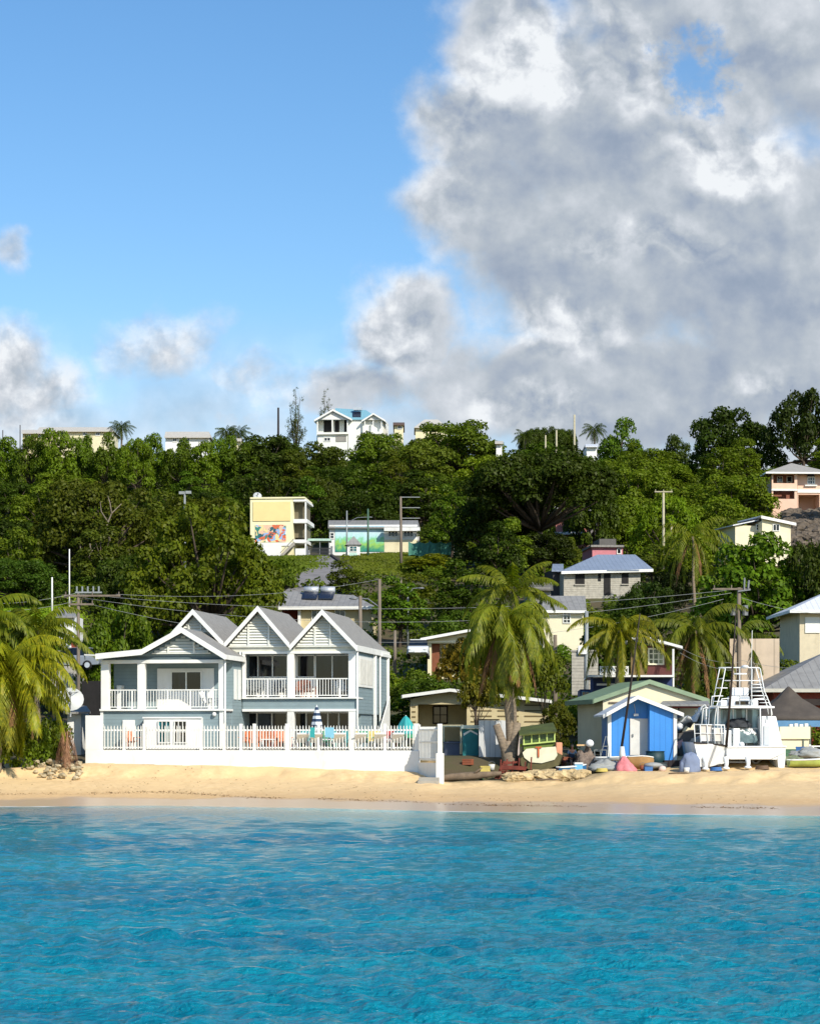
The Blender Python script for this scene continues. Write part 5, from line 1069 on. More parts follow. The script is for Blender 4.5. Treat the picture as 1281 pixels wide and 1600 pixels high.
m = MB(); l_ = q(993, 1117, -.1); m.box(l_.x-.12, l_.x+.12, -.25, -.003, l_.z-.06, l_.z+.06); m.tube([(l_.x, -.05, l_.z), (l_.x-.08, -.05, l_.z+.55)], .012, 5); m.build('lamp', WHT, b.root)
# right hand roofs
b = Bld('grey_hip_house', 'low house with a weathered grey hip roof at the right edge behind the boat', 'house', 1240, 1150, 135, 3)
q0, q1 = b.L(1192, 1079, -.8), b.L(1192, 1079, -.8); m = MB(); m.box(q0.x+.8, q0.x+10, 0, 8, -1, q0.z); m.build('wall', REDL, b.root); b.hip(q0.x, q0.x+11, -.8, 9.5, q0.z+.1, 2.5, GRF, fm=pm('grey_fascia', (190, 186, 172), .7, .1))
m = MB(); m.box(q0.x+1.2, q0.x+9, -.5, -.4, q0.z-.9, q0.z-.5); m.build('beam', DWD, b.root)
b = Bld('tent_gazebo', 'gazebo with a sagging brown tent roof and blue edge beam behind the yellow kiosk', 'gazebo', 1238, 1160, 124, 0)
q = b.L; ap = q(1232, 1072, 2.2); z_ = q(1238, 1125, 0).z; m = MB(); rings = []
for t_ in (0, .25, .5, .75, 1):
    hx, hy = 2.7*t_+.02, 2.4*t_+.02; zz = ap.z-(ap.z-z_)*(t_**.72); rings.append([(ap.x+sx_*hx, 2.4+sy_*hy, zz-(.12 if (sx_ == 0 or sy_ == 0) and t_ < 1 else 0)) for sx_, sy_ in ((-1, -1), (0, -1), (1, -1), (1, 0), (1, 1), (0, 1), (-1, 1), (-1, 0))])
m.loft(rings); m.build('roof', BRF, b.root, True); m = MB(); m.box(ap.x-2.6, ap.x+2.9, -.05, .1, z_-.38, z_-.03); m.build('beam', pm('sea_blue_paint', (92, 140, 176), .6, .1), b.root)
for dx in (-2.5, 2.6): 
    for yy_ in (.15, 4.5): MB().box(ap.x+dx-.07, ap.x+dx+.07, yy_-.07, yy_+.07, -1, z_-.1).build('post', pm('sea_blue_paint', (92, 140, 176)), b.root)
b = Bld('yellow_kiosk', 'pale yellow beach kiosk counter right of the fishing boat', 'kiosk', 1241, 1182, 117, 2)
b.box('counter', 1219, 1155, 1264, 1183, 0, 1.6, CRM2, down=.4); b.box('hatch', 1218, 1135.5, 1265, 1154.5, -.12, 1.5, YLC); m = MB()
for i in range(4): b.rect(m, 1233+i*8, 1131.5-(i % 2), 1238+i*8, 1135, .2, .5)
m.build('bottle_row', WHW, b.root); m = MB(); b.rect(m, 1264.5, 1133, 1266.3, 1183, -.05, .05); b.rect(m, 1254, 1155, 1255.3, 1183, -.08, -.003); m.build('post', pm('green_grey_paint', (96, 110, 100), .7), b.root)
b = Bld('cross_fence', 'short white rail fence with crossed bars at the right edge', 'fence', 1274, 1184, 116.5, 0)
m = MB(); q = b.L; a, c_ = q(1265, 1184, 0), q(1300, 1166, 0); m.bar((a.x, 0, c_.z), (c_.x, 0, c_.z), .07); m.bar((a.x, .05, a.z+.05), (c_.x, .05, c_.z), .06); m.bar((a.x, 0, c_.z), (c_.x, 0, a.z+.05), .06); m.build('rail', WHT, b.root); m = MB(); m.box(a.x-.05, a.x+.05, .1, .2, a.z-.3, c_.z+.1); m.build('post', WHT, b.root)
# skyline
b = Bld('hilltop_house', 'white two storey house with turquoise roof and balconies on the hilltop', 'house', 545, 705, 400, -6)
m = MB(); b.rect(m, 495, 656, 544, 705, 2.0, 10, down=4); b.rect(m, 544, 654, 598, 705, .6, 10, down=4); b.rect(m, 495, 675.5, 544, 678.5, 0, 2); b.rect(m, 496.5, 678.5, 543, 705, .5, 2, down=4); m.build('wall', pm('bright_white', (236, 236, 226), .7, .04), b.root)
for px in (495.2, 518.3, 542): b.box('column', px, 655, px+1.8, 675.5, 0, .3, WHT)
q = b.L; m = MB(); m.slab([q(494.5, 655.5, 0), q(545, 655.5, 0), q(520, 641.5, 0)], (0, .3, 0)); m.slab([q(567, 656, -.2), q(599, 656, -.2), q(583.5, 647, -.2)], (0, .3, 0)); m.build('gable_wall', WHW, b.root)
b.gable((491, 656), (520, 639.5), (549, 654), -.5, 5, TURQ, WHT, .15, fascia=.35); b.gable((565, 657), (583.5, 645.5), (601, 656), -.7, 5, TURQ, WHT, .15, fascia=.3)
m = MB(); m.slab([q(524, 656, .3), q(592, 656, .3), q(572, 642, 5), q(524, 639, 5)], (0, 0, .15)); m.build('main_roof', TURQ, b.root)
for r_ in ((506, 657, 519, 675), (523, 657, 530, 675), (538, 657, 542, 675)): b.box('doorway', *r_, 1.9, 1.99, DRK)
m = MB(); b.rect(m, 552, 636, 565, 640.5, 2.5, 3.6); o = m.build('water_tank', TNK, b.root); m = MB(); m.slab([q(551, 652, 1.0), q(564, 652, 1.0), q(564, 644, 3), q(551, 644, 3)], (0, 0, .1)); m.build('solar_panel', SOLP, b.root)
for px in (570, 583, 596): b.box('column', px-.7, 657, px+.7, 676, -.4, -.1, WHT)
b.box('balcony', 568, 674.5, 598, 678, -.5, .59, WHT); b.win(506, 683, 517, 690, .49, 2, 1, WHT, GLS, .15); b.box('garage_shade', 525, 681, 541, 690, .4, .49, pm('shade_grey', (150, 146, 138), .8))
def sky_house(px0, px1, roofy, eave, base, Y, wm, rm, label, ridge=0, hip=False, wins=()):
    b = Bld('skyline_house', label, 'house', (px0+px1)/2, base, Y, 0, 'houses along the skyline'); body(b, px0+2, eave, px1-2, base, 8, wm, down=3)
    q = b.L; a0, a1, a2, a3 = q(px0, eave+.3, -.7), q(px1, eave+.3, -.7), q(px1-ridge, roofy, 4), q(px0+ridge, roofy, 4); m = MB(); m.slab([a0, a1, a2, a3], (0, 0, -.15)); k0, k1 = Vector((a0.x, 9, a0.z)), Vector((a1.x, 9, a1.z)); m.slab([a3, a2, k1, k0], (0, 0, -.15))
    if ridge: m.add([a1, k1, a2], [(0, 1, 2)]); m.add([k0, a0, a3], [(0, 1, 2)])
    m.build('roof', rm, b.root)
    for w_ in wins: b.win(w_, eave+2, w_+7, eave+8, -.003, 2, 1, WHT, GLS, .12)
    return b
PRF = pm('pale_roof', (190, 184, 172), .8, .1)
sky_house(34, 80, 671.5, 676, 690, 392, BEI, PRF, 'beige flat roofed house at the far left of the skyline', wins=(42, 60))
sky_house(58, 178, 667.5, 673, 690, 405, CRM, PRF, 'long pale roofed house on the left skyline before the dark palm', 4, wins=(96, 130, 150))
sky_house(257, 329, 674.5, 682.5, 695, 392, WHW, PRF, 'white bungalow with pale grey roof on the skyline left of the bushy palms', 2, wins=(270, 290))
sky_house(364, 378, 684, 688, 698, 388, CRM, PRF, 'tiny pale house corner below the bushy skyline palms')
sky_house(614, 632, 660, 663, 680, 400, CRM, pm('brown_roof', (96, 74, 60), .8, .2), 'small cream house with a brown roof right of the white hilltop house', wins=(621,))
sky_house(647, 700, 655.5, 667, 684, 402, CRM, PRF, 'grey hip roof showing over trees right of the white hilltop house', 16)
sky_house(773, 786, 689, 692, 706, 380, WHW, PRF, 'tiny cream house on the skyline right of the wide flat topped tree')
sky_house(914, 934, 694, 697, 708, 372, WHW, WHR, 'low white roof below the feathery skyline palm')
# rubble and walls by the villa
rr_ = random.Random(3)
m = MB()
for i in range(230):
    px, py = rr_.uniform(1222, 1300), rr_.uniform(794, 843); Y = 286-(py-794)*.8; p = Wp(px, py, Y); r_ = rr_.uniform(.25, .8); m.ell((p.x, p.y, gz(p.x, p.y)+.2+max(0, p.z-gz(p.x, p.y))*.6), r_, r_*.8, r_*.7, 7, 5, 0, .25, i)
o = m.build('rock_slope', pm('rock_rubble', (104, 92, 78), .95, .4, 1.5, .5), None); setp(o, 'grey rock rubble slope spilling down below the peach villa', 'rubble', kind='stuff')
m = MB()
for i in range(70):
    t_ = rr_.random(); px = 1190+t_*70; Y = 353-t_*22+rr_.uniform(-2, 2); p = Vector(((px-CX)*Y/FOC, Y, 0)); p.z = gz(p.x, Y)+.2; r_ = rr_.uniform(.4, .9); m.ell((p.x, p.y, p.z), r_*1.3, r_, r_*.7, 7, 5, 0, .25, i)
o = m.build('stone_heap', pm('pale_stone', (186, 178, 164), .95, .25, 1.5, .4), None); setp(o, 'pale stones and earth heaped above the peach villa roof', 'rubble', kind='stuff')
# stepped wall between the palms
b = Bld('block_wall', 'half built grey block wall seen between palms left of the blue building', 'wall', 905, 1050, 150, 0); b.box('wall', 893, 1018, 934, 1052, 0, .25, BLK, down=1.5); b.box('white_sheet', 903, 1009, 916, 1022, -.2, -.02, WHW); b.box('coping', 892, 1015.5, 935, 1018, -.06, .3, CON)
b = Bld('low_hut', 'low white hut with a tin roof between the satellite dish and the sea wall', 'hut', 122, 1150, 121, 0); b.box('wall', 106, 1112, 127, 1165, 0, 3, WHW, down=1.5); m = MB(); q = b.L; m.slab([q(100, 1113, -.6), q(142, 1112, -.4), q(136, 1103, 3), q(104, 1100, 3)], (0, 0, -.1)); m.build('roof', GRF, b.root)
dish(Wp(110.5, 1091, 118.6), .72, 8, 'grey round satellite dish between the low palm and the beach house')
b = Bld('dark_panel', 'dark flat panel behind the low hut beside the beach house', 'fence', 145, 1150, 128, 0); b.box('board', 128, 1064, 158, 1165, 0, .15, DRK, down=1.5)  # plain dark panel filling the gap left of the beach house
b = Bld('roadside_building', 'low pale building behind the parked dark car at the left', 'building', 90, 1040, 158, 0); b.box('wall', 55, 1019, 120, 1045, 0, 4, CON, down=1.5); b.box('red_sign_panel', 112, 1003, 126, 1016, -.3, -.1, REDL); b.box('roof', 53, 1016.5, 122, 1019, -.4, 4.4, GRF)
b = Bld('field_hut', 'small grey roofed hut right of the pale green field', 'hut', 105, 965, 178, 0); body(b, 93, 962, 116, 980, 5, WHW); m = MB(); q = b.L; m.slab([q(88, 963, -.5), q(120, 963, -.5), q(116, 949, 4), q(92, 949, 4)], (0, 0, -.12)); m.build('roof', GRF, b.root)
# ------------------------------------------------------------------ poles and wires
def pole(px, top, bot, Y, label, r=.13, lean=0, arms=(), m=None, cat='pole', name='utility_pole', extra=None, group='poles on the slope'):
    p = Wp(px, top, Y); b_ = Wp(px+lean, bot, Y); zb = min(b_.z, gz(b_.x, Y))-.5; r_ = empty(name, (b_.x, Y, zb), 0, label, cat, group)
    dx = p.x-b_.x; h = p.z-zb; MB().tube([(0, 0, 0), (dx, 0, h)], [r*1.15, r*.8], 8).build('pole', m or WOD, r_, True)
    for dz, w_, off in arms:
        a = MB(); a.box(dx-w_/2+off, dx+w_/2+off, -.14, -.05, h-dz-.06, h-dz+.06)
        for k in range(3): x = dx+off+(-w_/2+.1)+(w_-.2)*k/2; a.tube([(x, -.09, h-dz+.06), (x, -.09, h-dz+.25)], .04, 6)
        a.build('crossarm', m or WOD, r_)
    if extra: extra(r_, dx, h)
    return Vector((p.x, Y, p.z))
def lamp_arm(w_, dz=.1, sg=1):
    def f(r_, dx, h):
        a = MB(); a.tube([(dx, 0, h-dz-.7), (dx+sg*w_*.5, 0, h-dz-.05), (dx+sg*w_, 0, h-dz)], .05, 6); a.build('arm', GMT, r_); MB().ell((dx+sg*(w_+.25), 0, h-dz-.02), .35, .14, .09, 10, 6).build('lamp_head', GMT, r_, True)
    return f
def trafo(r_, dx, h):
    for sx_ in (-.4, .35): a = MB(); a.tube([(dx+sx_, -.25, h-1.8), (dx+sx_, -.25, h-1.15)], .19, 10); a.build('transformer', GMT, r_)
    a = MB(); a.tube([(dx+.3, -.2, h-.2), (dx+.32, -.2, h+.6)], .06, 6); a.tube([(dx+.55, -.2, h-.1), (dx+.6, -.2, h+.45)], .07, 6); a.bar((dx-.1, -.2, h-.25), (dx+.7, -.2, h-.15), .08); a.build('switch_gear', GMT, r_)
GPL = pm('galvanised', (150, 154, 152), .5, .1, metal=.3); SPL = pm('pale_pole', (176, 168, 140), .8, .15)
def head(r_, dx, h): a = MB(); a.box(dx-.2, dx+1.5, -.1, .1, h-.04, h+.06); [a.tube([(dx-.1+.35*k, 0, h+.06), (dx-.1+.35*k, 0, h+.4)], .06, 6) for k in range(5)]; a.build('insulator_head', GPL, r_)
pl = pole(123, 926, 1062, 140, 'left utility pole with a wide pale crossarm, beside the beach house', .12, arms=((.2, 3.6, .9), (.75, 1.6, .2)), extra=head)
pr_ = pole(1154, 918, 1150, 140, 'right utility pole carrying transformers behind the fishing boat', .15, arms=((.1, 2.4, -.5),), extra=trafo)
p3 = pole(593, 905, 1010, 172, 'wooden pole with a lamp arm right of the beach house gables', .15, extra=lamp_arm(1.8, 1.5, -1))
pole(563, 931, 985, 160, 'short brown pole behind the right gable', .15)
pole(626, 776, 905, 250, 'tall pole with three short side arms before the long mural building', .16, lean=1, extra=lambda r_, dx, h: [MB().box(dx, dx+2.2, -.05, .05, h-.1-k*1.0, h-.02-k*1.0).build('side_arm', GPL, r_) for k in (0, 1.2, 2.4)])
p4 = pole(626, 906, 965, 198, 'tall straight pole below the end of the mesh fence', .15)
pole(637, 917, 962, 196, 'grey street lamp with a curved arm right of the tall straight pole', .09, m=GPL, name='street_lamp', cat='street lamp', extra=lamp_arm(.9))
pole(575, 795, 862, 265, 'slim green pole in front of the meadow mural', .12, m=pm('green_pole', (74, 104, 84), .7))
pole(542, 798, 845, 272, 'slim lamp pole standing over the gate hut', .1, m=GPL, extra=lamp_arm(2.6, .8), name='street_lamp', cat='street lamp')
pole(1036, 767, 876, 232, 'pale T shaped pole with a single crossarm left of the hillside palm', .15, m=SPL, arms=((.1, 1.9, 0),))
pole(1049, 812, 874, 236, 'shorter pale pole right of the T shaped pole', .12, m=SPL, lean=-4)
pole(289, 768, 800, 234, 'floodlight pole with twin lamps above the olive dome tree', .14, m=GPL, extra=lambda r_, dx, h: MB().box(dx-.6, dx-.05, -.2, .2, h-.3, h).box(dx+.1, dx+.7, -.2, .2, h-.25, h+.05).build('floodlight', GPL, r_))
pole(109, 858, 960, 192, 'thin white flagpole by the pale green field', .06, m=WHT); pole(82, 902, 945, 190, 'short white goal post on the pale green field', .08, m=WHT)
pole(435, 637, 680, 402, 'bare dark pole on the skyline left of the wispy trees', .22, m=DWD); pole(897, 648, 705, 380, 'tall white mast on the skyline left of the feathery palm', .2, m=SPL); pole(869, 672, 702, 378, 'short pale post on the skyline left of the white mast', .18, m=SPL); pole(852, 680, 706, 377, 'lowest pale post on the skyline by the thin topped trees', .16, m=SPL)
pole(32, 664, 686, 400, 'thin aerial at the far left of the skyline', .1, m=DWD, name='aerial', cat='aerial'); pole(5, 672, 686, 400, 'shortest aerial, at the very left edge of the skyline', .1, m=DWD, name='aerial', cat='aerial')
pole(916, 955, 1010, 150, 'plain grey post between the cream cottage and the yellowish palm', .16, m=GPL); pole(867, 992, 1040, 132, 'bare grey trunk like post right of the tall coconut palm', .14)
pole(617, 985, 1020, 176, 'broken wooden post left of the parked white car', .14)
WIRE = pm('wire_grey', (150, 152, 150), .6, .05, bump=0)
def wire(a, c_, sag, label, r=.011):
    a, c_ = Vector(a), Vector(c_); m = MB(); pts = [a.lerp(c_, t_)-Vector((0, 0, sag*4*t_*(1-t_))) for t_ in [i/24 for i in range(25)]]; m.tube([p-a for p in pts], r, 5); o = m.build('power_line', WIRE, None, True, label, a); o['category'] = 'cable'; o['group'] = 'overhead cables'
L0 = Wp(-60, 942, 138)
wire(L0, pl+Vector((0, 0, 0)), .3, 'upper cable from the left edge to the left utility pole'); wire(L0-Vector((0, 0, .5)), pl-Vector((0, 0, .5)), .3, 'lower cable from the left edge to the left utility pole')
for k, (dz, sg, nm) in enumerate(((.1, 1.1, 'top'), (.35, 1.7, 'second'), (.75, 2.6, 'third'))):
    wire(pl+Vector((.4*k, -.1, -dz)), pr_+Vector((-.5*k, -.1, -dz)), sg, f'{nm} long cable spanning from the left to the right utility pole')
wire(pl+Vector((2.4, 0, -.1)), p3, .6, 'cable from the left utility pole to the pole by the gables'); wire(pr_-Vector((0, 0, .6)), Wp(1350, 960, 140), .4, 'cable leaving the right utility pole towards the right edge')
wire(pr_-Vector((0, 0, 4.8)), Wp(1062, 1012, 135), .3, 'upper service cable from the right pole to the dark red cabin'); wire(pr_-Vector((0, 0, 5.3)), Wp(1062, 1020, 135), .3, 'lower service cable from the right pole to the dark red cabin'); wire(pr_-Vector((0, 0, 4.6)), Wp(1320, 1038, 137), .4, 'low cable from the right pole to the grey hip roof')

# ------------------------------------------------------------------ cars
CARW = pm('car_white', (222, 224, 226), .3, .03, bump=0); CARG = pm('car_silver', (132, 138, 146), .3, .03, bump=0); TYR = pm('tyre', (24, 24, 24), .9)
def car(loc, yaw, label, paint):
    r_ = empty('parked_car', loc, R(yaw), label, 'car'); rings = []
    prof = [(-2.1, .45, .78, .72), (-2.05, .35, .95, .8), (-1.3, .3, 1.0, .84), (-.2, .3, 1.02, .85), (.9, .3, 1.0, .85), (1.8, .32, .85, .82), (2.1, .42, .7, .7)]
    for x, z0, z1, hw in prof: rings.append([(x, -hw, z0), (x, -hw, z1-.12), (x, -hw*.9, z1), (x, hw*.9, z1), (x, hw, z1-.12), (x, hw, z0)])
    m = MB(); m.loft(rings); bd = m.build('body', paint, r_, bevel=.04)
    cab = [(-1.95, .98, .98, .74), (-1.55, .98, 1.42, .66), (-.3, .98, 1.5, .66), (.35, .98, 1.42, .66), (1.1, .98, 1.0, .74)]; rings = [[(x, -.78, z0), (x, -hw, z1), (x, hw, z1), (x, .78, z0)] for x, z0, z1, hw in cab]
    m = MB(); m.loft(rings); m.build('windows', GLS, r_); m = MB(); m.slab([(-1.5, -.64, 1.46), (.3, -.64, 1.46), (.3, .64, 1.46), (-1.5, .64, 1.46)], (0, 0, .06)); m.build('roof', paint, r_)
    for x in (-1.3, 1.3):
        for sy_ in (-1, 1): m = MB(); m.tube([(x, sy_*.66, .32), (x, sy_*.86, .32)], .32, 16); w_ = m.build('wheel', TYR, r_, True); m = MB(); m.tube([(x, sy_*.85, .32), (x, sy_*.875, .32)], .19, 12); m.build('rim', TNK, w_)
    for sy_ in (-.6, .6): MB().ell((2.08, sy_, .66), .08, .16, .08, 10, 6).build('headlight', pm('lamp_glass', (230, 232, 230), .1), r_, True)
    MB().box(2.09, 2.13, -.25, .25, .42, .54).build('number_plate', WHW, r_); return r_
p = Wp(653.5, 1029, 174); car((p.x, 174, p.z), -92, 'white car parked beside the cream house above the bungalow, seen from its front', CARW)
p = Wp(112, 1047, 150); car((p.x, 150, p.z), 175, 'silver car behind the palm fronds at the left, by the utility pole', CARG)

# ------------------------------------------------------------------ terrace and balcony furniture
TN = {k: pm('painted_'+k, c, .6, .1) for k, c in (('orange', (216, 120, 70)), ('teal', (50, 160, 160)), ('red', (200, 66, 60)), ('green', (40, 140, 96)), ('yellow', (212, 190, 100)), ('grey', (104, 112, 116)), ('white', (228, 228, 224)), ('sky', (130, 190, 214)), ('brown', (150, 84, 60)))}
def chair(loc, yaw, col_, label, rocker=False):
    m_ = TN[col_]; r_ = empty('garden_chair', loc, R(yaw), label, 'chair', 'chairs at the beach house'); m = MB()
    for i in range(5): m.slab([(-.27, -.28+.12*i, .38-.02*i), (.27, -.28+.12*i, .38-.02*i), (.27, -.19+.12*i, .365-.02*i), (-.27, -.19+.12*i, .365-.02*i)], (0, 0, .025))
    m.build('seat', m_, r_); m = MB()
    for i in range(5): x = -.24+.12*i; m.slab([(x-.045, .28, .32), (x+.045, .28, .32), (x+.05, .52, 1.0-.05*abs(i-2)), (x-.05, .52, 1.0-.05*abs(i-2))], (0, .03, .01))
    m.bar((-.28, .44, .72), (.28, .44, .72), .04); m.build('backrest', m_, r_)
    for sx_ in (-1, 1):
        m = MB(); m.box(sx_*.33-.06, sx_*.33+.06, -.36, .42, .56, .59); m.build('armrest', m_, r_); m = MB(); m.box(sx_*.29-.025, sx_*.29+.025, -.3, -.24, 0, .56); m.build('leg', m_, r_); m = MB(); m.bar((sx_*.29, .42, 0), (sx_*.29, .3, .56), .05); m.build('leg', m_, r_)
        if rocker: m = MB(); m.tube([(sx_*.29, -.45, .06), (sx_*.29, 0, -.0), (sx_*.29, .5, .08)], .025, 5); m.build('rocker', m_, r_)
    return r_
hw_ = b0 = None
HF = Fr(557, 1190, 120, -9.3)
def on(px, Y, z): return ((px-CX)*Y/FOC, Y, z)
zup = HF.o.z+(Fr(557, 1190, 120, -9.3).L(470, 1089.5, 0).z); zt0 = TZ+.01
def balc(px, l): p = HF.wl(Vector((HF.lx(px, l), l, 0))); p.z = zup; return p
chair(balc(396, .9), -20, 'grey', 'grey slatted rocking chair on the middle balcony, left end', True); chair(balc(438, .9), 15, 'grey', 'grey slatted chair behind the railing at the right of the middle balcony')
chair(balc(468, .9), -10, 'brown', 'brown chair at the left of the right balcony'); chair(balc(483, .9), 160, 'brown', 'brown chair with its back to the sea on the right balcony'); chair(balc(535, .9), 20, 'white', 'white rocking chair at the right end of the right balcony', True)
p_ = Fr(557, 1190, 120, -9.3); 
pp = HF.wl(Vector((HF.lx(329, -3.2), -3.2, 0))); pp.z = HF.wl(HF.L(329, 1107.5, -3.6)).z; chair(pp, 60, 'white', 'white chair folded back at the right of the left balcony')
def ter(px, l, z=None):
    p = HF.wl(Vector((HF.lx(px, l), l, 0))); p.z = TZ+.1 if z is None else z; return p
for px, l, c_, yaw, lb in ((205, -4.9, 'orange', 30, 'orange chair in front of the white bay, left part of the terrace'), (386, -2.6, 'orange', -15, 'orange chair leftmost under the middle balcony'), (412, -1.8, 'orange', 10, 'orange chair in the middle under the middle balcony'), (396, -3.8, 'orange', 200, 'orange chair with its back to the sea near the first fence post'), (424, -4.0, 'orange', 170, 'orange chair with its back to the sea by the small white table'), (444, -3.6, 'orange', 25, 'orange chair closest to the column between the balconies'), (536, -3.2, 'teal', -20, 'teal chair right of the pale blue towel'), (508, -2.8, 'green', 10, 'green chair directly behind the striped closed parasol'), (436, -2.6, 'red', 30, 'red orange chair beside the column between the balconies'),
    (478, -1.2, 'teal', 0, 'teal chair left of the striped closed parasol'), (522, -1.6, 'teal', 20, 'teal chair right of the striped closed parasol'), (547, -2.4, 'yellow', -25, 'pale yellow chair near the right column of the terrace'), (571, -3.5, 'green', 15, 'green chair by the foot of the outside stair'),
    (585, -4, 'yellow', 0, 'yellow chair at the corner below the outside stair'), (609, -4.2, 'red', -10, 'red chair left of the teal parasol'), (148, -5.2, 'white', 20, 'white chair behind the white end wall')):
    chair(ter(px, l), yaw, c_, lb)
def lounger(px, l, label):
    r_ = empty('sun_lounger', ter(px, l), R(-80), label, 'sun lounger', 'white sun loungers behind the fence'); m = MB(); m.box(-.9, .45, -.3, .3, .3, .38); m.build('seat', TN['white'], r_); m = MB(); m.slab([(.45, -.3, .3), (.45, .3, .3), (1.0, .3, .75), (1.0, -.3, .75)], (-.03, 0, .07)); m.build('backrest', TN['white'], r_)
    for x in (-.8, .7):
        for y in (-.25, .25): MB().box(x-.03, x+.03, y-.03, y+.03, 0, .31).build('leg', TN['white'], r_)
for px, lb in ((470, 'leftmost'), (492, 'second from the left'), (527, 'third from the left'), (560, 'third from the right'), (590, 'second from the right'), (618, 'rightmost')): lounger(px, -5.2, f'{lb} of the white sun loungers behind the right half of the fence')
for px, l, lb in ((419, -4.6, 'small white table among the orange chairs'), (512, -4.0, 'small white table beside the striped parasol'), (600, -5.0, 'small white table in front of the red chair')):
    r_ = empty('side_table', ter(px, l), 0, lb, 'table'); MB().box(-.35, .35, -.3, .3, .45, .5).build('tabletop', TN['white'], r_)
    for x in (-.28, .28):
        for y in (-.24, .24): MB().box(x-.03, x+.03, y-.03, y+.03, 0, .45).build('leg', TN['white'], r_)
STR = bpy.data.materials.new('striped_canvas'); STR.use_nodes = True; t = NT(STR.node_tree); g = t.new('ShaderNodeTexCoord').outputs['Object']; sp = t.new('ShaderNodeSeparateXYZ'); t.l.new(g, sp.inputs[0])
t.l.new(t.mix(t.m('GREATER_THAN', t.m('FRACT', t.m('MULTIPLY', sp.outputs[2], 3.2)), .5), s2l((226, 230, 232)), s2l((40, 62, 92))), t.n['Principled BSDF'].inputs['Base Color']); t.n['Principled BSDF'].inputs['Roughness'].default_value = .8
def parasol(px, l, h, mt, label, w_=.26):
    r_ = empty('closed_parasol', ter(px, l), 0, label, 'parasol'); MB().tube([(0, 0, 0), (0, 0, h)], .025, 8).build('pole', WHT, r_); MB().tube([(0, 0, 0), (0, 0, .1)], .28, 14).build('base', CON, r_); m = MB(); rings = []
    for i in range(9):
        t_ = i/8; rings.append([((w_*(1-t_)**.7+.02)*(1+.25*math.cos(a*4))*math.cos(a), (w_*(1-t_)**.7+.02)*(1+.25*math.cos(a*4))*math.sin(a), h*.42+h*.56*t_) for a in [2*math.pi*j/16 for j in range(16)]])
    m.loft(rings); m.build('canopy', mt, r_, True)
parasol(495, -4.6, 2.3, STR, 'closed blue and white striped parasol on the terrace'); parasol(634, -4.6, 1.75, TN['teal'], 'closed teal parasol near the right end of the fence', .5); parasol(629, -3.4, 1.3, TN['green'], 'dark green folded cloth shade behind the teal parasol', .55)
def towel(px0, px1, l, col_, label):
    a, c_ = ter(px0, l), ter(px1, l); z1 = TZ+1.2; m = MB(); m.slab([(0, 0, 0), (c_.x-a.x, c_.y-a.y, 0), (c_.x-a.x, c_.y-a.y, -.55), (0, 0, -.5)], (0, .03, 0)); o = m.build('towel', TN[col_], None, False, label, (a.x, a.y, z1)); o['category'] = 'towel'; o['group'] = 'towels hung on the fence'
towel(508, 522, -6.35, 'sky', 'pale blue towel hung on the fence right of the striped parasol'); towel(485, 492, -6.35, 'teal', 'narrow teal towel hung on the fence left of the striped parasol')

def blob3(m, c, rx, ry, rz, seed, nu=34, nv=20, amp=.38, flat=None):
    """crumpled cloth-like lump"""
    o = Vector((seed*3.7, seed*1.3, seed*.7)); vs = []; fs = []
    for i in range(nv+1):
        th = math.pi*i/nv
        for j in range(nu):
            ph = 2*math.pi*j/nu; d = Vector((math.sin(th)*math.cos(ph), math.sin(th)*math.sin(ph), math.cos(th)))
            k = 1+amp*noise.noise(d*1.6+o)+amp*.55*(abs(noise.noise(d*4.2+o))*2-.5)+amp*.22*noise.noise(d*10+o)
            z = rz*k*d.z; z = max(z, -rz*.35) if flat is None else max(z, flat)
            vs.append((c[0]+rx*k*d.x, c[1]+ry*k*d.y, c[2]+z))
    for i in range(nv):
        for j in range(nu): fs.append((i*nu+j, (i+1)*nu+j, (i+1)*nu+(j+1) % nu, i*nu+(j+1) % nu))
    m.add(vs, fs)
# ------------------------------------------------------------------ fishing boat with tower
BW = pm('gelcoat', (234, 236, 236), .35, .04, .8, .05, dirt=((170, 160, 140), .25)); PIP = pm('white_pipe', (230, 232, 230), .4, .03, bump=0); CLR = glass('clear_curtain', (120, 146, 152), .25); BLUT = pm('blue_grey_tarp', (120, 132, 158), .8, .12, 1.2, .4); GRT = pm('grey_tarp', (150, 152, 150), .85, .2, 1.5, .5)
b = Bld('fishing_boat', 'white twin hulled fishing boat with a tall pipe tower, propped on the sand', 'boat', 1156, 1200, 112, 3); q = b.L; rt = b.root
def P3(px, py, l): return b.L(px, py, l)
zk = P3(1156, 1187, 0).z; zd_ = P3(1156, 1168.5, 0).z; xl, xr_ = P3(1134, 1, 0).x, P3(1226.5, 1, 0).x
def hullsec(x0_, x1_, z0, z1, y, tp): return [(x0_+tp, y, z1), (x0_+tp*1.1, y, (z0+z1)/2), (x0_+tp*2+.06, y, z0), (x1_-tp*2-.06, y, z0), (x1_-tp*1.1, y, (z0+z1)/2), (x1_-tp, y, z1)]
m = MB(); m.loft([hullsec(xr_-.42, xr_, zk-.45, zd_+.05, 0, 0), hullsec(xr_-.45, xr_, zk-.45, zd_+.1, 4, 0), hullsec(xr_-.7, xr_-.05, zk-.3, zd_+.25, 6.5, .1), hullsec(xr_-.6, xr_-.15, zk, zd_+.4, 7.6, .22)]); m.build('hull', BW, rt, bevel=.03)
xh0, xh1 = P3(1080.5, 1, 0).x, P3(1136, 1, 0).x
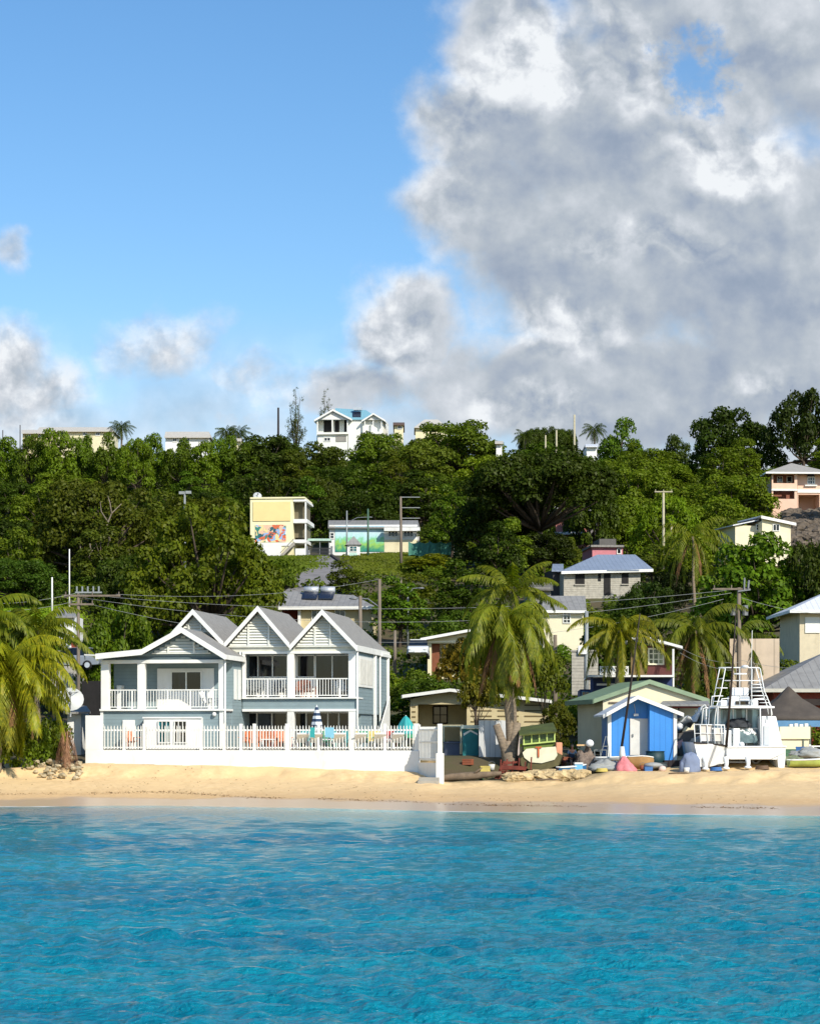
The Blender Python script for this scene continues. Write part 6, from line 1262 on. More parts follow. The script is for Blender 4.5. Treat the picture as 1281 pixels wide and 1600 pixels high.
m = MB(); m.loft([[(xh0, -.6, zd_+.28), (xh0+.35, -.3, zk-.35), (xh0+.75, .2, zk-.4), (xh1-.15, .2, zk-.2), (xh1, 0, zd_+.05), (xh1, 0, zd_+.12)], [(xh0+.1, 3.5, zd_+.3), (xh0+.3, 3.5, zk-.35), (xh0+.7, 3.5, zk-.45), (xh1-.15, 3.5, zk-.3), (xh1, 3.5, zd_+.05), (xh1, 3.5, zd_+.3)], [(xh0+.5, 6.8, zd_+.5), (xh0+.55, 6.8, zk), (xh0+.7, 6.8, zk-.1), (xh1-.5, 6.8, zk-.1), (xh1-.4, 6.8, zk+.2), (xh1-.35, 6.8, zd_+.5)]]); m.build('hull', BW, rt)
m = MB(); m.tube([(xh0-.02, -.62, zd_+.27), (xh0+.9, -.25, zd_+.2), (xh1, -.05, zd_+.1)], .045, 6); m.build('rubbing_strip', DWD, rt)
m = MB(); m.box(xh1+.01, xr_-.43, .02, 5.8, zk, zd_); m.slab([(xl, -.08, zk+.12), (xl+.2, -.08, zk+.02), (xr_-.8, -.08, zk+.02), (xr_-.02, -.08, zk+.38), (xr_-.02, -.08, zd_+.05), (xl, -.08, zd_+.03)], (0, .095, 0)); m.tube([(xl-.05, -.1, zd_+.04), (xr_+.02, -.1, zd_+.06)], .05, 8); m.build('bridge_deck', BW, rt, bevel=.03)
m = MB(); zc_ = P3(1190, 1119, 1).z; x0_, x1_ = P3(1189, 1, .8).x, P3(1218, 1, .8).x; m.slab([(x0_, .8, zd_+.02), (x1_+.15, .8, zd_+.06), (x1_-.2, .8, zc_), (x0_, .8, zc_)], (0, 4.4, 0)); sdw = m.build('cabin_side', BW, rt, bevel=.06); m = MB(); m.box(x0_+.12, x0_+.42, .74, .79, zd_+.15, zc_-.5); m.build('door_panel', pm('soft_grey_panel', (196, 200, 202), .4, .05), sdw)
x0_, x1_ = P3(1120, 1, 1.6).x, P3(1189, 1, 1.6).x; zf = P3(1150, 1103.5, .6).z
m = MB(); m.box(x0_-.55, x1_-.02, 1.8, 5, zd_+.02, zf-.15); m.build('cabin', CLR, rt)
m = MB()
for k in range(5): x = x0_-.55+(x1_-x0_+.5)*k/4; m.box(x-.03, x+.03, 1.72, 1.8, zd_+.02, zf-.12)
m.box(x0_-.55, x1_-.02, 1.7, 1.79, zd_+.95, zd_+1.03); m.build('cabin_frame', BW, rt); m = MB(); blob3(m, (P3(1108, 1, .6).x, .9, zd_+.3), .85, .4, .3, 21); m.build('deck_cover', GRT, rt, True); m = MB()
m.box(x0_-.1, x1_+.45, .5, 5.2, zf-.1, zf); m.build('flybridge_deck', BW, rt, bevel=.02)
m = MB(); blob3(m, (x0_+1.05, 1.5, zf-.95), .62, .3, .36, 3); m.build('dark_cover', pm('dark_cover', (46, 50, 56), .8, .2), rt, True); m = MB(); blob3(m, (x0_+1.45, 1.35, zf-1.45), .6, .25, .26, 8); m.build('folded_sail', WHW, rt, True); m = MB(); blob3(m, (x0_+1.3, 1.2, zd_+.4), .7, .3, .42, 9); m.build('grey_bundle', pm('teal_grey_cloth', (96, 116, 118), .85, .2), rt, True)
m = MB(); m.box(x0_+.7, x0_+1.05, .9, 1.5, zd_+.02, zd_+1.0); m.box(x0_+.1, x0_+.5, .4, 1.2, zd_+.02, zd_+.9); m.build('locker', BW, rt, bevel=.03); m = MB(); m.ell((P3(1158, 1165, .2).x, .2, zd_+.16), .15, .15, .15, 12, 8); m.build('fender', BW, rt, True)
for a, c_, y0_, y1_, z0, z1, nm in ((1141, 1171, 1.6, 2.6, P3(1, 1102, 1.6).z, P3(1, 1087, 1.6).z, 'console'), (1143, 1169, 2.0, 2.5, P3(1, 1086, 2).z, P3(1, 1073, 2).z, 'helm_seat'), (1125, 1136, 1.6, 2.4, P3(1, 1102, 1.6).z, P3(1, 1093, 1.6).z, 'side_seat'), (1172, 1184, 1.6, 2.4, P3(1, 1102, 1.6).z, P3(1, 1093, 1.6).z, 'side_seat')):
    m = MB(); m.box(P3(a, 1, y0_).x, P3(c_, 1, y0_).x, y0_, y1_, z0, z1); m.build(nm, BW, rt, bevel=.05)
m = MB(); b.rect(m, 1149, 1095.5, 1169, 1101, 1.5, 1.59); m.build('instrument_panel', GLS, rt)
fr = MB()
def T(*pts, r=.028):
    fr.tube([P3(*p) for p in pts], r, 7)
T((1124, 1043, 2.6), (1118, 1072, 3.0), (1113, 1100, 3.4), (1111, 1120, 3.4)); T((1132.5, 1045, .9), (1126, 1080, .7), (1119, 1103, .6), (1115, 1133, .4)); T((1187, 1045, .9), (1193.5, 1080, .7), (1204, 1104, .6), (1204.5, 1120, .4)); T((1180, 1043, 2.6), (1190, 1080, 3.0), (1198, 1104, 3.2), (1200, 1116, 3.4)); T((1174, 1045, .9), (1173.5, 1080, .8), (1174, 1100, .8))
for y, x0_, x1_, la, lb_ in ((1043.3, 1122, 1186, 1.7, 1.7), (1063.5, 1131, 1191, .9, .9), (1075, 1118, 1136, 1.0, 1.0), (1087.5, 1114, 1129, 1.0, 1.0), (1103.4, 1107, 1200, .5, .5), (1087, 1172, 1196, .8, .8), (1080, 1174, 1192, .8, .8), (1074.5, 1174, 1191, .8, .8), (1069.5, 1174, 1189, .8, .8), (1093, 1172, 1198, .8, .8)): T((x0_, y, la), (x1_, y, lb_))
T((1124, 1043, 2.6), (1132.5, 1045, .9)); T((1187, 1045, .9), (1180, 1043, 2.6)); T((1124, 1043, 2.6), (1180, 1043, 2.6))
T((1110, 1105, .5), (1112, 1088, .6), (1126, 1087, .7)); T((1095.5, 1133, .3), (1098, 1107, .5), (1110, 1104, .5)); T((1197, 1087, .7), (1203, 1104, .6), (1206, 1117, .5)); T((1125, 1103, .6), (1127, 1092, .6), (1139, 1091, .8), (1140, 1102, .8)); T((1175, 1102, .8), (1177, 1092, .8), (1194, 1091, .8))
T((1128, 1060, 1.0), (1121, 1061, 2.7), r=.02); T((1189, 1060, 1.0), (1184, 1061, 2.7), r=.02); T((1141, 1102, .7), (1143, 1064, .9), r=.02); T((1155, 1102, .7), (1155, 1044, .9), r=.02); T((1113, 1096, .6), (1128, 1096, .6), r=.02); T((1186, 1098, .6), (1201, 1098, .6), r=.02); T((1146, 1053, 1.5), (1166, 1053, 1.5), r=.045)
T((1108, 1104, .5), (1104, 1160, .6)); T((1121, 1104, .5), (1120, 1160, .6)); T((1187, 1104, .5), (1188, 1166, .6))
fr.build('pipe_tower', PIP, rt, True)
m = MB(); e_ = P3(1163, 1042, 1.5); m.ell(tuple(e_), .2, .3, .1, 12, 6); m.build('radar', PIP, rt, True); m = MB(); m.tube([P3(1173, 1045, 1.2), P3(1174.5, 985, 1.2)], .018, 5); m.build('antenna', PIP, rt)
fr = MB()
for x in (1084, 1093, 1104, 1115, 1126, 1131): T((x, 1132, .1), (x+1.5, 1162, .1), r=.025)
T((1083, 1132, .1), (1131, 1133, .1), r=.03); T((1084, 1146, .1), (1130, 1146, .1), r=.02); fr.build('side_rail', PIP, rt, True); m = MB(); b.rect(m, 1094, 1133, 1112, 1158, .15, .2); b.rect(m, 1114, 1138, 1128, 1158, .15, .2); m.build('spray_board', pm('off_white_board', (214, 206, 196), .7, .1), rt)
for px, l in ((1101, -.2), (1133, -.3), (1167, -.3)):
    m = MB(); a = P3(px, 1183, l); g_ = gz(*(b.F.wl(a)).xy)-b.F.o.z; m.tube([a, Vector((a.x+.03, l-.1, (a.z+g_)/2)), Vector((a.x-.02, l-.1, g_+.05))], [.15, .11, .09], 8); m.ell((a.x, l-.1, g_+.12), .2, .28, .09, 10, 6); m.build('outdrive_leg', BW, rt, True)
m = MB(); z0 = P3(1, 1200, 1).z
for a, c_, l in ((1104, 1132, .6), (1136, 1160, 2), (1172, 1188, 1.4)): m.bar(P3(a, 1187, l), P3(c_, 1200, l), .08); m.bar(P3(c_, 1187, l), P3(a, 1200, l), .08)
m.bar(P3(1100, 1190, .4), P3(1165, 1191, .4), .08); m.build('trestle', GMT, rt)

# ------------------------------------------------------------------ beach clutter
def skiff(loc, yaw, L_, W_, H_, mt, inn, label, tilt=0, name='small_boat', cat='boat', group=None, seats=2):
    r_ = empty(name, loc, R(yaw), label, cat, group); r_.rotation_euler = (R(tilt), 0, R(yaw)); n = 12; out = []; inr = []
    for i in range(n+1):
        t_ = i/n; w_ = W_/2*(1-(max(0, t_-.35)/.65)**2.2)*(1 if t_ > .05 else .95)+.02; z1 = H_*(1+.35*t_*t_); k = .15*t_**3*H_
        x = L_*(t_-.5); out.append([(x, -w_, z1), (x, -w_*.88, H_*.45+k), (x, -w_*.5, .06+k), (x, 0, k*1.0), (x, w_*.5, .06+k), (x, w_*.88, H_*.45+k), (x, w_, z1)])
        inr.append([(x, -w_*.93, z1), (x, -w_*.8, H_*.5+k), (x, -w_*.4, .12+k), (x, 0, .1+k), (x, w_*.4, .12+k), (x, w_*.8, H_*.5+k), (x, w_*.93, z1)])
    m = MB(); m.loft(out, False, caps=False); m.add(out[0], [(0, 1, 2, 3, 4, 5, 6)]); m.build('hull', mt, r_, True); m = MB(); m.loft(inr, False, caps=False); m.add(inr[0], [(6, 5, 4, 3, 2, 1, 0)]); m.build('inside', inn, r_, True)
    m = MB()
    for s_ in (0, -1): m.tube([o_[s_] for o_ in out], .035, 6)
    m.build('gunwale', WHT, r_, True)
    for k in range(seats): x = L_*(-.25+.3*k); m = MB(); m.box(x-.12, x+.12, -W_*.42, W_*.42, H_*.62, H_*.66); m.build('thwart', WOD, r_)
    return r_
def g_at(px, Y, dz=0): x = (px-CX)*Y/FOC; return Vector((x, Y, gz(x, Y)+dz))
GRB = pm('green_boat_paint', (104, 122, 46), .6, .15, 2, .2); LGR = pm('light_green_paint', (186, 204, 112), .6, .1); OWH = pm('old_white_paint', (222, 216, 186), .7, .12, 1.5, .2, dirt=((160, 120, 80), .5)); RWD = pm('red_brown_wood', (110, 46, 32), .85, .35, 2, .4); PCH = pm('peach_cover', (214, 150, 116), .8, .15)
# green cabin boat seen from the stern, tilted
b = Bld('cabin_boat', 'old boat with a tilted green wheelhouse and cream stern beside the coconut palm', 'boat', 843, 1205, 113.5, 0); q = b.L; rt = b.root
def q3(x, y, l): return b.L(x, y, l)
st_ = [(816, 1176), (822, 1170), (868, 1166.5), (870.5, 1180), (866, 1187), (846, 1192.5), (828, 1191), (819, 1184)]
bt = [(813, 1186), (819, 1178), (868, 1175), (878, 1180), (872, 1196), (846, 1204), (826, 1202), (814, 1196)]
m = MB(); m.slab([q3(x, y, -.02) for x, y in st_], (0, .06, 0)); m.build('transom', OWH, rt)
def shrink(l_, k, dx, dz): cx_ = sum(p.x for p in l_)/len(l_); cz_ = sum(p.z for p in l_)/len(l_); return [Vector((cx_+(p.x-cx_)*k+dx, p.y, cz_+(p.z-cz_)*k+dz)) for p in l_]
r0 = [q3(x, y, .05) for x, y in bt]; rings = [r0]
for yy_, k, dz in ((1.5, 1.12, .05), (3.2, 1.1, .12), (4.6, .8, .3), (5.6, .15, .65)): rings.append([Vector((p.x+yy_*.04, yy_, p.z)) for p in shrink(r0, k, 0, dz)])
m = MB(); m.loft(rings); m.build('hull', pm('hull_olive', (96, 88, 52), .75, .25, 2, .2), rt)
m = MB(); x0_, x1_ = q3(818, 1, 1).x, q3(866, 1, 1).x; zt_ = q3(1, 1148, 1).z; zb_ = q3(1, 1163, 1).z
tl = -.10; yf, yb = .9, 2.9
cor = lambda x, z: Vector((x, 0, z+(x0_-x)*tl))
wv = []
m.slab([cor(x0_, zb_-.3)+Vector((0, yf+.08, 0)), cor(x1_, zb_-.3)+Vector((0, yf+.08, 0)), cor(x1_, zt_)+Vector((0, yf+.08, 0)), cor(x0_, zt_)+Vector((0, yf+.08, 0))], (0, yb-yf, 0)); m.build('wheelhouse', GRB, rt)
m = MB(); n = 4
for i in range(n+1): x = x0_+(x1_-x0_)*i/n; m.bar(cor(x, zb_)+Vector((0, yf, 0)), cor(x, zt_)+Vector((0, yf, 0)), .07)
for z in (zb_, zt_-.02): m.bar(cor(x0_-.05, z)+Vector((0, yf-.02, 0)), cor(x1_+.05, z)+Vector((0, yf-.02, 0)), .08)
m.build('window_frame', LGR, rt); m = MB(); m.slab([cor(x0_+.04, zb_+.05)+Vector((0, yf+.05, 0)), cor(x1_-.04, zb_+.05)+Vector((0, yf+.05, 0)), cor(x1_-.04, zt_-.06)+Vector((0, yf+.05, 0)), cor(x0_+.04, zt_-.06)+Vector((0, yf+.05, 0))], (0, .02, 0)); m.build('window', pm('mossy_glass', (70, 92, 36), .4, .4, 4), rt)
m = MB(); m.slab([cor(x0_-.25, zt_+.02)+Vector((0, yf-.3, -.05)), cor(x1_+.1, zt_+.02)+Vector((0, yf-.3, -.05)), cor(x1_+.05, zt_+.42)+Vector((0, yb, 0)), cor(x0_-.2, zt_+.35)+Vector((0, yb, 0))], (0, 0, .07)); m.build('roof', pm('mossy_green', (74, 84, 36), .8, .3, 2, .3), rt)
m = MB(); a = q3(841, 1168, -.1); m.box(a.x-.16, a.x+.16, -.1, -.03, a.z-.02, a.z+.05); m.box(a.x-.04, a.x+.04, -.09, -.03, a.z-.5, a.z-.02); m.build('rust_bracket', pm('rust', (190, 92, 52), .9, .3), rt); m = MB(); m.box(q3(868, 1, .3).x, q3(878, 1, .3).x, .2, .9, q3(1, 1182, .3).z, q3(1, 1160, .3).z); m.build('fuel_locker', PCH, rt, bevel=.05)
# sheds and shelters left of the palm
b = Bld('teal_booth', 'teal booth with a pale top left of the plank shed', 'booth', 734, 1180, 118, 0); b.box('wall', 723, 1139, 747, 1182, 0, 1.6, pm('teal_paint', (36, 124, 126), .7, .15), down=.3); b.box('roof', 721, 1133, 749, 1138.5, -.25, 1.8, pm('pale_mint', (206, 216, 200), .7, .1)); m = MB(); q = b.L; m.slab([q(724, 1150, -.02), q(735, 1143, -.02), q(746, 1149, -.02), q(746, 1146, -.02), q(735, 1140, -.02), q(724, 1146, -.02)], (0, .015, 0)); m.build('white_scallop', WHT, b.root)
b = Bld('plank_shed', 'white plank shed leaning beside the coconut palm trunk', 'shed', 765, 1192, 117, 0); m = MB(); q = b.L
for i in range(5): x = 748+i*8.6; m.slab([q(x, 1191-.3*i, 0), q(x+8.2, 1191.5-.3*i, 0), q(x+8.2, 1125+.3*i, .0), q(x, 1125, 0)], (0, .05, 0))
m.build('planks', pm('grey_white_planks', (206, 206, 204), .8, .1, 2, .2, dirt=((140, 132, 124), .4), stretch=(1, 1, .2)), b.root); b.box('body', 748.5, 1126, 790, 1189, .06, 1.8, DRK); b.box('cap', 747, 1123.5, 780, 1125, -.06, .1, DWD)
b = Bld('plank_screen', 'pale plank screen behind the coconut palm trunk', 'fence', 800, 1192, 118.5, 0); m = MB(); q = b.L
for i in range(5): x = 789+i*4.6; m.slab([q(x, 1188, 0), q(x+4.2, 1188, 0), q(x+4.2, 1141-2*(i % 2), 0), q(x, 1141, 0)], (0, .04, 0))
m.build('planks', pm('pink_grey_planks', (200, 186, 180), .85, .12, 2, .2), b.root)
b = Bld('grey_tank', 'blue grey water tank block right of the sea wall pillar', 'tank', 706, 1188, 119, 0); b.box('tank', 694, 1161, 718, 1188, 0, 2, pm('slate_tarp', (96, 102, 120), .8, .1), down=.2); b.box('lid', 693, 1159, 719, 1161, -.1, 2.1, pm('slate_tarp', (96, 102, 120)))
b = Bld('pipe_rail', 'cream pipe rail above the grass right of the sea wall', 'rail', 706, 1180, 122, 0); b.box('rail', 690, 1133.5, 723, 1136, 0, .08, CRM); b.box('post', 692, 1136, 694, 1180, 0, .08, CRM); b.box('post', 719, 1136, 721, 1180, 0, .08, CRM)
m = MB(); rk = random.Random(9)
for i in range(260):
    px = rk.uniform(796, 914); Y = rk.uniform(111.2, 112.8); x = (px-CX)*Y/FOC; r_ = rk.uniform(.07, .3); m.ell((x, Y, gz(x, Y)+r_*.15+rk.uniform(0, .2)), r_*1.5, r_, r_*.75, 8, 5, 0, .34, i)
o = m.build('rock_ledge', pm('beach_rock', (196, 172, 128), .95, .35, 3, .6, dirt=((96, 76, 50), .8)), None); setp(o, 'crumbling tan beach rock ledge under the old boats', 'rock ledge', kind='stuff')
m = MB()
for i in range(60):
    px = rk.uniform(40, 128); Y = rk.uniform(113.2, 115.5); x = (px-CX)*Y/FOC; r_ = rk.uniform(.05, .17); m.ell((x, Y, gz(x, Y)+r_*.3+rk.uniform(0, .3)), r_*1.3, r_, r_*.8, 8, 6, 0, .25, i)
o = m.build('rock_heap', pm('coral_rock', (184, 168, 136), .95, .3, 3, .6), None); setp(o, 'pale coral rocks heaped under the low palm at the left', 'rocks', kind='stuff')
v = []; f = []; rs = np.random.RandomState(8); p = g_at(104, 114.3); r_ = empty('dead_palm_fronds', p, 0, 'brown heap of dead palm fronds leaning against the rocks left of the sea wall', 'dead fronds')
for i in range(16): frond(v, f, np.array([rs.randn()*.2, rs.randn()*.15, 1.9+rs.rand()*.3]), rs.rand()*6.28, -1.1, 2.0, .5, .05, rs, .5, 22)
o = bpy.data.objects.new('fronds', to_mesh('fronds', v, f, pm('dry_brown', (142, 104, 76), .9, .35, 3))); COL.objects.link(o); o.parent = r_
m = MB(); a = g_at(716, 112.6); m.tube([(-1.6, 0, .05), (-.4, .1, .2), (.8, 0, .28), (2.2, -.2, .42)], [.1, .2, .22, .1], 9); m.tube([(.6, 0, .25), (1.2, -.3, .7)], [.1, .03], 6); o = m.build('driftwood', pm('driftwood', (124, 106, 86), .9, .3, 3, .5), None, True, 'grey driftwood log on the sand between the pillar and the red wreck', a); o['category'] = 'driftwood'
b_ = g_at(800, 113.2); r_ = empty('wrecked_boat', b_, R(20), 'broken red brown wooden boat at the foot of the coconut palm', 'boat'); m = MB()
for i in range(9): z = .08+.1*i; m.bar((-1.1+.05*i, -.3-.02*i, z), (.9-.08*i, -.35+.3*math.sin(i), z+.12*math.sin(i*2)), .05, .1)
m.build('planks', RWD, r_); m = MB()
for i in range(6): x = -.9+.34*i; m.tube([(x, -.3, 0), (x+.05, -.45, .5), (x+.15, -.3, 1.0+.2*math.sin(i*3))], .04, 6)
m.build('ribs', RWD, r_)
skiff(g_at(893, 112.6, .05), 6, 1.5, .9, .42, pm('blue_boat_paint', (52, 112, 160), .5, .15), pm('mauve_inside', (150, 110, 120), .8, .15), 'small blue dinghy on the rock ledge below the net heap', name='dinghy', seats=1)
b = Bld('cool_box', 'light blue box on the end of the rock ledge', 'box', 906, 1205, 112.2, 4); b.box('body', 898, 1194, 910, 1205, 0, .4, pm('light_blue_plastic', (110, 178, 224), .5, .05)); b.box('lid', 897.5, 1191.5, 910.5, 1194, -.03, .43, WHT)
def heap(px, Y, w_, h, mt, label, seed, name, cat, lift=0, amp=.38):
    rs = random.Random(seed); p = g_at(px, Y, lift); m = MB()
    blob3(m, (0, 0, h*.25), w_/2, w_*.33, h*.72, seed, amp=amp)
    for i in range(3): blob3(m, (rs.uniform(-.36, .36)*w_, rs.uniform(-.2, .0)*w_, h*.15), w_*.2, w_*.16, h*.4, seed+i+1, 20, 12, amp=amp)
    o = m.build(name, mt, None, True, label, p); o['category'] = cat; return o
heap(917, 114, 1.25, 1.15, pm('net_brown', (128, 112, 100), .95, .4, 6, .9, bscale=30), 'brown heap of fishing nets topped by a plank and a buoy', 2, 'net_heap', 'nets')
m = MB(); p = Wp(912, 1164, 113.8); m.box(-.38, .4, -.15, .15, -.05, .03); o = m.build('plank', pm('tan_plank', (214, 176, 126), .8, .1), None, False, 'tan plank lying across the net heap', p); o['category'] = 'plank'
p = Wp(921, 1161.5, 113.6); m = MB(); m.ell((0, 0, 0), .21, .21, .2, 18, 12); o = m.build('buoy', BW, None, True, 'round white buoy on top of the net heap', p); o['category'] = 'buoy'
heap(946, 112.6, 1.9, .55, GRT, 'crumpled grey tarpaulin on the sand left of the pink net', 5, 'tarpaulin', 'tarpaulin'); heap(1078, 111.3, 1.05, 1.05, BLUT, 'round bundle under a blue grey cover left of the fishing boat', 6, 'covered_bundle', 'bundle', amp=.16); heap(895, 115.2, 1.0, .5, pm('mauve_cloth', (132, 90, 100), .9, .2), 'mauve cloth heap below the person by the nets', 7, 'cloth_heap', 'cloth')
heap(1236, 113.5, 1.4, .45, pm('mixed_weed', (120, 128, 100), .9, .5, 5, .6), 'low heap of grey green nets right of the fishing boat stern', 11, 'net_pile', 'nets'); heap(1262, 114.5, 1.7, .5, GRT, 'pale grey folded cover in front of the cross railed fence', 12, 'folded_cover', 'cover', .1)
skiff(g_at(967, 113.6, .32), 3, 2.6, .75, .22, BW, GRT, 'slim white boat deck lying in front of the blue shed', name='canoe', seats=0)
skiff(g_at(1000, 112.9, .02), -12, 1.35, .8, .5, pm('tan_hull', (160, 122, 72), .8, .2), WHW, 'little upturned tan and white boat right of the pink net', tilt=-30, name='rowing_boat', seats=1)
skiff(g_at(1270, 112.4, .05), 4, 2.6, .8, .36, pm('yellow_green_hull', (172, 186, 96), .6, .2), WHW, 'pale green and white canoe at the right edge of the sand', name='canoe', seats=1)
m = MB(); p = g_at(977, 111.9); rings = []
for i in range(9): t_ = i/8; r_ = .52*(1-t_)**.8+.06; rings.append([((r_*(1+.18*math.sin(5*a+i)))*math.cos(a)-.1*t_, (r_*(1+.18*math.sin(4*a)))*math.sin(a), .78*t_) for a in [2*math.pi*j/18 for j in range(18)]])
m.loft(rings); o = m.build('fishing_net', pm('pink_net', (224, 132, 136), .9, .2, 5, .8, bscale=25), None, True, 'pink fishing net draped in a cone at the foot of the leaning mast', p); o['category'] = 'net'
p = Wp(973, 1176, 112.1); m = MB(); m.tube([(0, 0, -.55), (-.05, 0, .0), (-.04, 0, .32)], [.2, .15, .1], 12); o = m.build('float_bag', pm('pale_cover', (206, 210, 208), .8, .1), None, True, 'pale cover wrapped round the foot of the leaning mast', p); o['category'] = 'cover'
for px, w_, h, c_, lb, Y in ((1023, .5, .75, (20, 58, 64), 'dark teal drum at the corner of the blue shed', 113.5), (1031, .36, .3, (60, 70, 74), 'short dark tub right of the teal drum', 112.8)):
    p = g_at(px, Y); m = MB(); m.tube([(0, 0, 0), (0, 0, h*.5), (0, 0, h)], [w_*.9, w_, w_*.95], 16); m.tube([(0, 0, h), (0, 0, h+.03)], w_*1.02, 16); o = m.build('drum', pm('drum%d' % c_[1], c_, .6, .15), None, True, lb, p); o['category'] = 'drum'
p = g_at(1020, 112.3, .3); m = MB(); m.ell((0, 0, 0), .5, .35, .16, 14, 8); o = m.build('upturned_tub', GRT, None, True, 'grey upturned basin in front of the teal drum', p); o['category'] = 'basin'; p = g_at(1034.5, 112, .12); m = MB(); m.ell((0, 0, 0), .2, .15, .16, 12, 8); o = m.build('stone', pm('pale_pink_stone', (214, 190, 180), .8), None, True, 'small pale stone beside the dark crate', p); o['category'] = 'stone'
b = Bld('crate', 'long dark crate on the sand right of the blue shed', 'crate', 1050, 1203, 113, 0); b.box('body', 1037, 1188, 1063, 1203, 0, .7, pm('dark_crate', (44, 36, 40), .85, .2)); m = MB()
for i in range(4): b.rect(m, 1038+i*6.4, 1188.5, 1039+i*6.4, 1202.5, -.03, -.002)
m.build('slat', DWD, b.root)
# stored boat with drapes between shed and fishing boat
b = Bld('stored_boat', 'dark grey boat under loose white covers between the blue shed and fishing boat', 'boat', 1075, 1185, 115.5, 0); q = b.L; m = MB()
rings = []
for yy_, k in ((0, .95), (1.5, 1.05), (3, .9), (4.5, .4)): rings.append([Vector((q(x, y, 0).x*k+yy_*.05, yy_, q(x, y, 0).z)) for x, y in ((1057, 1146), (1056, 1165), (1062, 1182), (1092, 1184), (1102, 1168), (1106, 1140))])
m.loft(rings); m.build('hull', pm('grey_hull', (98, 92, 86), .8, .2, dirt=((60, 54, 50), .6)), b.root)
m = MB(); m.slab([q(1056, 1160, -.03), q(1066, 1155, -.03), q(1066, 1163, -.03), q(1060, 1170, -.03)], (0, .02, 0)); m.build('pink_patch', pm('pink_patch', (220, 170, 160), .8), b.root)
vs = []; fs = []; nx_, ny_ = 12, 6
for j in range(ny_):
    for i in range(nx_):
        t_ = i/(nx_-1); p = q(1060+50*t_, 1130-24*t_+4*math.sin(i*1.3), -.3); vs.append((p.x, -.3+j*.5, p.z+.25*math.sin(j*1.1+i*.9)-.12*j*(1-t_)))
for j in range(ny_-1):
    for i in range(nx_-1): a = j*nx_+i; fs.append((a, a+1, a+nx_+1, a+nx_))
m = MB(); m.add(vs, fs); o = m.build('cover', pm('white_cover', (206, 208, 206), .75, .12, 1.5, .5), b.root, True); s_ = o.modifiers.new('thick', 'SOLIDIFY'); s_.thickness = .05
m = MB(); p = q(1061, 1135, -.2); m.ell(tuple(p), .2, .2, .18, 12, 8); m.build('fender', BW, b.root, True)
# leaning masts
for (x0_, y0_, x1_, y1_, Y, lb) in ((999.5, 958, 969.5, 1176, 112.2, 'dark mast leaning in front of the blue shed'), (1150, 945, 1134, 1168, 111.0, 'dark mast leaning in front of the fishing boat tower')):
    a, c_ = Wp(x0_, y0_, Y), Wp(x1_, y1_, Y); m = MB(); m.tube([(0, 0, 0), (a-c_)*.5+Vector((.03, 0, 0)), a-c_], [.07, .055, .025], 8); o = m.build('mast', DWD, None, True, lb, c_); o['category'] = 'mast'; o['group'] = 'leaning masts'
for px, Y, hh in ((1266, 118, 92),):
    pass
b = Bld('ladder_frame', 'thin metal frame leaning at the left corner of the blue shed', 'frame', 940, 1195, 114, 0); fr2 = MB(); q = b.L
for a, c_ in (((946, 1150), (937, 1185)), ((948, 1150), (952, 1186)), ((928, 1172), (947, 1172)), ((937, 1172), (938, 1186)), ((947, 1172), (947, 1186)), ((928, 1172), (929, 1186)), ((941, 1166), (950, 1166))): fr2.tube([q(*a, 0), q(*c_, 0)], .02, 6)
fr2.build('tubes', GPL, b.root)
m = MB(); p = Wp(1110, 1213, 110); 
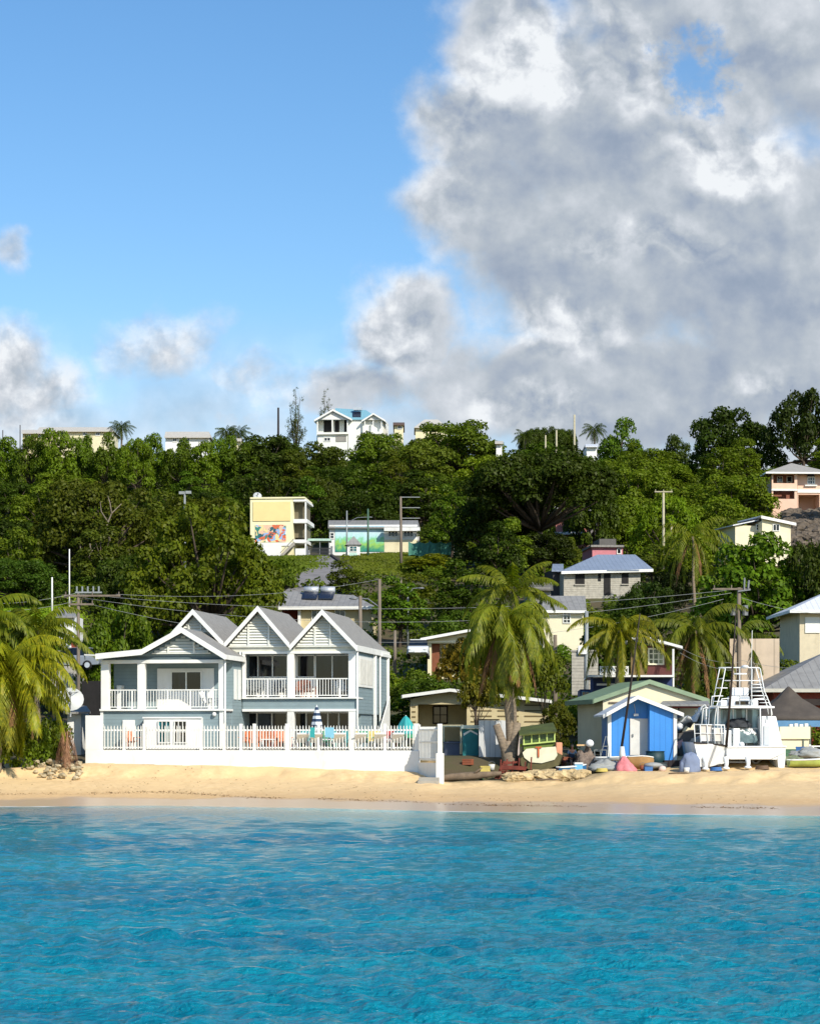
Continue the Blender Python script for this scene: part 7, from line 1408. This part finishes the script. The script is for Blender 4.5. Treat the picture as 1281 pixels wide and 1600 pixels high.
# person among the nets
def person(loc, yaw, label, shirt, pants, skin, hairc):
    r_ = empty('person', loc, R(yaw), label, 'person')
    def skin_mesh(name, verts, edges, rad, mt, root=0, sub=2):
        me = bpy.data.meshes.new(name); me.from_pydata(verts, edges, []); o = bpy.data.objects.new(name, me); COL.objects.link(o); o.parent = r_; me.materials.append(mt)
        md = o.modifiers.new('skin', 'SKIN'); md.use_smooth_shade = True
        for i, q_ in enumerate(rad): me.skin_vertices[0].data[i].radius = (q_[0], q_[1]) if isinstance(q_, tuple) else (q_, q_)
        me.skin_vertices[0].data[root].use_root = True; s_ = o.modifiers.new('sub', 'SUBSURF'); s_.levels = s_.render_levels = sub; return o
    V = [(0, 0, .50), (0, .02, .72), (0, .0, .95), (0, -.03, 1.08), (0, -.05, 1.2), (0, -.06, 1.3),               # pelvis, waist, chest, neck, head
         (.11, -.05, .5), (.15, -.45, .52), (.15, -.42, .1), (.15, -.56, .05), (-.11, -.05, .5), (-.15, -.45, .5), (-.15, -.4, .1), (-.15, -.54, .05),
         (.19, 0, 1.0), (.25, -.08, .74), (.14, -.34, .62), (.1, -.42, .6), (-.19, 0, 1.0), (-.25, -.08, .74), (-.14, -.34, .6), (-.1, -.42, .58)]
    E = [(0, 1), (1, 2), (2, 3), (3, 4), (4, 5), (0, 6), (6, 7), (7, 8), (8, 9), (0, 10), (10, 11), (11, 12), (12, 13), (2, 14), (14, 15), (15, 16), (16, 17), (2, 18), (18, 19), (19, 20), (20, 21)]
    Rr = [(.15, .11), (.13, .1), (.16, .11), .055, (.075, .09), (.07, .08), .09, .065, .045, (.04, .03), .09, .065, .045, (.04, .03), .06, .042, .032, (.035, .02), .06, .042, .032, (.035, .02)]
    skin_mesh('body', V, E, Rr, skin)
    skin_mesh('shirt', [(0, .01, .56), (0, .02, .74), (0, 0, .95), (.18, 0, 1.0), (.24, -.07, .8), (-.18, 0, 1.0), (-.24, -.07, .8)], [(0, 1), (1, 2), (2, 3), (3, 4), (2, 5), (5, 6)], [(.17, .13), (.155, .12), (.175, .125), .072, .055, .072, .055], shirt)
    skin_mesh('trousers', [(0, 0, .5), (.11, -.08, .5), (.15, -.44, .52), (.15, -.42, .2), (-.11, -.08, .5), (-.15, -.44, .5), (-.15, -.4, .2)], [(0, 1), (1, 2), (2, 3), (0, 4), (4, 5), (5, 6)], [(.165, .12), .1, .078, .06, .1, .078, .06], pants)
    m = MB(); m.ell((0, -.045, 1.27), .085, .1, .1, 14, 10); m.build('hair', hairc, r_, True)
    for sx_ in (-1, 1):
        m = MB(); m.ell((sx_*.03, -.135, 1.25), .012, .008, .01, 8, 6); m.build('eye', WHT, r_, True); m = MB(); m.ell((sx_*.082, -.05, 1.235), .012, .025, .035, 8, 6); m.build('ear', skin, r_, True)
        base = Vector((sx_*.1, -.43, .59))
        for k in range(5):
            d = Vector(((k-2)*.012*1.0, -.045-.02*(1-abs(k-2)/3), -.01)) if k else Vector((-sx_*.035, -.02, .015)); m = MB(); st0 = base+Vector(((k-2)*.011, -.01, 0)); m.tube([st0, st0+d, st0+d+Vector((0, -.018, -.022))], [.0095, .0085, .007], 6); m.build('finger', skin, r_, True)
    return r_
SKN = pm('dark_skin', (72, 46, 36), .6, .1, bump=0)
p = g_at(893, 114.6, .1); person(p, 10, 'person in a dark blue top sitting on a crate behind the blue dinghy', pm('dark_blue_cloth', (34, 58, 84), .9, .15), pm('black_cloth', (30, 30, 36), .9, .1), SKN, pm('black_hair', (14, 12, 12), .9, .1))
b = Bld('seat_crate', 'plain wooden crate the person in the dark blue top sits on', 'crate', 893, 1195, 114.65, 6); z_ = p.z-b.F.o.z; m = MB(); m.box(-.3, .3, -.12, .4, z_-.1, z_+.4); m.build('body', WOD, b.root); m = MB()
for i in range(3): m.box(-.3, .3, -.145, -.122, z_+.02+.13*i, z_+.1+.13*i)
m.build('slat', WOD, b.root)
# small gear strewn along the top of the beach
rg2 = random.Random(31); GC = {'blue': (60, 110, 170), 'grey': (128, 130, 128), 'white': (220, 220, 214), 'rust': (150, 84, 56), 'green': (70, 110, 80), 'yellow': (206, 184, 96), 'brown': (110, 86, 64)}
def crate_at(px, Y, w_, d_, h, yaw, c_, label):
    r_ = empty('fish_crate', g_at(px, Y), R(yaw), label, 'crate', 'gear strewn behind the beach'); m_ = pm('gear_'+c_, GC[c_], .7, .15, 2, .1, dirt=((90, 80, 70), .4)); m = MB(); t_ = .03
    m.box(-w_/2, w_/2, -d_/2, -d_/2+t_, 0, h); m.box(-w_/2, w_/2, d_/2-t_, d_/2, 0, h); m.box(-w_/2, -w_/2+t_, -d_/2+t_, d_/2-t_, 0, h); m.box(w_/2-t_, w_/2, -d_/2+t_, d_/2-t_, 0, h); m.box(-w_/2+t_, w_/2-t_, -d_/2+t_, d_/2-t_, .02, .05); m.build('body', m_, r_)
    m = MB(); m.box(-w_/2-.015, w_/2+.015, -d_/2-.015, -d_/2-.001, h-.05, h-.005); m.box(-w_/2-.015, w_/2+.015, -d_/2-.014, -d_/2-.001, h*.4, h*.5); m.build('rim', m_, r_)
def coil_at(px, Y, r, c_, label):
    m = MB(); pts = [(r*(1-.04*(i//16))*math.cos(i*.3927), r*(1-.04*(i//16))*math.sin(i*.3927), .04+.035*(i/16)) for i in range(80)]; m.tube(pts, .028, 6); o = m.build('rope_coil', pm('gear_'+c_, GC[c_], .7, .15, 2, .1), None, True, label, g_at(px, Y)); o['category'] = 'rope'; o['group'] = 'gear strewn behind the beach'
def bucket_at(px, Y, r, h, c_, label):
    r_ = empty('bucket', g_at(px, Y), 0, label, 'bucket', 'gear strewn behind the beach'); m = MB(); m.tube([(0, 0, 0), (0, 0, h)], [r*.8, r], 14); m.build('body', pm('gear_'+c_, GC[c_], .7, .15, 2, .1), r_, True); m = MB(); m.tube([(r*math.cos(a), 0, h+r*.9*math.sin(a)) for a in [math.pi*i/8 for i in range(9)]], .01, 5); m.build('handle', GMT, r_)
crate_at(706, 112.9, .6, .4, .35, 12, 'brown', 'brown crate on the sand right of the sea wall pillar'); crate_at(731, 115.5, .5, .4, .3, -20, 'rust', 'rusty crate in front of the teal booth'); crate_at(757, 114.2, .5, .45, .5, 8, 'yellow', 'pale yellow crate in front of the plank shed')
crate_at(884, 115.5, .5, .4, .55, 5, 'rust', 'rust coloured box behind the blue dinghy'); crate_at(934, 114.3, .55, .4, .4, -15, 'grey', 'grey crate right of the brown net heap'); crate_at(954, 113.8, .45, .35, .3, 20, 'white', 'white crate left of the slim white boat'); crate_at(1012, 112.0, .4, .3, .22, 10, 'blue', 'blue crate at the end of the tan and white boat')
crate_at(1112, 112.9, .5, .4, .3, 0, 'brown', 'brown crate under the fishing boat'); crate_at(1232, 115.4, .6, .4, .4, 15, 'green', 'green crate at the foot of the yellow kiosk'); crate_at(1250, 115.8, .5, .4, .5, -10, 'blue', 'blue crate at the right foot of the yellow kiosk')
coil_at(745, 113.2, .32, 'green', 'green rope coil on the sand near the driftwood log'); coil_at(940, 111.9, .3, 'yellow', 'yellowish rope coil in front of the grey tarpaulin'); coil_at(1118, 110.6, .3, 'blue', 'blue rope coil on the sand before the fishing boat'); coil_at(1190, 111.0, .34, 'brown', 'brown rope coil below the fishing boat transom')
bucket_at(768, 115, .17, .32, 'white', 'white bucket by the plank shed'); bucket_at(908, 112.9, .15, .28, 'blue', 'blue bucket below the net heap'); bucket_at(1004, 112.4, .16, .3, 'rust', 'rust coloured bucket by the tan and white boat'); bucket_at(1072, 110.6, .15, .28, 'white', 'white bucket before the blue grey covered bundle'); bucket_at(1240, 112.9, .16, .3, 'yellow', 'yellow bucket between the fishing boat and the canoe')
for i, (px, Y) in enumerate(((727, 113.4), (858, 110.9), (1066, 109.4))):
    m = MB(); m.tube([(-.7, 0, .03), (-.1, .1, .06), (.6, -.05, .04)], [.03, .045, .02], 6); m.tube([(0, .1, .06), (.3, .3, .12)], [.02, .01], 5); o = m.build('branch', pm('driftwood', (124, 106, 86)), None, True, ['thin dead branch on the sand beside the driftwood log', 'thin dead branch below the rock ledge', 'thin dead branch on open sand before the covered bundle'][i], g_at(px, Y)); o['category'] = 'branch'
# line of dried seaweed left by the tide
rs = np.random.RandomState(77); n = 2600; X_ = rs.uniform(-24, 22, n); sh_ = np.interp(X_, SHX, SHY); Yw = sh_+3.6+1.4*vnoise(X_, X_*0, 4, 3)+rs.randn(n)*.16+(rs.rand(n) < .3)*rs.rand(n)*5; keep = vnoise(X_, X_*0+3, 1.6, 8)+.25*rs.rand(n) > .05; X_, Yw = X_[keep], Yw[keep]
v, f = leafquads(np.stack([X_, Yw, ground_z(X_, Yw)+.012], 1), np.stack([rs.randn(len(X_))*.3, rs.randn(len(X_))*.3, np.ones(len(X_))], 1), .11, rs, .4); o = bpy.data.objects.new('seaweed', np_mesh('seaweed', v, f, pm('dry_seaweed', (140, 108, 72), .95, .3))); COL.objects.link(o); setp(o, 'thin broken line of dried brown seaweed along the sand', 'seaweed', kind='stuff')


for o in list(COL.objects):
    if o.get('label') and len(o['label'].split()) > 16: print('LONG', o.name, '|', o['label'])
